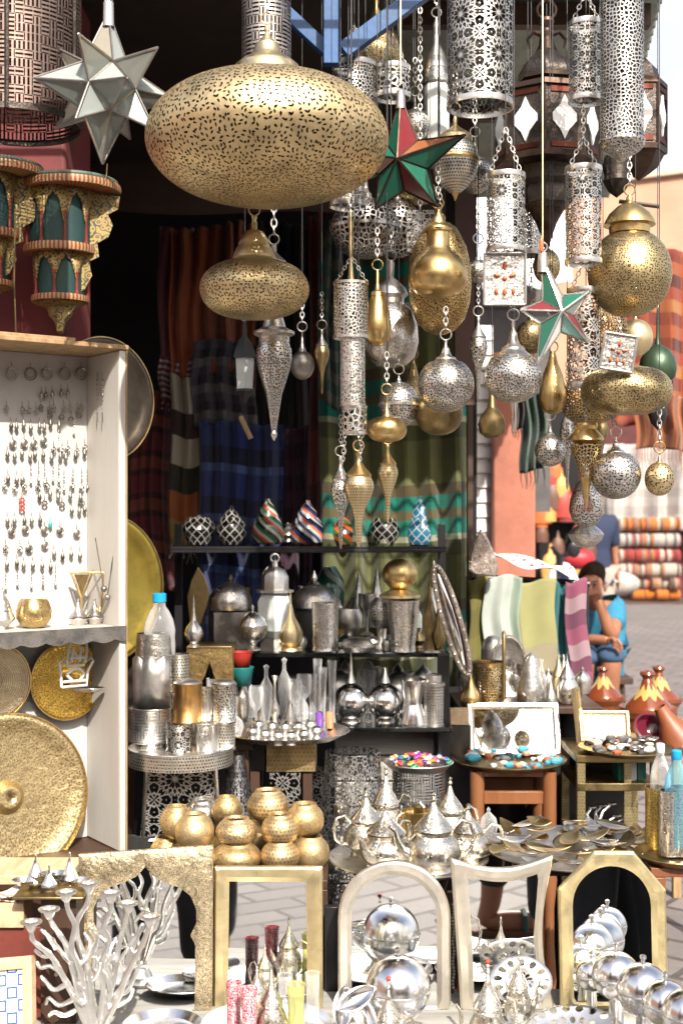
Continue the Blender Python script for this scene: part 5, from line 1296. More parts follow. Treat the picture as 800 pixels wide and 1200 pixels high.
cone('cone_lantern', 'dark silver pierced cone lamp shade standing behind the brass bowls', 'lamp shade', 278, 3.35, [(8, 884), (12, 905), (22, 950), (36, 1010), (50, gy(3.35))], metal('dark_cone', (.3, .3, .31), .35, holes=('floral', 60, .14), tarnish=.4))
D = 3.43
t, c, r, D = tray('wide plain silver tray crowded with glass vials and little cups', 336, 860, .9, 74, silver)
tb = Thing('tray_table', 'square topped stand with a brass front under the vial tray', 'table', (c.x, D, 0))
m = MB(); A, B = P(290, 872, D-.05), P(370, 904, D-.05); m.box(A.x+.05, B.x, D-.06, D+.1, B.z, .891); tb.part('block', m, metal('brass_block', (.55, .42, .22), .4, engrave=('dots', 90, .2), tarnish=.4), bevel=.002)
m = MB(); m.box(A.x-.01, A.x+.048, D-.05, D+.1, B.z, .8905); tb.part('block', m, black_paint, bevel=.002)
for i in range(4):
    x = A.x+(.02 if i % 2 else .16); y = D-.04+(.12 if i > 1 else 0); m = MB(); m.box(x-.012, x+.012, y-.012, y+.012, 0, B.z-.0005); tb.part('leg', m, dark_wood)
m = MB(); quadpx(m, [(316, 906), (352, 906), (352, 1010), (316, 1010)], D-.065, .003); solo(m, 'fretwork_screen', metal('fret_white2', (.8, .8, .78), .35, holes=('floral', 50, .1), tarnish=.12), 'narrow white fretwork panel under the vial tray', 'panel', P(334, 1010, D))
m = MB(); quadpx(m, [(358, 912), (374, 896), (390, 912), (388, 1010), (358, 1010)], 3.5, .003); solo(m, 'fretwork_screen', metal('fret_dark2', (.35, .35, .36), .35, holes=('floral', 60, .1), tarnish=.3), 'dark pointed fretwork panel right of the white one', 'panel', P(374, 1010, 3.5))
rn = random.Random(21); HT = .8955
i = 0
for x, y in ((296, 868), (311, 871), (326, 873), (341, 873), (356, 871), (371, 867), (303, 860), (319, 862), (334, 863), (349, 862), (364, 860)):
    cone('tiny_cup', 'tiny squat silver cup in the front rows on the vial tray', 'cup', x, Dh(HT, y), [(5, y-15), (6.2, y-14), (7, y-10), (4, y-5), (6.5, y-1), (6.5, y), (0, y)], silver_dull if i % 3 else silver, seg=20, group='tiny cups on the vial tray'); i += 1
vials = [(286, 774, 'b'), (300, 790, 'g'), (312, 778, 'v'), (322, 792, 'b'), (333, 770, 'v'), (345, 782, 'g'), (356, 776, 'g'), (366, 790, 'f'), (378, 782, 'f'), (389, 774, 'f'), (292, 800, 'v'), (340, 800, 'b'), (372, 772, 'f'), (306, 806, 'b'), (354, 802, 'v'), (280, 796, 'g')]
for i, (x, y0, kd) in enumerate(vials):
    y1 = 852+rn.uniform(-4, 3); D = Dh(HT, y1)
    if kd == 'b': cone('bud_vase', 'slim silver bud vase with a round belly on the vial tray', 'vase', x, D, [(4, y0), (1.6, y0+8), (1.8, y0+26), (6, y0+38), (6.5, y0+44), (3, y1-8), (5.5, y1-2), (5.5, y1), (0, y1)], silver, seg=20, group='bud vases on the vial tray')
    elif kd == 'v': cone('glass_vial', 'clear glass perfume vial with a silver ball stopper', 'vial', x, D, [(0, y0), (3.5, y0+3), (2, y0+7), (2.4, y0+16), (7.5, y0+26), (7.5, y0+40), (4, y1-8), (6, y1), (0, y1)], glass, seg=20, group='perfume vials on the vial tray')
    elif kd == 'g':
        cone('glass_goblet', 'little glass goblet with a silver stem on the vial tray', 'goblet', x, D, [(8, y0+14), (9.5, y0+22), (8, y0+36), (2, y0+44), (1.6, y1-8), (6, y1-1), (6, y1), (0, y1)], glass, seg=20, group='glass goblets on the vial tray')
    else: cone('glass_flute', 'tilted clear glass flute at the right end of the vial tray', 'flute', x, D, [(5.5, y0), (4, y0+24), (3.2, y1-14), (4.5, y1-2), (4.5, y1), (0, y1)], glass, seg=20, group='glass flutes on the vial tray')
for x, cc, nm in ((374, (.2, .08, .4), 'purple'), (386, (.6, .3, .15), 'peach')):
    cone('coloured_bead', '%s bead foot of a flute on the vial tray' % nm, 'bead', x, Dh(HT, 853)-.03, [(4, 834), (5, 838), (4.5, 848), (4.6, 853), (0, 853)], paint('bead_'+nm, cc, .3, .1), seg=16)
# ------------------------------------------------------------------ rack level 3
H3 = .8905
for x, nm in ((411, 'left'), (451, 'right')):
    item('round_flask', 'mirror bright round silver flask with a spire, %s of the pair on the rack' % nm, 'flask', x, H3, 846, [
        ('neck', silver, [(0, 762 if nm == 'left' else 782), (1.5, 775 if nm == 'left' else 786), (2.5, 790), (6, 800)]), ('body', silver_bright, ell(822, 21, 21, 24, .08, .95)), ('foot', silver, [(5, 841), (11, 844), (12, 846), (0, 846)])])
    item('dented_dish', 'silver dish standing upright behind the %s round flask' % nm, 'dish', x-14 if nm == 'left' else x+16, H3, 836, [('body', silver_dull, ell(808, 19, 22, 14, .05, .93)), ('foot', silver, [(5, 829), (8, 836), (0, 836)])])
item('hourglass_pot', 'plain silver hourglass shaped pot on the lower rack shelf', 'pot', 484, H3, 849, [('body', silver_bright, [(15, 796), (16, 796), (15, 800), (11, 822), (12, 826), (18, 846), (18, 849), (0, 849)]), ('lid', silver, [(0, 792), (8, 793), (15, 796)])])
item('engraved_beaker', 'dark engraved silver beaker at the right end of the lower rack shelf', 'beaker', 508, H3, 850, [('body', kufic_black, [(11, 801), (12, 801), (11.5, 845), (12.5, 850), (0, 850)]), ('lid', silver_dull, [(3, 789), (9, 791), (9, 799), (13, 800), (13, 803), (11, 803)])])
item('lidded_pot', 'small silver lidded pot behind the hourglass pot', 'pot', 496, H3, 838, [('body', silver_dull, [(0, 776), (2, 781), (8, 786), (12, 792), (13, 830), (0, 838)])])
for i, (x, y0, r, mt) in enumerate(((404, 778, 9, silver_dull), (430, 776, 11, glass), (466, 782, 10, silver), (396, 800, 8, glass), (438, 800, 8, silver_dull))):
    item('back_row_jar', ('clear glass' if mt is glass else 'dull silver')+' jar in the crowded back row of the lower shelf', 'jar', x, H3, 832, [('body', mt, [(0, y0-6), (2, y0-2), (r*.5, y0), (r, y0+12), (r, y0+34), (r*.6, 832), (0, 832)])], group='back row jars on the lower shelf '+('glass' if mt is glass else 'silver'))
# beaded oval leaning frame
D = 3.6; c = P(529, 727, D); k = D/F; M = Matrix.Translation(c) @ Matrix.Rotation(R(-16.5), 4, 'Y') @ Matrix.Diagonal((10*k, 10*k, 66*k, 1))
t = Thing('leaning_mirror', 'slim leaning oval mirror with a beaded bone frame beside the rack', 'mirror', c+Vector((0, 0, -.15)))
m = MB()
pts = [M @ Vector((cos(a), 0, sin(a))) for a in [2*pi*i/60 for i in range(60)]]; m.tube(pts, .007, 8, 0, True); t.part('frame', m, paint('bone', (.55, .46, .38), .5, .4, 60, col2=(.15, .1, .08)))
m = MB(); 
for i in range(0, 60, 2): m = MB(); m.ball(pts[i]+Vector((0, -.006, 0)), .0045, 6, 4); t.part('beading', m, silver_dull)
m = MB(); m.add([M @ Vector((cos(a)*.9, .2, sin(a)*.95)) for a in [2*pi*i/48 for i in range(48)]], [list(range(48))], None, 0, True); t.part('glass', m, mirror, solid=.003)
m = MB(); m.lathe([(.002, -.03), (.004, -.01), (.0, .0)], M @ Vector((0, 0, 1.12)), 10); t.part('finial', m, silver)
# large floral taper + maze drum + sweets
cone('floor_lantern', 'large silver lamp shade with floral cutwork standing left of the sweets', 'lamp shade', 413, 3.35, [(31, 880), (32, 881), (34, 912), (42, 1000), (50, gy(3.35))], metal('taper_floral', (.6, .6, .6), .3, holes=('floral', 48, .1), tarnish=.2))
cone('maze_drum', 'silver drum with maze pattern carrying the tray of sweets', 'drum', 490, 3.45, [(30, 900), (31, 901), (31, 1100), (31, gy(3.45))], metal('maze_drum', (.55, .55, .55), .35, holes=('maze', 60, .45), tarnish=.3))
t, c, r, D = tray('small tray heaped with colourful wrapped sweets', 490, 897, ZP(897, 3.45), 41, silver_dull)
rn = random.Random(5); scol = [(.7, .08, .1), (.8, .25, .04), (.02, .3, .12), (.35, .05, .4), (.8, .7, .6), (.8, .45, .08), (.75, .2, .3), (.1, .2, .5)]
smats = [paint('sweet_%d' % i, cc, .3, .1, 40) for i, cc in enumerate(scol)]
sn = ['red', 'orange', 'green', 'purple', 'cream', 'amber', 'pink', 'blue']
for i in range(64):
    a, q = rn.random()*6.28, rn.random()**.5*r*.88; z = .004+.022*(1-(q/r)**2)*rn.random()+.004
    j = rn.randrange(8); m = MB(); m.ball((0, 0, 0), .0075, 8, 6, sx=1.5, sz=.7)
    for s in (-1, 1): m.lathe([(.001, 0), (.005, .007)], (0, 0, 0), 8); 
    m.xf(Matrix.Translation(c+Vector((q*cos(a), q*sin(a), z))) @ Matrix.Rotation(rn.random()*6.28, 4, 'Z') @ Matrix.Rotation(rn.uniform(-.5, .5), 4, 'Y'))
    solo(m, 'wrapped_sweet', smats[j], '%s wrapped sweet in the heap on the maze drum' % sn[j], 'sweet', c+Vector((q*cos(a), q*sin(a), z)), '%s wrapped sweets' % sn[j])
# ------------------------------------------------------------------ table of brass bowls
def table(name, label, x0, x1, y0, y1, h, mat, legm=None, th=.02, leg=.016, stretch=True):
    t = Thing(name, label, 'table', ((x0+x1)/2, (y0+y1)/2, 0))
    m = MB(); m.box(x0, x1, y0, y1, h-th, h); t.part('top', m, mat, bevel=.002)
    for x in (x0+leg, x1-leg):
        for y in (y0+leg, y1-leg): m = MB(); m.box(x-leg, x+leg, y-leg, y+leg, 0, h-th-.0005); t.part('leg', m, legm or mat, bevel=.002)
    if stretch:
        m = MB(); m.box(x0+2*leg+.001, x1-2*leg-.001, y1-leg-.008, y1-leg+.008, .2, .23); t.part('stretcher', m, legm or mat)
    return t
table('low_table', 'dark low table under the pile of brass bowls', -.45, -.03, 2.78, 3.12, .70, dark_wood)
def bowl(label, cx, cy, r, ry, D, mat, group=None):
    return lamp('brass_bowl', label, cx, D, [('bowl', mat, [(r*.5, cy-ry*.78), (r*.54, cy-ry*.98), (r*.6, cy-ry), (r*.62, cy-ry*.86)]+ell(cy, r, ry, 18, .21, .86, .8)+[(r*.42, cy+ry*.98), (0, cy+ry)])], cat='bowl', up=None, ring=False, seg=48)
bm = [metal('bowl_plain', (.68, .52, .29), .5, engrave=('leaf', 210, .1), tarnish=.4, bumps=.5), metal('brass_bowl', (.66, .49, .25), .48, engrave=('scroll', 90, .75), tarnish=.4, bumps=.5), metal('bowl_speckled', (.7, .55, .33), .5, engrave=('leaf', 150, .22), tarnish=.35, bumps=.8), metal('bowl_dotted', (.68, .51, .28), .46, engrave=('dots', 110, .27), tarnish=.4, bumps=.6)]
bowls = [(277, 1004, 29, 17, 2.86, 1, 'wide golden bowl at the front bottom of the pile, left of centre'), (328, 1003, 23, 18, 2.86, 3, 'ribbed golden bowl at the front bottom centre of the pile'), (364, 999, 22, 20, 2.9, 0, 'golden bowl at the bottom right corner of the pile'),
         (277, 975, 24.5, 17, 2.88, 2, 'speckled golden bowl standing on the wide front bowl'), (328, 972, 22, 19, 2.88, 3, 'dotted golden bowl stacked second at the pile centre'), (357, 961, 22.5, 20, 2.92, 1, 'golden bowl stacked at the right of the pile'),
         (228, 974, 23, 21, 2.87, 0, 'smooth round golden bowl at the left front of the pile'), (207, 963, 19, 19, 2.95, 1, 'smooth golden bowl at the far left of the pile'), (229, 1003, 25, 16, 2.88, 2, 'golden bowl at the bottom left, half behind the mirror frame'),
         (196, 998, 20, 18, 2.97, 1, 'small golden bowl at the lowest left of the pile'), (266, 950, 18, 17, 2.98, 1, 'small golden bowl on top behind the speckled bowl'), (314, 944, 24.5, 19, 2.95, 3, 'topmost golden bowl with a dark open mouth'),
         (238, 956, 23, 20, 3.02, 9, 'silver grey bowl behind the smooth golden bowls'), (306, 975, 21, 20, 3.0, 0, 'golden bowl behind the dotted bowl at the centre'), (340, 985, 20, 22, 3.05, 0, 'golden bowl hidden at the back of the pile'), (268, 985, 20, 20, 3.03, 1, 'golden bowl hidden behind the speckled bowl'), (235, 988, 20, 18, 3.06, 0, 'golden bowl hidden low behind the smooth round bowls')]
for x, y, r, ry, D, mi, lb in bowls: bowl(lb, x, y, r, ry, D, silver_ham if mi == 9 else bm[mi])
# ------------------------------------------------------------------ teapots
def teapot(label, cx, yb, y0, r, h, mat, side=-1, spout=True, lidm=None, handle=True, rot=0, D=None):
    D = D or Dh(h, yb); k = D/F; H_ = yb-y0; base = P(cx, yb, D)
    t = lamp('teapot', label, cx, D, [
        ('body', mat, [(r*.62, yb-H_*.52), (r*.7, yb-H_*.5), (r*.66, yb-H_*.46), (r*.85, yb-H_*.38), (r, yb-H_*.26), (r*.95, yb-H_*.14), (r*.6, yb-H_*.05), (r*.66, yb-H_*.02), (r*.7, yb), (0, yb)]),
        ('lid', lidm or mat, [(0, y0+H_*.12), (r*.08, y0+H_*.14), (r*.16, y0+H_*.22), (r*.24, y0+H_*.27), (r*.52, y0+H_*.38), (r*.66, y0+H_*.44), (r*.72, y0+H_*.47), (r*.66, y0+H_*.485)]),
        ('knob', lidm or mat, [(0, y0), (r*.09, y0+H_*.03), (r*.05, y0+H_*.06), (r*.12, y0+H_*.09), (r*.05, y0+H_*.13)])], cat='teapot', up=None, ring=False)
    Mr = Matrix.Rotation(rot, 3, 'Z')
    def q(x, y): return base+Mr @ Vector((side*x*r*k, 0, (H_*k)*(1-y)))
    if spout:
        m = MB(); m.tube([q(.85, .78), q(1.15, .72), q(1.32, .6), q(1.42, .48), q(1.62, .42)], [.3*r*k, .2*r*k, .13*r*k, .1*r*k, .08*r*k], 12); t.part('spout', m, mat)
    if handle:
        m = MB(); m.tube([q(-.7, .5), q(-1.0, .38), q(-1.35, .42), q(-1.5, .58), q(-1.4, .74), q(-1.1, .84), q(-.9, .8)], [.05*r*k, .07*r*k, .08*r*k, .085*r*k, .08*r*k, .07*r*k, .05*r*k], 8); t.part('handle', m, mat)
    return t
t, c, r, D = tray('big round silver tray carrying the group of teapots', 478, 1008, .70, 94, silver, rimh=.008)
tb = Thing('tray_stand', 'dark folding wooden stand under the teapot tray', 'stand', (c.x, D, 0))
for s in (-1, 1):
    m = MB(); m.tube([(c.x-s*.12, D-.02*s, 0), (c.x+s*.12, D+.02*s, .69)], .011, 8); tb.part('leg', m, dark_wood)
    m = MB(); m.tube([(c.x-s*.12, D+.13-.02*s, 0), (c.x+s*.12, D+.13+.02*s, .69)], .011, 8); tb.part('leg', m, dark_wood)
HP = .6955
tpm = metal('teapot_silver', (.82, .77, .66), .2, engrave=('scroll', 100, .55), tarnish=.2, bumps=.35)
teapot('tall spired silver teapot at the back of the tray, tallest of the group', 452, 990, 897, 22, HP, tpm, -1, rot=.4)
teapot('silver teapot at the left of the tray with its handle to the left', 429, 1000, 925, 27, HP, tpm, 1, rot=.3)
teapot('silver teapot at the back right of the tray, behind the two front ones', 527, 992, 910, 24, HP, tpm, -1, rot=-.5)
teapot('engraved silver teapot at the front left of the tray', 452, 1014, 940, 33, HP, tpm, -1, rot=.9)
teapot('engraved silver teapot at the front centre of the tray', 508, 1019, 928, 33, HP, tpm, -1, rot=.2)
teapot('squat silver teapot at the right of the tray with its handle to the right', 548, 1008, 941, 28, HP, tpm, -1, rot=.1)
cup('little brass sugar bowl among the silver teapots', 486, 950, 992, 16, brass, h=HP, name='sugar_bowl')
# ------------------------------------------------------------------ leaf dishes tray and stand
t, c, r, D = tray('wide silver tray heaped with leaf shaped brass and silver dishes', 672, 996, .715, 104, silver_dull, rimh=.006)
tb = table('tray_stand', 'dark stand under the tray of leaf dishes', c.x-.13, c.x+.13, D-.11, D+.11, .705, dark_wood, red_wood)
rn = random.Random(8)
dm = [silver, brass_pale, silver_dull, brass, brass_dark]; dn = ['bright silver', 'pale brass', 'dull silver', 'golden', 'dark brass']
for i in range(66):
    a, q = rn.random()*6.28, rn.random()**.5*r*.95; z = .004+.05*(1-(q/r)**2)*(i/66)+.006
    L, Wd = rn.uniform(.03, .048), rn.uniform(.015, .024); j = rn.randrange(5)
    def lf(u, v):
        s = u*2-1; wv = Wd*(1-abs(s)**1.7)**.8 if abs(s) < 1 else 0
        x = L*s; y = wv*(v*2-1); return (x, y, .008*(s*s)+.35*abs(y)**1.3)
    m = MB(); m.sheet(lf, 12, 6, L*2, Wd*2)
    m.xf(Matrix.Translation(c+Vector((q*cos(a), q*sin(a), z))) @ Matrix.Rotation(rn.random()*6.28, 4, 'Z') @ Matrix.Rotation(rn.uniform(-.35, .35), 4, 'X') @ Matrix.Rotation(rn.uniform(-.3, .3), 4, 'Y'))
    solo(m, 'leaf_dish', dm[j], '%s leaf shaped dish in the heap on the wide tray' % dn[j], 'dish', c+Vector((q*cos(a), q*sin(a), z)), '%s leaf dishes' % dn[j], solid=.0012)
# ------------------------------------------------------------------ right tray with bottles
t, c, r, D = tray('dark tray at the right edge holding bottles in pierced sleeves', 792, 1003, .75, 50, brass_dark, rimh=.006)
tb = table('tray_stand', 'dark red stand under the bottle tray at the right edge', c.x-.07, c.x+.1, D-.06, D+.08, .74, red_wood)
for x, y0, mt, bm_, lb in ((768, 922, metal('sleeve_gold', (.8, .6, .2), .3, engrave=('leaf', 170, .25), tarnish=.3), glass, 'golden'), (784, 926, silver_ham, glass, 'narrow silver'), (797, 922, silver_ham, glass_blue, 'silver')):
    Dx = Dh(.7505, 1001 if lb != 'golden' else 990)
    lamp('bottle_sleeve', '%s pierced bottle sleeve on the dark tray at the right edge' % lb, x, Dx, [('body', mt, [(11.5, y0), (12.5, y0), (12.5, 999), (13, 1001), (0, 1001)])], cat='sleeve', up=None, ring=False)
bottle('clear plastic bottle with a white cap in the golden sleeve', 773, 872, 985, 12, Dh(.7505, 990), paint('cap_white', (.6, .7, .75), .4, .05), glass)
bottle('light blue plastic bottle with a bright blue cap at the right edge', 792, 880, 992, 14, Dh(.7505, 1001), cap_blue, glass_blue)
# ------------------------------------------------------------------ stool with stones tray
t, c, r, D = tray('round brass edged tray of coloured stone trinket boxes', 596, 892, .79, 68, brass_dark, rimh=.008)
st = Thing('wooden_stool', 'reddish wooden stool with turned legs under the stone trinket tray', 'stool', (c.x, D, 0))
stw = paint('stool_wood', (.23, .095, .04), .35, .3, 6, col2=(.15, .05, .015), grain=(6, 6, 1))
ly = [(.0, .014), (.05, .018), (.1, .013), (.2, .02), (.3, .014), (.4, .014), (.48, .022), (.53, .014), (.56, .02), (.78, .02)]
for sx in (-1, 1):
    for sy in (-1, 1):
        m = MB(); m.lathe([(rr, z) for z, rr in ly], (c.x+sx*.1, D+sy*.09, 0), 20); st.part('leg', m, stw)
for y in (-.09, .09):
    for z in (.69, .42): m = MB(); m.box(c.x-.082, c.x+.082, D+y-.009, D+y+.009, z, z+.035); st.part('stretcher', m, stw, bevel=.002)
m = MB(); m.box(c.x-.1, c.x+.1, D-.1, D+.1, .765, .7815); st.part('top', m, stw, bevel=.003)
rn = random.Random(31)
tc = [((.05, .35, .5), 'turquoise blue'), ((.4, .12, .05), 'rust'), ((.3, .5, .45), 'pale green'), ((.6, .55, .45), 'cream'), ((.12, .12, .12), 'dark grey'), ((.6, .3, .2), 'peach'), ((.1, .4, .55), 'blue'), ((.7, .7, .68), 'white')]
tm = [paint('stone_%d' % i, a, .35, .35, 60) for i, (a, b) in enumerate(tc)]
def trinket(c, r, n, zh, kinds, where, seed):
    rn = random.Random(seed)
    for i in range(n):
        a, q = rn.random()*6.28, rn.random()**.5*r*.86; j = rn.choice(kinds); s = rn.uniform(.008, .016)
        p = c+Vector((q*cos(a), q*sin(a), .001+s*.55+zh*rn.random()*(1-(q/r)**2)))
        m = MB(); pr = [(0, -s*.6), (s*.8, -s*.6), (s, -s*.3), (s, s*.15), (s*.9, s*.2), (s*.7, s*.5), (s*.2, s*.62), (0, s*.65)]
        m.lathe(pr, p, 14, sx=rn.uniform(.9, 1.5), wob=.05)
        solo(m, 'trinket_box', tm[j], '%s stone trinket box on the %s' % (tc[j][1], where), 'trinket', p-Vector((0, 0, s*.6)), '%s trinkets on the %s' % (tc[j][1], where))
trinket(c, r, 52, .02, [0, 1, 2, 3, 4, 5, 6, 7], 'tray above the turned leg stool', 2)
# flask-size blue disc etc. + tilted silver mirror on the tray
def rect_frame(label, pts, D, wid, fm, inner_mat, tilt=0, name='framed_mirror', cat='mirror', yaw=0, depth=.014, glassname='glass'):
    (x0, y0), (x1, y1) = pts; cx = (x0+x1)/2; k = D/F; base = P(cx, y1, D); W2, Hh = (x1-x0)/2*k, (y1-y0)*k; w = wid*k
    M = Matrix.Translation(base) @ Matrix.Rotation(yaw, 4, 'Z') @ Matrix.Rotation(tilt, 4, 'X')
    o = [(-W2, 0), (W2, 0), (W2, Hh), (-W2, Hh)]; inn = [(-W2+w, w), (W2-w, w), (W2-w, Hh-w), (-W2+w, Hh-w)]
    t = Thing(name, label, cat, base)
    m = MB(); m.ringframe(o, inn, 0, depth, M, lip=.003); t.part('frame', m, fm, angle=25)
    m = MB(); m.prism(inn, depth*.5, depth*.5+.003, M); t.part(glassname, m, inner_mat); return t, M
rect_frame('silver framed rectangular mirror tilted to the sky, on the stone trinket tray', ((549, 821), (658, 884)), Dh(.7905, 886), 8, silver_engr, mirror, tilt=R(-24))
# ------------------------------------------------------------------ back table
table('back_table', 'dark table behind the silver framed mirror with brass vessels', (532-400)/F*3.95, (694-400)/F*3.95, 3.8, 4.12, .92, dark_wood)
HB = .9205
def itb(name, label, cat, cx, parts, yb=826, **kw): return item(name, label, cat, cx, HB, yb, parts, **kw)
itb('genie_bottle', 'golden brass onion bottle at the left of the back table', 'bottle', 551, [('body', brass, [(0, 776), (1, 782), (2, 795), (6, 805), (12, 814), (13, 822), (9, 829), (0, 830)])], yb=828)
itb('mesh_mug', 'golden brass pierced mug on the back table', 'mug', 573, [('body', brass_cell, [(18, 776), (18.5, 778), (16.5, 818), (17, 822), (0, 822)]), ('rim', brass, [(18, 775), (19.5, 776), (19, 780), (17.6, 780)])], yb=824)
itb('silver_canister', 'silver canister rising behind the golden mug', 'canister', 577, [('body', silver_dull, [(0, 744), (6, 746), (12, 752), (14, 762), (14, 808), (0, 809)])], yb=812)
plate('oval silver engraved tray standing upright on the back table', 596, 782, 4.05, 38, 0, R(-8), silver_engr, silver, sx=.55, name='oval_tray', cat='tray')
itb('silver_pitcher', 'hammered silver conical pitcher at the middle of the back table', 'pitcher', 622, [('body', silver_ham, [(0, 764), (5, 768), (8, 772), (9, 776), (12, 792), (17, 808), (17, 820), (14, 824), (0, 824)])], yb=826)
itb('brass_dagger', 'thin upright brass rod between mug and oval tray', 'rod', 590, [('rod', brass_dark, [(0, 738), (2.5, 742), (2, 780), (3, 818), (0, 820)])], yb=826)
for i, (x, y0, r, mt, nm) in enumerate(((645, 790, 9, silver_dull, 'dull silver'), (654, 764, 11, brass_pale, 'pale brass'), (664, 766, 13, silver, 'bright silver'), (674, 796, 8, silver_dull, 'small grey silver'))):
    itb('spired_jar', '%s jar with a pointed lid at the right of the back table' % nm, 'jar', x, [('body', mt, [(r*.6, y0+28), (r, y0+38), (r, 818), (r*.7, 824), (0, 824)]), ('lid', mt, [(0, y0), (1, y0+8), (r*.3, y0+16), (r*.75, y0+28)])], yb=825-i % 2*2)
# block at (540,842)
m = MB(); D = 3.7; A, B = P(527, 832, D), P(549, 850, D); m.box(A.x, B.x, D, D+.05, B.z, A.z); solo(m, 'wooden_block', pale_wood, 'small pink grey wooden block left of the silver framed mirror', 'block', P(538, 850, D), bevel=.002)
m = MB(); m.box(A.x-.005, B.x+.005, D-.005, D+.06, 0, B.z-.0005); solo(m, 'black_pedestal', black_paint, 'black pedestal under the small wooden block beside the rack', 'pedestal', (A.x, D, 0))
# ------------------------------------------------------------------ cabinet at the right
D = 3.5; x0, x1 = (676-400)/F*D, (772-400)/F*D; ztop = .835
cb2 = Thing('brass_cabinet', 'open fronted cabinet with brass edged corners under the shell tray', 'cabinet', ((x0+x1)/2, D, 0))
for a, b in (((x0, D), (x0+.022, D+.022)), ((x1-.022, D), (x1, D+.022)), ((x0, D+.25), (x0+.022, D+.272)), ((x1-.022, D+.25), (x1, D+.272)), ((x0+.128, D), (x0+.148, D+.02))):
    m = MB(); m.box(a[0], b[0], a[1], b[1], 0, ztop-.021); cb2.part('post', m, metal('cab_brass', (.4, .33, .18), .45, engrave=('dots', 120, .25), tarnish=.5), bevel=.001)
m = MB(); m.box(x0-.004, x1+.004, D-.004, D+.276, ztop-.02, ztop); cb2.part('top', m, brass_dark, bevel=.002)
zm = ZP(918, D); m = MB(); m.box(x0+.001, x1-.001, D-.003, D+.26, zm-.02, zm); cb2.part('shelf', m, brass_dark, bevel=.001)
m = MB(); m.box(x0+.001, x1-.001, D+.263, D+.27, 0, ztop-.021); cb2.part('back', m, black_paint)
zb = ZP(992, D); m = MB(); m.box(x0+.001, x1-.001, D+.001, D+.26, zb-.015, zb); cb2.part('shelf', m, dark_wood)
for i, (cc, nm) in enumerate((((.02, .16, .1), 'dark green'), ((.6, .6, .6), 'white'), ((.02, .12, .09), 'bottle green'))):
    m = MB(); bx = (727-400)/F*D+i*.026; m.box(bx, bx+.024, D+.03, D+.12, zm+.0005, zm+.07+.004*i); solo(m, 'boxed_soap', paint('carton_%d' % i, cc, .5, .1), '%s carton standing in the upper part of the cabinet' % nm, 'carton', (bx, D+.05, zm), bevel=.001)
t, c, r, D_ = tray('dark tray of shells and stones on top of the cabinet', 733, 878, ztop+.009, 56, brass_dark, rimh=.006)
trinket(c, r, 30, .02, [3, 4, 4, 4, 7, 2, 1], 'dark tray above the cabinet', 3)
rn = random.Random(77)
for i in range(12):
    a, q = rn.random()*6.28, rn.random()**.5*r*.8; p = c+Vector((q*cos(a), q*sin(a), .018)); L = rn.uniform(.016, .028)
    m = MB(); m.lathe([(0, -.004), (L*.6, -.002), (L, .003), (L*.96, .005), (L*.5, .0)], (0, 0, 0), 18, sy=.6); m.xf(Matrix.Translation(p) @ Matrix.Rotation(rn.random()*6, 4, 'Z') @ Matrix.Rotation(rn.uniform(-.4, .4), 4, 'X'))
    solo(m, 'shell_dish', silver_dark if i % 2 else silver_dull, ('dark' if i % 2 else 'pale')+' shell shaped metal dish on the tray above the cabinet', 'dish', p, ('dark' if i % 2 else 'pale')+' shell dishes')
rect_frame('pale brass framed picture box leaning at the back of the cabinet tray', ((680, 832), (739, 868)), Dh(ztop+.005, 872), 5, brass_engr_pale, brass_engr_pale, tilt=R(-18), name='framed_box', cat='frame', glassname='panel')
rect_frame('narrow brass frame edge standing behind the picture box', ((676, 806), (690, 870)), Dh(ztop+.005, 872)+.03, 3, brass_pale, brass_engr, tilt=R(-6), name='narrow_frame', cat='frame', yaw=R(60), glassname='panel')
# ------------------------------------------------------------------ tagines
table('tagine_table', 'low wooden table carrying the glazed tagines at right', (690-400)/F*4.6, (830-400)/F*4.6, 4.3, 5.0, .70, raw_wood)
g = NT('tagine_glaze'); uv = g.coord('UV'); x, y, _ = g.xyz(uv)
z_ = g.math('SINE', g.math('MULTIPLY', x, 110.0)); band = g.math('LESS_THAN', g.math('ABSOLUTE', g.math('SUBTRACT', g.math('ADD', y, g.math('MULTIPLY', z_, .012)), .075)), .022)
tag_m = g.done(g.principled(**{'Base Color': g.mix(band, (.17, .04, .015), (.45, .31, .1)), 'Roughness': .16, 'Coat Weight': .5}))
brn = paint('glaze_brown', (.17, .045, .018), .2, .25); purp = paint('glaze_purple', (.12, .015, .03), .15, .2)
def tagine(label, cx, y0, yb, r, h, rot=0):
    Hh = yb-y0; D = Dh(h, yb)
    return lamp('tagine', label, cx, D, [('lid', tag_m, [(r*.2, y0+Hh*.2), (r*.45, y0+Hh*.4), (r*.8, y0+Hh*.56), (r*.86, y0+Hh*.62)]), ('knob', brn, [(0, y0), (r*.24, y0+2), (r*.28, y0+Hh*.07), (r*.16, y0+Hh*.14), (r*.22, y0+Hh*.21)]), ('dish', brn, [(r*.84, y0+Hh*.61), (r, y0+Hh*.6), (r*1.02, y0+Hh*.66), (r*.88, y0+Hh*.75), (r*.8, y0+Hh*.78), (r*.78, yb), (0, yb)])], cat='tagine', up=None, ring=False)
tagine('glazed brown and yellow tagine in front of the seated man, left of three', 706, 780, 838, 25, .7005)
tagine('glazed brown tagine half hidden behind the largest one', 771, 779, 842, 27, .7005)
tagine('largest glazed brown and yellow tagine at the right', 758, 785, 856, 33, .7005)
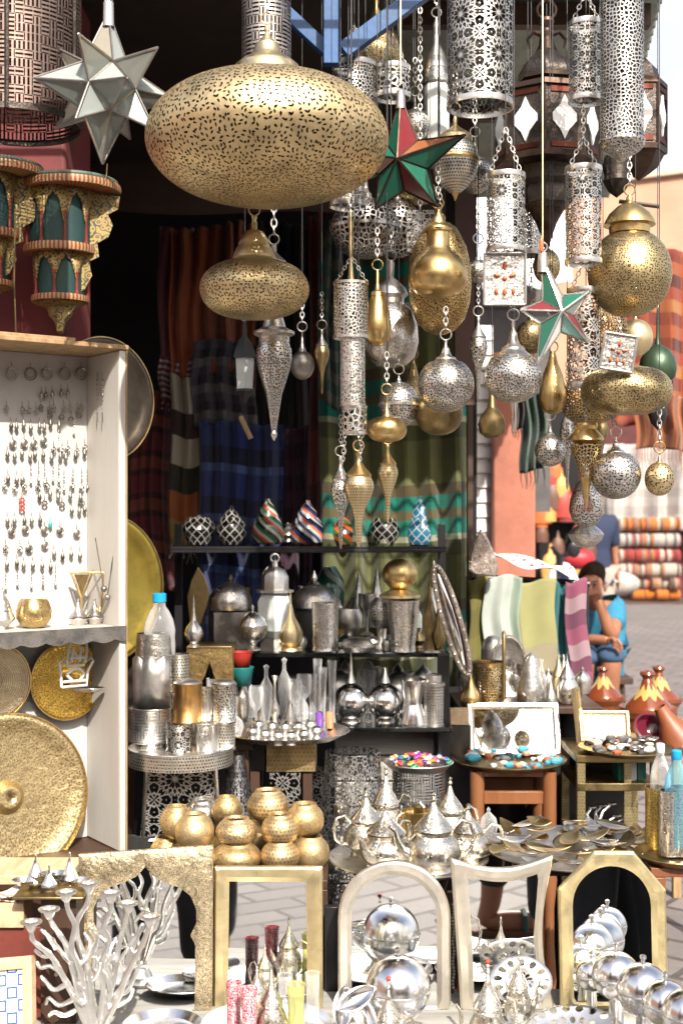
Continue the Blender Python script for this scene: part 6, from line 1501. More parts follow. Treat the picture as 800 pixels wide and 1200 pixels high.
m = MB(); c = P(757, 848, 4.3); m.lathe([(.03, 0), (.052, .03), (.058, .05), (.05, .052), (.044, .03), (.02, .012), (0, .01)], (0, 0, 0), 32); m.xf(Matrix.Translation(P(755, 862, 4.3)) @ Matrix.Rotation(R(50), 4, 'X') @ Matrix.Rotation(R(12), 4, 'Y')); solo(m, 'glazed_bowl', purp, 'dark purple glazed bowl tipped towards the viewer beside the tagines', 'bowl', c)
m = MB(); m.lathe([(.0, 0), (.02, .002), (.03, .05), (.07, .12), (.075, .13), (.06, .12)][1:], (0, 0, 0), 32); m.xf(Matrix.Translation(P(772, 828, 4.25)) @ Matrix.Rotation(R(150), 4, 'Y')); solo(m, 'clay_cone', paint('terracotta', (.27, .085, .035), .45, .25), 'plain terracotta cone lid lying against the tagines', 'lid', P(782, 860, 4.25))

# ---- extra clutter on the rack and tables
rn = random.Random(91)
def clutter(h, y, xs, names, where, lo, hi, grp):
    for i, x in enumerate(xs):
        kd = rn.choice(names); H_ = rn.uniform(lo, hi); r = rn.uniform(6, 11); mt, mn = rn.choice([(silver, 'silver'), (silver_dull, 'dull silver'), (silver_ham, 'engraved silver'), (brass_dark, 'dark brass'), (glass, 'clear glass')])
        yb = y+rn.uniform(-3, 2); y0 = yb-H_
        P_ = {'vase': [(r*.4, y0), (r*.25, y0+H_*.2), (r*.9, y0+H_*.5), (r, y0+H_*.62), (r*.5, yb-3), (r*.6, yb), (0, yb)],
              'goblet': [(r, y0), (r*.95, y0+H_*.3), (r*.3, y0+H_*.5), (r*.15, y0+H_*.6), (r*.15, yb-4), (r*.8, yb), (0, yb)],
              'pot': [(0, y0), (r*.2, y0+H_*.08), (r*.15, y0+H_*.16), (r*.8, y0+H_*.35), (r*.85, y0+H_*.4), (r, y0+H_*.6), (r*.7, yb), (0, yb)],
              'beaker': [(r*.95, y0+1), (r, y0), (r*.85, yb-2), (r*.9, yb), (0, yb)]}[kd]
        item('small_'+kd, '%s %s %s' % (mn, kd, where), kd, x, h, yb, [('body', mt, P_)], group='%s %ss %s' % (mn, kd, grp), seg=24)
clutter(H2, 745, [256, 284, 310, 352, 395, 430, 458, 488, 506], ['vase', 'goblet', 'pot'], 'in the shadowed back row of the middle rack shelf', 34, 60, 'in the back row of the middle rack shelf')
clutter(H3, 834, [384, 398, 420, 432, 446, 462, 474, 492, 504, 372, 360, 344], ['vase', 'goblet', 'pot', 'beaker'], 'packed at the back of the lower rack shelf', 34, 58, 'packed at the back of the lower rack shelf')
clutter(HB, 815, [546, 560, 604, 612, 634, 642, 660, 682], ['vase', 'pot', 'goblet'], 'behind the pitcher on the back table', 30, 50, 'behind the pitcher on the back table')
clutter(.9, 850, [232, 251, 272, 284, 193], ['vase', 'pot', 'beaker'], 'behind the cups on the dark side table', 40, 60, 'behind the cups on the side table')
clutter(HP, 985, [470, 492, 508, 400, 572], ['pot', 'goblet'], 'between the silver teapots on the big tray', 30, 44, 'between the silver teapots')
clutter(H3, 846, [352, 366, 380, 394, 431, 468, 498], ['vase', 'goblet', 'pot', 'beaker'], 'in the front row of the lower rack shelf', 18, 32, 'in the front row of the lower rack shelf')
clutter(H2, 761, [256, 284, 312, 352, 395, 436, 454, 490], ['vase', 'goblet', 'pot'], 'in the front row of the middle rack shelf', 16, 28, 'in the front row of the middle rack shelf')
clutter(.9, 862, [188, 228, 256, 276], ['pot', 'beaker', 'goblet'], 'on the dark side table beside the cups', 20, 34, 'on the side table beside the cups')
clutter(1.3905, 634, [252, 292, 338, 382, 425, 472], ['pot', 'vase'], 'between the glazed jars on the rack top', 14, 26, 'between the glazed jars')
# dark cloth below the goods, under the tables
m = MB(); m.sheet(lambda u, v: (-.55+.5*u, 3.2+.012*sin(40*u), .69-.69*v), 60, 6, .5, .7); solo(m, 'dark_cloth', stripes('cloth_black', [(.015, .014, .014), (.02, .018, .017)], .2), 'black cloth hanging under the left tables behind the brass bowls', 'cloth', (-.3, 3.2, 0), solid=.002)
m = MB(); m.sheet(lambda u, v: (.2+.62*u, 3.95+.015*sin(38*u), .89-.88*v), 60, 6, .5, .7); solo(m, 'dark_cloth', MATS['cloth_black'], 'black cloth hanging below the back table behind the wooden stool', 'cloth', (.5, 3.95, 0), solid=.002)
# ------------------------------------------------------------------ front table and mirrors
HF = .48
ft = Thing('front_table', 'low front table under the row of framed mirrors', 'table', (0, 2.5, 0))
m = MB(); m.box(-.9, .9, 2.2, 2.74, HF-.03, HF); ft.part('top', m, grey_wood, bevel=.003)
for x in (-.87, .87):
    for y in (2.23, 2.71): m = MB(); m.box(x-.02, x+.02, y-.02, y+.02, 0, HF-.0305); ft.part('leg', m, dark_wood)
def fmirror(label, outer, inner, D, wood, tilt=0, yaw=0, depth=.018, cpx=None, extra=None):
    xs = [p[0] for p in outer]; cx = (min(xs)+max(xs))/2; yb = yT(HF, D); base = P(cx, yb, D); k = D/F
    def loc(q): return [((x-cx)*k, (yb-y)*k) for x, y in q]
    o, i_ = loc(outer), loc(inner)
    cc = cpx or ((min(p[0] for p in inner)+max(p[0] for p in inner))/2, (min(p[1] for p in inner)+max(p[1] for p in inner))/2)
    c = loc([cc])[0]
    angs = sorted(set([round(2*pi*j/120, 5) for j in range(120)]+[round(math.atan2(z-c[1], x-c[0]) % (2*pi), 5) for x, z in (o if len(o) < 14 else [])+(i_ if len(i_) < 14 else [])]))
    ol = [ray_poly(o, c, a) for a in angs]; il = [ray_poly(i_, c, a) for a in angs]
    M = Matrix.Translation(base) @ Matrix.Rotation(R(yaw), 4, 'Z') @ Matrix.Rotation(R(tilt), 4, 'X')
    t = Thing('framed_mirror', label, 'mirror', base)
    m = MB(); m.ringframe(ol, il, 0, depth, M, lip=.004); t.part('frame', m, wood, angle=28)
    m = MB(); m.prism(il, depth*.45, depth*.45+.004, M); t.part('mirror_glass', m, mirror)
    m = MB(); bb = [(x*.995+c[0]*.005, z*.995+c[1]*.005) for x, z in ol]; m.prism(bb, depth+.0005, depth+.004, M); t.part('backing', m, dark_wood)
    if extra:
        for pts, w in extra:
            m = MB(); m.tube([M @ Vector((x, -.001, z)) for x, z in loc(pts)], w, 6, 0, True); t.part('bead_line', m, wood)
    return t
yb = yT(HF, 2.62)
ogee = [(150-2, 1194)]
def mirx(pts, cx): return pts+[(2*cx-x, y) for x, y in reversed(pts) if abs(x-cx) > .1]
og = mirx([(228, 1186), (228, 1108), (222, 1098), (229, 1084), (229, 1068), (222, 1052), (210, 1043), (192, 1037), (178, 1030), (168, 1019)], 168)
fmirror('wide brass engraved mirror frame with a pointed ogee arch, leftmost mirror', [(89, yb), (248, yb), (248, 993), (89, 1005)], og, 2.62, metal('frame_engraved', (.83, .7, .47), .4, engrave=('scroll', 95, .3), tarnish=.25, bumps=1.0), tilt=-3, yaw=-2, cpx=(168, 1090))
fmirror('plain pale gold rectangular mirror frame below the brass bowls', [(249, yb), (378, yb), (377, 1017), (250, 1019)], [(266, 1178), (360, 1178), (358, 1035), (267, 1036)], 2.63, metal('frame_gold', (.85, .72, .42), .35, tarnish=.25), tilt=-2, yaw=-3)
def archpts(x0, x1, ytop, yb, n=20, ry=None):
    r = (x1-x0)/2; cx = (x0+x1)/2; ry = ry or r
    return [(x1, yb)]+[(cx+r*cos(pi*i/n), ytop+ry-ry*sin(pi*i/n)) for i in range(n+1)]+[(x0, yb)]
fmirror('pale silver mirror frame with a plain round arched top, third from left', archpts(396, 528, 1011, yb), archpts(412, 512, 1027, 1182), 2.62, metal('frame_silver', (.84, .79, .7), .36, tarnish=.25), tilt=-1, yaw=0)
cv = [(528, 1007)]+[(528+122*u, 1007-4*u+14*sin(pi*u)) for u in [i/14 for i in range(1, 14)]]+[(650, 1003)]
rt = [(650-14*sin(pi*min(1, u*1.0)), 1003+(yb-1003)*u) for u in [i/12 for i in range(1, 12)]]+[(652, yb)]
lf_ = [(540, yb)]+[(528+12*u, 1007+(yb-1007)*u) for u in [1-i/12 for i in range(1, 12)]]
ci = [(548, 1028)]+[(548+84*u, 1028-3*u+8*sin(pi*u)) for u in [i/10 for i in range(1, 10)]]+[(632, 1025), (626, 1100), (634, 1180), (556, 1180), (553, 1100)]
fmirror('cream silver mirror frame with concave sides and flared corners, fourth from left', cv+rt+lf_, ci, 2.62, metal('frame_cream', (.86, .8, .68), .38, tarnish=.2), tilt=0, yaw=2)
fmirror('gold mirror frame with chamfered corners and a round arched opening, rightmost mirror', [(657, yb), (783, yb), (783, 1046), (746, 1002), (700, 1002), (656, 1046)], archpts(673, 766, 1019, 1176), 2.62, metal('frame_gold2', (.87, .74, .42), .35, tarnish=.25), tilt=-5, yaw=0, cpx=(719, 1080))
# dark things seen between the mirrors
m = MB(); m.box((380-400)/F*2.72, (396-400)/F*2.72, 2.72, 2.74, HF+.001, .66); solo(m, 'dark_board', black_paint, 'narrow black upright panel between the second and third mirrors', 'panel', P(388, 1190, 2.72), bevel=.001)
rn = random.Random(3)
for i, x in enumerate((531, 537, 543)):
    D = 2.7; m = MB(); z0 = ZP(1060+4*i, D)
    for j in range(26): m.ball((P(x, 0, D).x+.001*sin(j), D, z0-.007*j), .0032, 6, 4)
    solo(m, 'bead_string', coral_r if i else pearl, ('pale' if i == 0 else 'red')+' bead string hanging between the third and fourth mirrors'+('' if i == 0 else (', nearer the arched frame' if i == 1 else ', nearer the concave frame')), 'beads', (P(x, 0, D).x, D, z0-.18))
m = MB(); m.tube([P(524, 1046, 2.7), P(552, 1046, 2.7)], .004, 6); m.box(P(528, 0, 2.71).x, P(531, 0, 2.71).x, 2.71, 2.72, HF+.001, ZP(1046, 2.71)); solo(m, 'bead_rail', dark_wood, 'small dark rail with bead strings between two mirrors', 'rail', P(530, 1190, 2.7))
# ------------------------------------------------------------------ coral candelabra
D = 2.42; base = P(112, yT(HF, D), D)
t = Thing('coral_candelabra', 'white metal coral shaped candelabra with seven candle cups at front left', 'candelabra', base)
cw = metal('coral_white', (.8, .8, .79), .3, tarnish=.14, bumps=.35)
br = MB(); rn = random.Random(12)
def wob(pts, D0=0, D1=0, n=4):
    out = []
    for i in range(len(pts)-1):
        a, b_, c_, d_ = pts[max(0, i-1)], pts[i], pts[i+1], pts[min(len(pts)-1, i+2)]
        for j in range(n):
            u = j/n; q = [.5*(2*b_[k]+(c_[k]-a[k])*u+(2*a[k]-5*b_[k]+4*c_[k]-d_[k])*u*u+(3*b_[k]-a[k]-3*c_[k]+d_[k])*u**3) for k in (0, 1)]
            s = (i+u)/(len(pts)-1); out.append(P(q[0], q[1], D+D0+(D1-D0)*s))
    out.append(P(*pts[-1], D+D1)); return out
def branch(pts, r0=.0062, r1=.0042, d0=0, d1=0):
    q = wob(pts, d0, d1); n = len(q); br.tube(q, [(r0+(r1-r0)*i/(n-1))*(1+.1*sin(i*1.7+pts[0][0])) for i in range(n)], 8); br.ball(q[-1], r1, 8, 6)
yB = 1208
stems = [([(105, yB), (88, 1170), (72, 1140), (60, 1120), (48, 1110), (38, 1100), (37, 1086)], -.02),
         ([(108, yB), (92, 1160), (84, 1130), (78, 1108), (68, 1092), (60, 1080), (58, 1072)], .0),
         ([(108, yB), (100, 1160), (92, 1130), (84, 1110), (88, 1086), (80, 1066), (78, 1052)], -.02),
         ([(112, yB), (106, 1150), (98, 1120), (90, 1094), (92, 1076), (103, 1058), (104, 1042)], .02),
         ([(116, yB), (122, 1160), (118, 1130), (128, 1104), (122, 1086), (130, 1066), (130, 1054)], -.03),
         ([(118, yB), (130, 1160), (136, 1130), (140, 1104), (146, 1084), (150, 1066)], .02),
         ([(120, yB), (140, 1166), (150, 1140), (160, 1120), (170, 1100), (176, 1082)], -.03),
         ([(120, yB), (134, 1170), (146, 1150), (150, 1124), (158, 1104), (167, 1084)], .03)]
for p, d1 in stems: branch(p, .0068, .0046, 0, d1)
tw = [[(88, 1170), (70, 1178), (58, 1170), (54, 1176)], [(92, 1182), (76, 1190), (64, 1186), (58, 1190)], [(80, 1152), (64, 1160), (54, 1150), (49, 1145)], [(76, 1148), (70, 1140), (66, 1142)], [(60, 1120), (50, 1120), (42, 1114)], [(72, 1140), (60, 1132), (48, 1134), (44, 1128)],
      [(66, 1112), (56, 1096), (49, 1090)], [(84, 1130), (74, 1118), (66, 1108), (62, 1100)], [(100, 1160), (90, 1150), (94, 1136), (86, 1124)], [(92, 1130), (104, 1120), (106, 1104), (100, 1094)], [(118, 1130), (110, 1116), (114, 1100), (108, 1088)],
      [(122, 1160), (130, 1146), (126, 1130), (134, 1118)], [(136, 1130), (128, 1118), (136, 1100)], [(150, 1140), (142, 1126), (150, 1112)], [(140, 1166), (150, 1160), (160, 1140), (166, 1128)], [(130, 1160), (124, 1140), (112, 1136), (110, 1122)],
      [(160, 1120), (152, 1108), (156, 1096)], [(106, 1150), (114, 1142), (118, 1130)], [(116, 1185), (104, 1172), (96, 1176), (86, 1166)], [(126, 1180), (140, 1178), (152, 1170), (156, 1160)]]
for i, p in enumerate(tw): branch(p, .0052, .0036, rn.uniform(-.01, .02), rn.uniform(-.03, .03))
t.part('branches', br, cw)
m = MB(); m.lathe([(.0, .0), (.07, .0), (.07, .006), (.03, .012), (.02, .03), (0, .03)], base, 32, sx=1.1, sy=.8); t.part('foot', m, cw)
for (x, y, d1) in ((37, 1082, -.02), (58, 1067, 0), (78, 1047, -.02), (104, 1037, .02), (130, 1048, -.03), (150, 1060, .02), (176, 1076, -.03)):
    q = P(x, y, D+d1); m = MB(); m.lathe([(.005, -.016), (.008, -.012), (.012, -.002), (.02, .001), (.0205, .004), (.0125, .005), (.011, -.001), (0, -.001)], q, 24); t.part('candle_cup', m, cw)
# ------------------------------------------------------------------ goods at the far left front
table('corner_table', 'pale wooden corner table behind the coral candelabra', -.95, (92-400)/F*2.75, 2.66, 2.8, .745, pale_wood, dark_wood)
m = MB(); D = 2.58; A, B = P(-12, 1055, D), P(31, 1084, D); m.box(A.x, B.x, D-.02, D+.06, B.z, A.z); solo(m, 'wooden_box', pale_wood, 'pale wooden box at the left edge beside the small silver cones', 'box', (A.x, D, B.z), bevel=.002)
m = MB(); m.box(A.x+.005, B.x+.06, D-.01, D+.05, HF+.001, B.z-.0005); solo(m, 'red_crate', paint('red_brown', (.15, .03, .02), .6, .3), 'dark red brown crate under the pale wooden box', 'crate', (A.x+.05, D, HF), bevel=.002)
for i in range(5):
    m = MB(); m.box(-.028, .028, -.02, .02, 0, .0015); m.xf(Matrix.Translation(P(6+i*4, 1052-i*2.2, D)) @ Matrix.Rotation(.3*i, 4, 'Z') @ Matrix.Rotation(R(8-3*i), 4, 'Y')); solo(m, 'paper_card', paint('card_%d' % (i % 2), ((.7, .6, .52), (.55, .4, .33))[i % 2], .8, .1), ('pale' if i % 2 == 0 else 'brown')+' card in the loose stack on the wooden box', 'card', P(6+i*4, 1050, D), 'loose cards on the wooden box '+('pale' if i % 2 == 0 else 'brown'))
m = MB(); Dt = 2.55; A = P(60, 1046, Dt); m.box(A.x-.07, A.x+.07, Dt-.03, Dt+.09, A.z-.006, A.z); solo(m, 'small_tray', brass_dark, 'dark little tray under the silver conical dishes at left', 'tray', A, bevel=.002)
m = MB(); m.box(A.x-.02, A.x+.05, Dt+.0, Dt+.08, HF+.001, A.z-.0065); solo(m, 'dark_riser', dark_wood, 'dark wooden riser under the little tray at left', 'riser', (A.x, Dt, HF))
for i, (x, y0, yb_, r, nm) in enumerate(((42, 1000, 1040, 13, 'left'), (82, 998, 1037, 12, 'right'), (58, 1012, 1044, 10, 'middle front'))):
    lamp('cone_dish', 'silver cone lidded dish, %s of three on the dark little tray' % nm, x, Dt+(.04 if i < 2 else -.01), [('lid', silver_bright, [(0, y0), (1.6, y0+3), (1, y0+6), (r*.3, y0+14), (r*.85, yb_-9), (r*.9, yb_-8)]), ('dish', silver_ham, [(r, yb_-8), (r, yb_-6), (r*.5, yb_-1), (r*.5, yb_), (0, yb_)])], cat='dish', up=None, ring=False)
for i, (x, y) in enumerate(((30, 1030), (64, 1022), (72, 1030), (50, 1024), (92, 1030))):
    m = MB(); q = P(x, y+8, Dt+.03); m.lathe([(0, 0), (.012, .002), (.02, .012), (.021, .013)], q, 20, sx=1.3); solo(m, 'sauce_dish', silver, 'tiny open silver dish among the cones on the little tray', 'dish', q, 'tiny open silver dishes')
# tiled frame bottom left
D = 2.38; M = Matrix.Translation(P(12, 1240, D)) @ Matrix.Rotation(R(-14), 4, 'Z') @ Matrix.Rotation(R(-16), 4, 'X') @ Matrix.Rotation(R(-9), 4, 'Y'); k = D/F
t = Thing('tiled_frame', 'pale wooden tray frame with blue and white tile at the bottom left corner', 'frame', P(12, 1240, D))
o = [(-40*k, 0), (28*k, 0), (28*k, 112*k), (-40*k, 112*k)]; i_ = [(-28*k, 12*k), (16*k, 12*k), (16*k, 98*k), (-28*k, 98*k)]
m = MB(); m.ringframe(o, i_, 0, .02, M, lip=.002); t.part('frame', m, pale_wood)
g = NT('blue_tile'); uv = g.coord('UV'); x, y, _ = g.xyz(uv)
a = g.math('ABSOLUTE', g.math('SUBTRACT', g.math('FRACT', g.math('MULTIPLY', g.math('ADD', x, y), 22.0)), .5)); b = g.math('ABSOLUTE', g.math('SUBTRACT', g.math('FRACT', g.math('MULTIPLY', g.math('SUBTRACT', x, y), 22.0)), .5))
mk = g.math('LESS_THAN', g.math('ABSOLUTE', g.math('SUBTRACT', g.math('ADD', a, b), .4)), .07)
tile_m = g.done(g.principled(**{'Base Color': g.mix(mk, (.75, .76, .78), (.03, .09, .4)), 'Roughness': .15}))
m = MB(); m.prism(i_, .01, .014, M); t.part('tile', m, tile_m)
# ------------------------------------------------------------------ shining goods in front of the mirrors
def ftray(label, cx, D, rx, mat, h=HF+.0095, sy=1):
    c = Vector(((cx-400)/F*D, D, h)); r = rx*D/F; t = Thing('silver_tray', label, 'tray', c-Vector((0, 0, .008)))
    m = MB(); m.lathe([(0, -.008), (r*.8, -.008), (r, .006), (r*.985, .008), (r*.82, -.005), (0, -.0052)], c, 64, sy=sy); t.part('dish', m, mat); return c
tr = [ftray('silver tray under the red glasses and small teapots', 312, 2.5, 78, silver_bright, HF+.012), ftray('silver tray in front of the arched silver mirror', 455, 2.42, 70, silver, HF+.012),
      ftray('silver tray in front of the concave framed mirror', 590, 2.42, 62, silver_bright, HF+.012), ftray('silver tray under the shiny sugar bowls at right', 745, 2.42, 84, silver, HF+.012), ftray('silver tray beside the foot of the coral candelabra', 190, 2.5, 48, silver_bright, HF+.012)]
HS = HF+.0075
def fy(D): return yT(HS, D)
def glassy_cup(label, x, D, y0, r, mat, D_=None):
    y1 = fy(D); return lamp('tea_glass', label, x, D, [('glass', mat, [(r*.93, y0+1), (r, y0), (r*.95, y0+3), (r*.86, (y0+y1)/2), (r*.95, y1-2), (r*.9, y1), (0, y1)])], cat='glass', up=None, ring=False, seg=28)
g = NT('red_tea_glass'); mk = pattern(g, 'scroll', 120, .2)
rtg = g.done(g.principled(**{'Base Color': g.mix(mk, (.6, .03, .08), (.85, .6, .6)), 'Roughness': .1, 'Coat Weight': .5}))
glassy_cup('red decorated tea glass, the left of two', 274, 2.5, 1150, 9.5, rtg); glassy_cup('red decorated tea glass, the right of two', 292, 2.44, 1158, 10.5, rtg)
glassy_cup('pale yellow tea glass beside the small silver teapot', 347, 2.47, 1153, 11, glassy('yellow_glass', (.8, .8, .35), .05, frosted=.2))
glassy_cup('clear tea glass at the right of the glasses tray', 366, 2.55, 1140, 9, glass); glassy_cup('clear tea glass behind the small silver teapot', 334, 2.58, 1142, 9, glass)
teapot('small silver spired teapot between the red and yellow tea glasses', 318, fy(2.46), 1136, 19, HS, tpm, -1, rot=.2, D=2.46)
teapot('smaller silver teapot behind the red tea glasses', 301, fy(2.57), 1132, 14, HS, tpm, 1, rot=.2, D=2.57)
teapot('small silver teapot with a red knob in front of the big silver dome', 455, fy(2.36), 1148, 20, HS, tpm, -1, rot=-.2, D=2.36)
m = MB(); q = P(455, 1147, 2.36); m.ball(q, .005, 10, 6); solo(m, 'red_bead', coral_r, 'red bead on the knob of the teapot in front of the big dome', 'bead', q)
teapot('silver teapot at the foot of the concave framed mirror', 571, fy(2.38), 1128, 24, HS, tpm, -1, rot=.2, D=2.38)
m = MB(); q = P(571, 1127, 2.38); m.ball(q, .005, 10, 6); solo(m, 'red_bead', coral_r, 'red bead on the knob of the teapot before the concave frame', 'bead', q)
teapot('silver teapot behind the perforated white platter', 607, fy(2.52), 1114, 17, HS, tpm, 1, rot=.2, D=2.52)
def sugar(label, x, y, r, D):
    y1 = fy(D); return lamp('sugar_bowl', label, x, D, [('knob', silver_bright, [(0, y-r-11), (3.6, y-r-9), (3.8, y-r-6), (2.2, y-r-4), (2.4, y-r+1)]), ('lid', silver_bright, ell(y, r, r, 14, .03, .5, .95)), ('seam', silver, [(r*.99, y-1.5), (r*1.03, y), (r*.99, y+1.5)]), ('bowl', silver_bright, ell(y, r, r, 14, .5, .92, .95)+[(r*.35, y1), (0, y1)])], cat='sugar bowl', up=None, ring=False, seg=56)
sugar('big round silver dome pot in front of the arched silver mirror', 466, 1158, 38, 2.46)
for x, y, r, D, lb in ((693, 1142, 19, 2.58, 'smallest shiny round sugar bowl, back left of the group at right'), (721, 1143, 28, 2.52, 'round silver sugar bowl second from left in the group at right'), (753, 1160, 31, 2.44, 'largest round silver sugar bowl in the middle of the group at right'),
                       (779, 1176, 27, 2.36, 'round silver sugar bowl near the bottom right corner'), (803, 1188, 28, 2.3, 'round silver sugar bowl cut off by the right edge'), (704, 1140, 15, 2.64, 'small round sugar bowl hidden between two larger ones at right')): sugar(lb, x, y, r, D)
# perforated platter
plm = metal('platter_silver', (.88, .88, .88), .25, holes=('dots', 42, .3), tarnish=.1)
c = Vector(((672-400)/F*2.36, 2.36, HS+.03)); m = MB(); m.lathe([(0, -.004), (.05, -.002), (.085, .006), (.09, .008)], (0, 0, 0), 56, sx=1.15); m.xf(Matrix.Translation(c) @ Matrix.Rotation(R(24), 4, 'X') @ Matrix.Rotation(R(-5), 4, 'Y'))
solo(m, 'perforated_platter', plm, 'white silver platter with round holes at the bottom between mirrors', 'platter', c, solid=.0015)
m = MB(); D = 2.56; q = P(610, 1150, D); m.lathe([(0, 0), (.03, .001), (.048, .006)], (0, 0, 0), 40, sx=1.3); m.xf(Matrix.Translation(q) @ Matrix.Rotation(R(62), 4, 'X')); solo(m, 'perforated_dish', plm, 'small white silver dish with holes leaning before the concave framed mirror', 'dish', q, solid=.0015)
for i, (x, y, a) in enumerate(((402, 1182, 25), (417, 1172, -30), (426, 1190, 60))):
    L = .04; m = MB(); m.sheet(lambda u, v: (L*(u*2-1), .02*max(0, 1-abs(u*2-1)**1.8)**.7*(v*2-1), .006*(u*2-1)**2+.01*(v*2-1)**2), 16, 6, .08, .04)
    q = P(x, y, 2.42); m.xf(Matrix.Translation(q) @ Matrix.Rotation(R(55), 4, 'X') @ Matrix.Rotation(R(a+60), 4, 'Z')); solo(m, 'leaf_spoon', silver_bright, ('leftmost', 'middle', 'rightmost')[i]+' of three silver leaf dishes leaning left of the big dome pot', 'dish', q, solid=.0012)
def plain_plate(label, x, D, r, z, mat=silver_bright):
    m = MB(); k = D/F; c = Vector(((x-400)*k, D, z)); m.lathe([(0, .001), (r*k*.7, .001), (r*k, .008), (r*k*.98, .0095), (r*k*.68, .0035), (0, .0035)], c, 48); solo(m, 'silver_plate', mat, label, 'plate', c)
plain_plate('flat silver plate at the bottom edge below the small teapots', 330, 2.34, 44, HS+.004)
plain_plate('flat silver plate at the bottom edge left of the perforated platter', 528, 2.34, 34, HS+.001)
plain_plate('flat silver plate at the foot of the engraved arch mirror', 205, 2.4, 36, HS+.004)
plain_plate('flat silver plate at the bottom edge under the concave framed mirror', 600, 2.3, 40, HS+.004)
# small white coral candle holder in the cabinet
D = 3.56; bs = Vector(((702-400)/F*D, D, zb+.0005)); t = Thing('coral_candelabra', 'small white coral candelabra inside the open brass edged cabinet', 'candelabra', bs)
m = MB(); rn = random.Random(9)
cups = []
for i, (x, y) in enumerate(((683, 958), (693, 946), (705, 944), (716, 942), (722, 956))):
    e = P(x, y, D+rn.uniform(-.03, .05)); mid = bs*.5+e*.5+Vector((rn.uniform(-.02, .02), 0, 0)); pts = [bs, bs*.75+mid*.25+Vector((.006, 0, 0)), mid, mid*.4+e*.6+Vector((-.01, 0, 0)), e]; m.tube(pts, .004, 6); cups.append(e)
    m.tube([mid, mid+Vector((rn.uniform(-.03, .03), 0, .02))], .003, 6)
t.part('branches', m, cw)
for e in cups: m = MB(); m.lathe([(.003, -.006), (.013, 0), (.013, .003), (0, .003)], e, 16); t.part('candle_cup', m, cw)
# ------------------------------------------------------------------ scarf rack to the right
D = 4.45
sr = Thing('scarf_rail', 'metal rail on legs carrying folded scarves right of the curtain', 'rail', (P(620, 0, D).x, D, 0))
m = MB(); m.tube([P(552, 676, D), P(690, 684, D)], .012, 10); sr.part('bar', m, black_iron)
for x, y in ((556, 676), (686, 684)):
    q = P(x, y, D); m = MB(); m.tube([q, Vector((q.x, D, 0))], .01, 8); sr.part('leg', m, black_iron)
mk = lambda n, c, **k: stripes(n, [tuple(q*.72 for q in x) for x in c], **k)
GS = 'scarves over the rail at right'
drape('folded_scarf', 'olive green scarf at the left end of the rail at right', 549, 573, 677, 800, 4.4, mk('scarf_olive', [(.26, .24, .07), (.22, .2, .06)], period=.2), 1, .006, GS, seed=41)
drape('folded_scarf', 'white scarf with green and grey fringe, second on the rail', 566, 609, 676, 770, 4.38, mk('scarf_white', [(.6, .66, .6), (.42, .54, .44)], period=.13, axis='x', widths=[3, 1]), 2, .008, GS, fringe=.05, seed=42)
drape('folded_scarf', 'pale yellow green scarf in the middle of the rail', 609, 651, 680, 792, 4.4, mk('scarf_yellow', [(.46, .45, .2), (.44, .39, .26)], period=.36, widths=[1.6, 1]), 1, .005, GS, seed=43)
drape('folded_scarf', 'teal scarf with thin white lines on the rail', 647, 668, 682, 806, 4.41, mk('scarf_teal', [(.04, .22, .25), (.04, .22, .25), (.6, .65, .65), (.04, .2, .24)], period=.38, widths=[5, .6, .2, 3]), 2, .008, GS, seed=44)
drape('folded_scarf', 'magenta and purple checked scarf at the right end of the rail', 661, 686, 680, 806, 4.36, mk('scarf_magenta', [(.34, .1, .17), (.45, .3, .34), (.2, .07, .12)], period=.16), 1, .006, GS, seed=45, shift=.02)
m = MB()
A = P(560, 655, 4.5)
m.sheet(lambda u, v: (A.x+.33*u, 4.36+.24*v+.01*sin(9*u), ZP(650, 4.45)-.075*u+.012*sin(11*u+5*v)+.02*sin(pi*v)), 30, 10, .4, .25)
g = NT('spotted_cloth'); mk_ = pattern(g, 'dots', 22, .2); sp = g.done(g.principled(**{'Base Color': g.mix(mk_, (.78, .75, .72), (.2, .06, .08)), 'Roughness': .9}))
solo(m, 'spotted_cloth', sp, 'white cloth with dark red dots laid over the scarf rail', 'cloth', A, solid=.003)
m = MB(); q = [(563, 619), (557, 632), (551, 650), (549, 668), (556, 674), (580, 676), (584, 668), (580, 650), (572, 632)]; D = 4.3
m.prism([(P(x, y, D).x, P(x, y, D).z) for x, y in q], D, D+.02); solo(m, 'shell_ornament', metal('shell', (.8, .68, .6), .35, engrave=('scroll', 60, .2), tarnish=.3, bumps=.6), 'pointed shell like silver ornament standing on the scarf rail', 'ornament', P(566, 676, D), bevel=.006)
# ------------------------------------------------------------------ hanging fabrics at right
drape('hanging_robe', 'dark green robe with fringed hem hanging beside the orange pier', 610, 640, 462, 552, 5.4, c_dkgreen, 3, .03, None, 'robe', fringe=.07, seed=51)
drape('hanging_robe', 'dark narrow cloth hanging in front of the orange pier', 600, 612, 430, 500, 5.3, stripes('cloth_dark_brown', [(.04, .02, .02)], .2), 2, .02, None, 'cloth', fringe=.05, seed=52)
drape('red_carpet', 'dark red patterned carpet hanging at the right edge', 722, 812, 292, 500, 7.0, stripes('carpet_red', [(.16, .03, .02), (.3, .08, .03), (.08, .02, .02), (.25, .05, .03), (.35, .15, .05)], .35, cross=(.12, .4, (.35, .08, .03))), 3, .03, None, 'carpet', seed=53)
drape('brown_blanket', 'rust brown striped blanket with white fringe at the right edge', 744, 816, 462, 527, 6.6, stripes('blanket_rust', [(.3, .1, .04), (.12, .04, .02), (.36, .14, .06), (.18, .06, .03)], .09, 'x'), 3, .03, None, 'blanket', fringe=.1, seed=54)
white_cloth = stripes('cloth_white', [(.55, .51, .48), (.46, .42, .4)], .3)
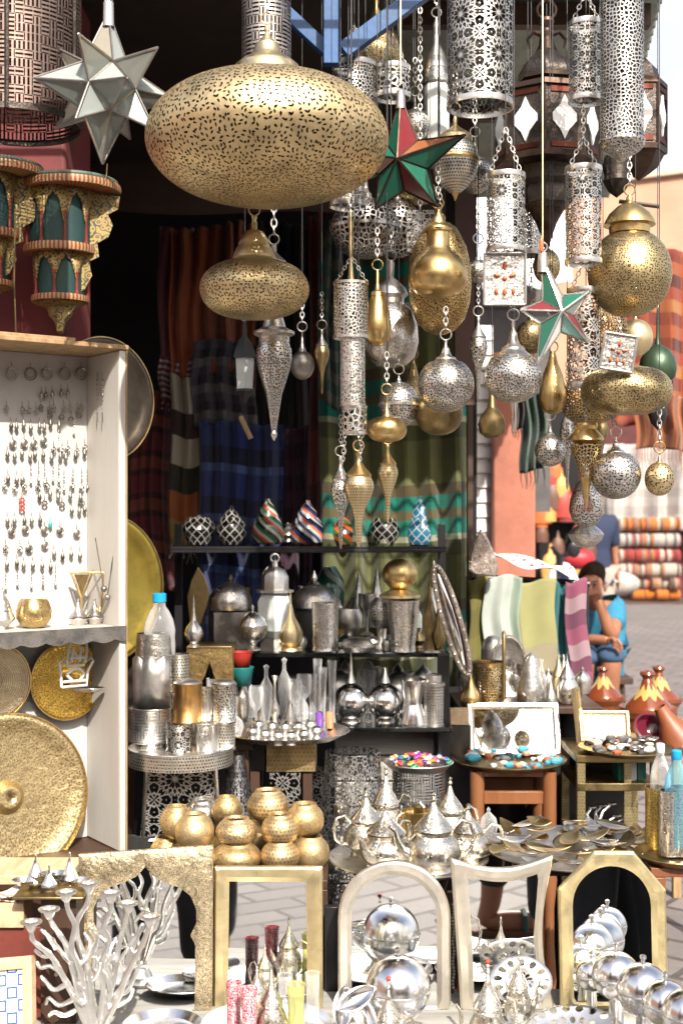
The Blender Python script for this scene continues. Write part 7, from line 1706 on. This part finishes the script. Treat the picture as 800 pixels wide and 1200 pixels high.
drape('white_drape', 'big pale cloth hanging above the stack of rolled rugs', 706, 830, 520, 622, 21.6, white_cloth, 5, .12, None, 'cloth', seed=55)
drape('white_drape', 'small pale cloth hanging above the red bag, left of the rug stack', 694, 712, 560, 640, 21.3, white_cloth, 3, .1, None, 'cloth', seed=57)
# rolled rugs
D = 21.0
rows = [(611, 13, (.75, .25, .06)), (630, 13, (.55, .52, .5)), (648, 12, (.5, .05, .05)), (665, 13, (.68, .6, .52)), (681, 11, (.55, .35, .25)), (694, 10, (.75, .22, .03))]
rl = ['orange and cream rolled rug row', 'grey and cream striped rolled rug row', 'red striped rolled rug row', 'cream rolled rug row', 'pink brown rolled rug row', 'bright orange rolled cushion row']
rn = random.Random(17)
for (y, h, cc), lb in zip(rows, rl):
    k = D/F; x = 724 if y < 670 else 740; i = 0
    n = {611: 3, 630: 4, 648: 4, 665: 3, 681: 5, 694: 4}[y]; wd = (796-x)/n
    cc = tuple(q*.62 for q in cc); cols = [cc, (.42, .36, .3), cc, (.06, .04, .03), cc, (.3, .05, .03), (.2, .18, .15), (.35, .14, .04)] if y != 694 else [cc, cc]
    mt = stripes('rug_%d' % y, cols, .42, 'x', widths=[2, 1.5, 1, .8, 1.4, 1, .8, 1] if y != 694 else None)
    for i in range(n):
        q = P(x+wd*(i+.5), y+3, D+rn.uniform(-.1, .1)); L = wd*k/2*.98; r = h*k*.62
        m = MB(); m.lathe([(0, -L), (r*.8, -L), (r, -L*.85), (r, L*.85), (r*.8, L), (0, L)], (0, 0, 0), 20, wob=.03); m.xf(Matrix.Translation(q) @ Matrix.Rotation(R(90), 4, 'Y'))
        for f in range(len(m.uv)): m.uv[f] = [(b+.13*i, a) for a, b in m.uv[f]]
        solo(m, 'rolled_rug', mt, '%s, %s piece, in the stack across the lane' % (lb, ('first', 'second', 'third', 'fourth', 'fifth')[i]), 'rug', q)
m = MB(); A, B = P(720, 705, 21), P(830, 700, 21); m.box(A.x, B.x, 20.8, 21.6, 0, .035); solo(m, 'rug_mat', paint('dark_mat', (.08, .05, .04), .8, .2), 'thin dark mat under the stack of rolled rugs', 'mat', (A.x+.5, 21, 0))
m = MB(); m.box(P(694, 0, 22.2).x, P(900, 0, 22.2).x, 22.2, 22.4, 0, 3.9); solo(m, 'rug_shop_front', paint('maroon_front', (.09, .02, .02), .8, .3), 'dark maroon shop wall behind the stack of rolled rugs', 'wall', (P(760, 0, 22.2).x, 22.2, 0))
# cushion / bag beside the man
m = MB(); m.ball(P(722, 684, 18), .22, 18, 12, sx=1.5, sz=.8); solo(m, 'grey_cushion', paint('grey_sack', (.42, .38, .35), .9, .3, 8), 'grey fleecy cushion on the ground right of the seated man', 'cushion', P(722, 700, 18))
m = MB(); m.ball(P(678, 655, 12.0), .1, 18, 12, sx=1.5, sz=1.0); solo(m, 'red_bag', paint('red_bag', (.4, .02, .03), .5, .2), 'red bag behind the head of the seated man', 'bag', P(686, 680, 12.0))
# scooter
D = 10.0
sc_ = Thing('parked_scooter', 'white scooter with black handlebar parked behind the seated man', 'scooter', (P(655, 0, D).x, D, 0))
wp = paint('scooter_white', (.75, .76, .78), .25, .05); k = D/F
c0 = P(655, 700, D)
m = MB(); q = [(634, 720), (640, 690), (646, 668), (654, 658), (668, 660), (674, 690), (676, 720), (674, 770), (636, 770)]
m.prism([(P(x, y, D).x, P(x, y, D).z) for x, y in q], D, D+.12); sc_.part('leg_shield', m, wp, bevel=.02)
m = MB(); m.tube([P(646, 640, D), P(655, 652, D), P(672, 648, D+.1)], .02, 8); m.tube([P(655, 652, D), P(657, 700, D-.02)], .03, 8); sc_.part('handlebar', m, black_paint)
m = MB(); m.ball(P(672, 644, D-.05), .05, 12, 8, sy=.3, sz=1.3); sc_.part('mirror', m, black_paint)
m = MB(); m.tube([P(662, 668, D-.03), P(655, 700, D-.03)], .045, 8); sc_.part('fork_cover', m, paint('navy_plastic', (.01, .015, .04), .4, .1))
m = MB(); m.torus((c0.x, D+.2, .24), .19, .05, 'x', 24, 10); sc_.part('wheel', m, black_paint)
m = MB(); m.torus((c0.x, D+1.35, .24), .19, .05, 'x', 24, 10); sc_.part('wheel', m, black_paint)
m = MB(); m.box(c0.x-.13, c0.x+.13, D+.3, D+1.5, .4, .72); sc_.part('body', m, wp, bevel=.05)
m = MB(); m.box(c0.x-.12, c0.x+.12, D+.6, D+1.4, .721, .8); sc_.part('seat', m, black_paint, bevel=.03)
# ------------------------------------------------------------------ people
def skin(name, V, E, mat, parent, loc, sub=2, root=None):
    """V: name -> (point, radius or (rx, ry))"""
    ks = list(V); me = bpy.data.meshes.new(name); L = Vector(loc)
    me.from_pydata([Vector(V[k_][0])-L for k_ in ks], [(ks.index(a), ks.index(b)) for a, b in E], [])
    o = bpy.data.objects.new(name, me); COL.objects.link(o)
    md = o.modifiers.new('skin', 'SKIN'); md.use_smooth_shade = True
    for i, k_ in enumerate(ks):
        r = V[k_][1]; r = r if isinstance(r, tuple) else (r, r)
        me.skin_vertices[0].data[i].radius = r; me.skin_vertices[0].data[i].use_root = (k_ == (root or ks[0]))
    sb = o.modifiers.new('sub', 'SUBSURF'); sb.levels = sub; sb.render_levels = sub
    dg = bpy.context.evaluated_depsgraph_get(); dg.update(); me2 = bpy.data.meshes.new_from_object(o.evaluated_get(dg))
    o.modifiers.clear(); o.data = me2; bpy.data.meshes.remove(me); me2.name = name; me2.materials.clear(); me2.materials.append(mat)
    me2.polygons.foreach_set('use_smooth', [True]*len(me2.polygons)); o.parent = parent
    if not me2.uv_layers: me2.uv_layers.new(name='UVMap')
    return o
skinm = paint('skin', (.3, .13, .07), .5, .12, 20); hairm = paint('black_hair', (.012, .01, .009), .5, .2, 90)
D = 7.7
def Q(x, y, d=0): return P(x, y, D+d)
man = bpy.data.objects.new('person', None); COL.objects.link(man); ml = Vector((Q(700, 0).x, D+.15, 0)); man.location = ml
tag(man, 'seated man in a turquoise polo shirt and denim shorts, resting his chin on his hand', 'person')
V = {'pelvis': (Q(697, 768, .3), (.15, .12)), 'waist': (Q(698, 752, .26), (.14, .11)), 'chest': (Q(699, 727, .14), (.165, .11)), 'necklow': (Q(698, 712, .08), (.075, .065)), 'neck': (Q(695, 705, .04), .052),
     'jaw': (Q(693, 699, 0), (.06, .07)), 'head': (Q(692, 686, .0), (.078, .088)), 'crown': (Q(693, 674, .02), (.068, .078)),
     'shl': (Q(721, 715, .12), .065), 'ell': (Q(716, 748, -.12), .045), 'wrl': (Q(703, 710, -.13), .03), 'hal': (Q(698, 700, -.12), (.04, .025)),
     'shr': (Q(676, 717, .1), .065), 'elr': (Q(672, 752, -.02), .045), 'wrr': (Q(700, 749, -.2), .03), 'har': (Q(714, 752, -.24), (.022, .04)),
     'hipl': (Q(708, 775, .28), .1), 'knl': (Q(716, 768, -.2), .068), 'shinl': (Q(715, 808, -.16), .052), 'ankl': (Q(713, 862, -.12), .036), 'footl': (Q(714, 878, -.16), .04), 'toel': (Q(717, 884, -.32), (.045, .022)),
     'hipr': (Q(686, 775, .28), .1), 'knr': (Q(684, 770, -.18), .068), 'shinr': (Q(684, 810, -.14), .052), 'ankr': (Q(684, 862, -.1), .036), 'footr': (Q(683, 878, -.14), .04), 'toer': (Q(680, 884, -.3), (.045, .022))}
E = [('pelvis', 'waist'), ('waist', 'chest'), ('chest', 'necklow'), ('necklow', 'neck'), ('neck', 'jaw'), ('jaw', 'head'), ('head', 'crown'), ('chest', 'shl'), ('shl', 'ell'), ('ell', 'wrl'), ('wrl', 'hal'), ('chest', 'shr'), ('shr', 'elr'), ('elr', 'wrr'), ('wrr', 'har'),
     ('pelvis', 'hipl'), ('hipl', 'knl'), ('knl', 'shinl'), ('shinl', 'ankl'), ('ankl', 'footl'), ('footl', 'toel'), ('pelvis', 'hipr'), ('hipr', 'knr'), ('knr', 'shinr'), ('shinr', 'ankr'), ('ankr', 'footr'), ('footr', 'toer')]
body = skin('body', V, E, skinm, man, ml)
def sub(keys, ex, over=None):
    return {k_: (V[k_][0], tuple(x+ex for x in (V[k_][1] if isinstance(V[k_][1], tuple) else (V[k_][1],)*2))) for k_ in keys}
S = sub(['pelvis', 'waist', 'chest', 'shl', 'shr'], .028); S['bt'] = (Q(697, 780, .32), (.17, .14)); S['collar'] = (V['necklow'][0], (.085, .075)); S['sll'] = (V['shl'][0]*.4+V['ell'][0]*.6, .068); S['slr'] = (V['shr'][0]*.4+V['elr'][0]*.6, .068)
skin('shirt', S, [('bt', 'pelvis'), ('pelvis', 'waist'), ('waist', 'chest'), ('chest', 'collar'), ('chest', 'shl'), ('shl', 'sll'), ('chest', 'shr'), ('shr', 'slr')], paint('turquoise_cotton', (.03, .2, .33), .85, .25, 10, bump=.6), man, ml)
S = sub(['pelvis', 'hipl', 'hipr', 'knl', 'knr'], .018); S['hl'] = (V['knl'][0]*.75+V['shinl'][0]*.25, .078); S['hr'] = (V['knr'][0]*.75+V['shinr'][0]*.25, .078)
skin('denim_shorts', S, [('pelvis', 'hipl'), ('hipl', 'knl'), ('knl', 'hl'), ('pelvis', 'hipr'), ('hipr', 'knr'), ('knr', 'hr')], paint('denim', (.035, .08, .15), .9, .3, 30), man, ml)
# hair, features
hb = MB(); c = Q(692.5, 679, .035); hb.ball(c, .09, 28, 18, sx=.94, sy=1.05, sz=.95)
rh = random.Random(2)
hb.v = [Vector((v.x, v.y, max(v.z, c.z+.012-(v.y-c.y)*1.1)))+Vector((rh.uniform(-.003, .003), rh.uniform(-.003, .003), rh.uniform(-.003, .003))) for v in hb.v]; hb.build('hair', hairm, ml, man)
fb = MB(); f0 = Q(691, 690, -.09)
fb.lathe([(0, -.016), (.014, -.01), (.01, .012), (.004, .026), (0, .03)], f0+Vector((0, -.004, 0)), 10); fb.build('nose', skinm, ml, man)
for s in (-1, 1):
    m = MB(); m.ball(f0+Vector((s*.03, .006, .026)), .011, 10, 8, sz=.6); m.build('eye', paint('eye_dark', (.03, .02, .018), .3, .1), ml, man)
    m = MB(); m.tube([f0+Vector((s*.014, .004, .043)), f0+Vector((s*.03, .002, .048)), f0+Vector((s*.046, .012, .042))], .004, 6); m.build('eyebrow', hairm, ml, man)
    m = MB(); m.ball(Q(692, 689, .02)+Vector((s*.085, 0, 0)), .024, 12, 8, sx=.4, sy=.7); m.build('ear', skinm, ml, man)
m = MB(); m.tube([f0+Vector((-.024, .016, -.027)), f0+Vector((0, .008, -.025)), f0+Vector((.024, .016, -.027))], .006, 6); m.build('mouth', paint('lips', (.2, .06, .045), .5, .1), ml, man)
m = MB()
def fingers(root, dirs, parent, palm_r=.012):
    for i, (d0, d1, L) in enumerate(dirs):
        a = root+Vector(d0); b = a+Vector(d1)*L*.5; c_ = b+Vector((d1[0]*.5, d1[1]*.5-.2, d1[2]*.5-.6)).normalized()*L*.5
        m = MB(); m.tube([a, b, c_], [.0105, .0095, .007], 8); m.ball(c_, .007, 8, 6); m.build('finger', skinm, ml, parent)
h = V['hal'][0]
fingers(h, [((-.03+.018*i, -.012, .012), (-.35, -.25, .75), (.055, .065, .068, .05)[i]) for i in range(4)]+[((.032, -.008, -.004), (-.2, -.3, .8), .055)], man)
h = V['har'][0]
fingers(h, [((.012, -.02+.003*i, .02-.016*i), (.85, -.35, -.25), (.07, .075, .07, .055)[i]) for i in range(4)]+[((-.01, -.03, .022), (.7, -.5, .1), .05)], man)
m = MB(); zs = V['pelvis'][0].z-.12; cx_, cy_ = V['pelvis'][0].x, V['pelvis'][0].y
t = Thing('low_stool', 'small dark wooden stool under the seated man', 'stool', (cx_, cy_, 0)); m.box(cx_-.2, cx_+.2, cy_-.17, cy_+.17, zs-.04, zs); t.part('seat', m, dark_wood, bevel=.005)
for sx in (-1, 1):
    for sy in (-1, 1): m = MB(); m.tube([(cx_+sx*.17, cy_+sy*.14, 0), (cx_+sx*.14, cy_+sy*.12, zs-.04)], .016, 8); t.part('leg', m, dark_wood)
# pedestrians near the viewer, seen only in the mirrors
def walker(label, x, y, top, trouser, face, stride=.3, bare=False, robe=None, sandal=True, phase=1):
    """face: unit direction of walking"""
    f = Vector((face[0], face[1], 0)).normalized(); s_ = Vector((-f.y, f.x, 0)); b = Vector((x, y, 0))
    rt = bpy.data.objects.new('person', None); COL.objects.link(rt); rt.location = b; tag(rt, label, 'person')
    V = {'pelvis': (b+Vector((0, 0, .94)), (.15, .11)), 'waist': (b+Vector((0, 0, 1.1)), (.13, .1)), 'chest': (b+Vector((0, 0, 1.32)), (.16, .11)), 'nl': (b+Vector((0, 0, 1.47)), .07), 'neck': (b+Vector((0, 0, 1.53)), .052), 'jaw': (b+f*.02+Vector((0, 0, 1.6)), (.058, .07)), 'head': (b+f*.02+Vector((0, 0, 1.68)), (.075, .09)), 'cr': (b+f*.01+Vector((0, 0, 1.74)), (.06, .075))}
    E = [('pelvis', 'waist'), ('waist', 'chest'), ('chest', 'nl'), ('nl', 'neck'), ('neck', 'jaw'), ('jaw', 'head'), ('head', 'cr')]
    for q, sg in (('l', 1), ('r', -1)):
        st = stride/2*sg*phase
        V['hip'+q] = (b+s_*.09*sg+Vector((0, 0, .88)), .095); V['kn'+q] = (b+s_*.09*sg+f*(st*.55+.03)+Vector((0, 0, .49)), .062); V['calf'+q] = (b+s_*.09*sg+f*(st*.8-.01)+Vector((0, 0, .34)), .055)
        V['an'+q] = (b+s_*.09*sg+f*st+Vector((0, 0, .09)), .038); V['he'+q] = (b+s_*.09*sg+f*(st-.03)+Vector((0, 0, .052)), (.036, .034)); V['ball'+q] = (b+s_*.09*sg+f*(st+.12)+Vector((0, 0, .04)), (.045, .022)); V['toe'+q] = (b+s_*.09*sg+f*(st+.19)+Vector((0, 0, .036)), (.038, .014))
        V['sh'+q] = (b+s_*.19*sg+Vector((0, 0, 1.41)), .055); V['el'+q] = (b+s_*.24*sg-f*st*.3+Vector((0, 0, 1.13)), .042); V['wr'+q] = (b+s_*.25*sg-f*(st*.5-.06)+Vector((0, 0, .88)), .028); V['ha'+q] = (b+s_*.25*sg-f*(st*.55-.08)+Vector((0, 0, .8)), (.03, .018))
        E += [('pelvis', 'hip'+q), ('hip'+q, 'kn'+q), ('kn'+q, 'calf'+q), ('calf'+q, 'an'+q), ('an'+q, 'he'+q), ('he'+q, 'ball'+q), ('ball'+q, 'toe'+q), ('chest', 'sh'+q), ('sh'+q, 'el'+q), ('el'+q, 'wr'+q), ('wr'+q, 'ha'+q)]
    skin('body', V, E, skinm, rt, b)
    def grow(ks, ex): return {k_: (V[k_][0], tuple(a+ex for a in (V[k_][1] if isinstance(V[k_][1], tuple) else (V[k_][1],)*2))) for k_ in ks}
    S = grow(['pelvis', 'waist', 'chest', 'shl', 'shr', 'ell', 'elr', 'nl'], .024); S['bt'] = (b+Vector((0, 0, .8)), (.175, .135)); S['ab'] = (b+Vector((0, 0, 1.2)), (.175, .135))
    skin('shirt', S, [('bt', 'pelvis'), ('pelvis', 'waist'), ('waist', 'ab'), ('ab', 'chest'), ('chest', 'nl'), ('chest', 'shl'), ('shl', 'ell'), ('chest', 'shr'), ('shr', 'elr')], top, rt, b)
    S = grow(['pelvis', 'hipl', 'hipr', 'knl', 'knr', 'calfl', 'calfr'], .018)
    for q in 'lr': S['hem'+q] = (V['an'+q][0]*.72+V['calf'+q][0]*.28, .06)
    skin('trousers', S, [('pelvis', 'hipl'), ('hipl', 'knl'), ('knl', 'calfl'), ('calfl', 'heml'), ('pelvis', 'hipr'), ('hipr', 'knr'), ('knr', 'calfr'), ('calfr', 'hemr')], trouser, rt, b)
    for q, sg in (('l', 1), ('r', -1)):
        st = stride/2*sg*phase; c_ = b+s_*.09*sg+f*(st+.07); ang = math.atan2(f.y, f.x)
        m = MB(); m.lathe([(0, 0), (1, 0), (1, 1), (0, 1)], (0, 0, 0), 28); m.xf(Matrix.Translation(c_+Vector((0, 0, .002))) @ Matrix.Rotation(ang, 4, 'Z') @ Matrix.Diagonal((.145, .048, .018, 1))); m.build('sandal_sole', paint('sole_brown', (.12, .05, .02), .7, .2), b, rt)
        m = MB(); tp = c_+f*.05; m.tube([tp+s_*.048+Vector((0, 0, .018)), tp+s_*.03+Vector((0, 0, .07)), tp-s_*.0+Vector((0, 0, .082)), tp-s_*.03+Vector((0, 0, .07)), tp-s_*.048+Vector((0, 0, .018))], .01, 8); m.build('sandal_strap', paint('strap_teal', (.01, .06, .06), .6, .1), b, rt)
        for j in range(4):
            a = V['ha'+q][0]+f*(.02-.012*j)+Vector((0, 0, -.02)); m = MB(); L_ = (.07, .078, .072, .055)[j]; m.tube([a, a+Vector((0, 0, -L_*.5))+f*.004, a+Vector((0, 0, -L_))+f*.014], [.0095, .009, .006], 8); m.build('finger', skinm, b, rt)
        a = V['ha'+q][0]+f*.02+Vector((0, 0, .02)); m = MB(); m.tube([a, a+f*.025+Vector((0, 0, -.03)), a+f*.03+Vector((0, 0, -.055))], [.011, .0095, .007], 8); m.build('thumb', skinm, b, rt)
    hc = V['head'][0]-f*.015+Vector((0, 0, .02)); m = MB(); m.ball(hc, .1, 20, 14, sx=.95, sy=.95, sz=1.0); m.v = [Vector((v.x, v.y, max(v.z, hc.z+((v-hc).dot(f)*.9)-.03))) for v in m.v]; m.build('hair', hairm, b, rt)
    m = MB(); m.lathe([(0, -.016), (.013, -.01), (.004, .028), (0, .03)], V['head'][0]+f*.088+Vector((0, 0, -.02)), 10); m.build('nose', skinm, b, rt)
    for sg in (-1, 1):
        m = MB(); m.ball(V['head'][0]+f*.08+s_*.03*sg+Vector((0, 0, .005)), .011, 10, 8); m.build('eye', MATS['eye_dark'], b, rt)
        m = MB(); m.ball(V['head'][0]-f*.01+s_*.082*sg, .026, 10, 8, sx=.6, sy=.6); m.build('ear', skinm, b, rt)
    m = MB(); q_ = V['jaw'][0]+f*.07+Vector((0, 0, .012)); m.tube([q_-s_*.022, q_+f*.006, q_+s_*.022], .005, 6); m.build('mouth', MATS['lips'], b, rt)
blk = paint('black_denim', (.012, .013, .016), .85, .2, 20); navy = paint('navy_cotton', (.02, .03, .07), .85, .15)
walker('person in black trousers and brown sandals walking right, reflected in the concave framed mirror', .83, .82, navy, blk, (1, 0), .34, phase=1)
walker('person in a navy top and beige trousers standing in the lane behind the seated man', (697-400)/F*13, 13, navy, paint('beige_cotton', (.36, .3, .26), .85, .15), (.3, -1), .3)
walker('person in dark jeans standing, reflected in the rightmost gold mirror', .9, 1.12, paint('grey_cotton', (.2, .2, .21), .85, .1), blk, (.7, -.7), .2)
walker('person in black clothes standing at left, reflected in the engraved arch mirror', -.7, 1.0, paint('black_cotton', (.012, .012, .013), .9, .1), blk, (-.2, 1), .16)
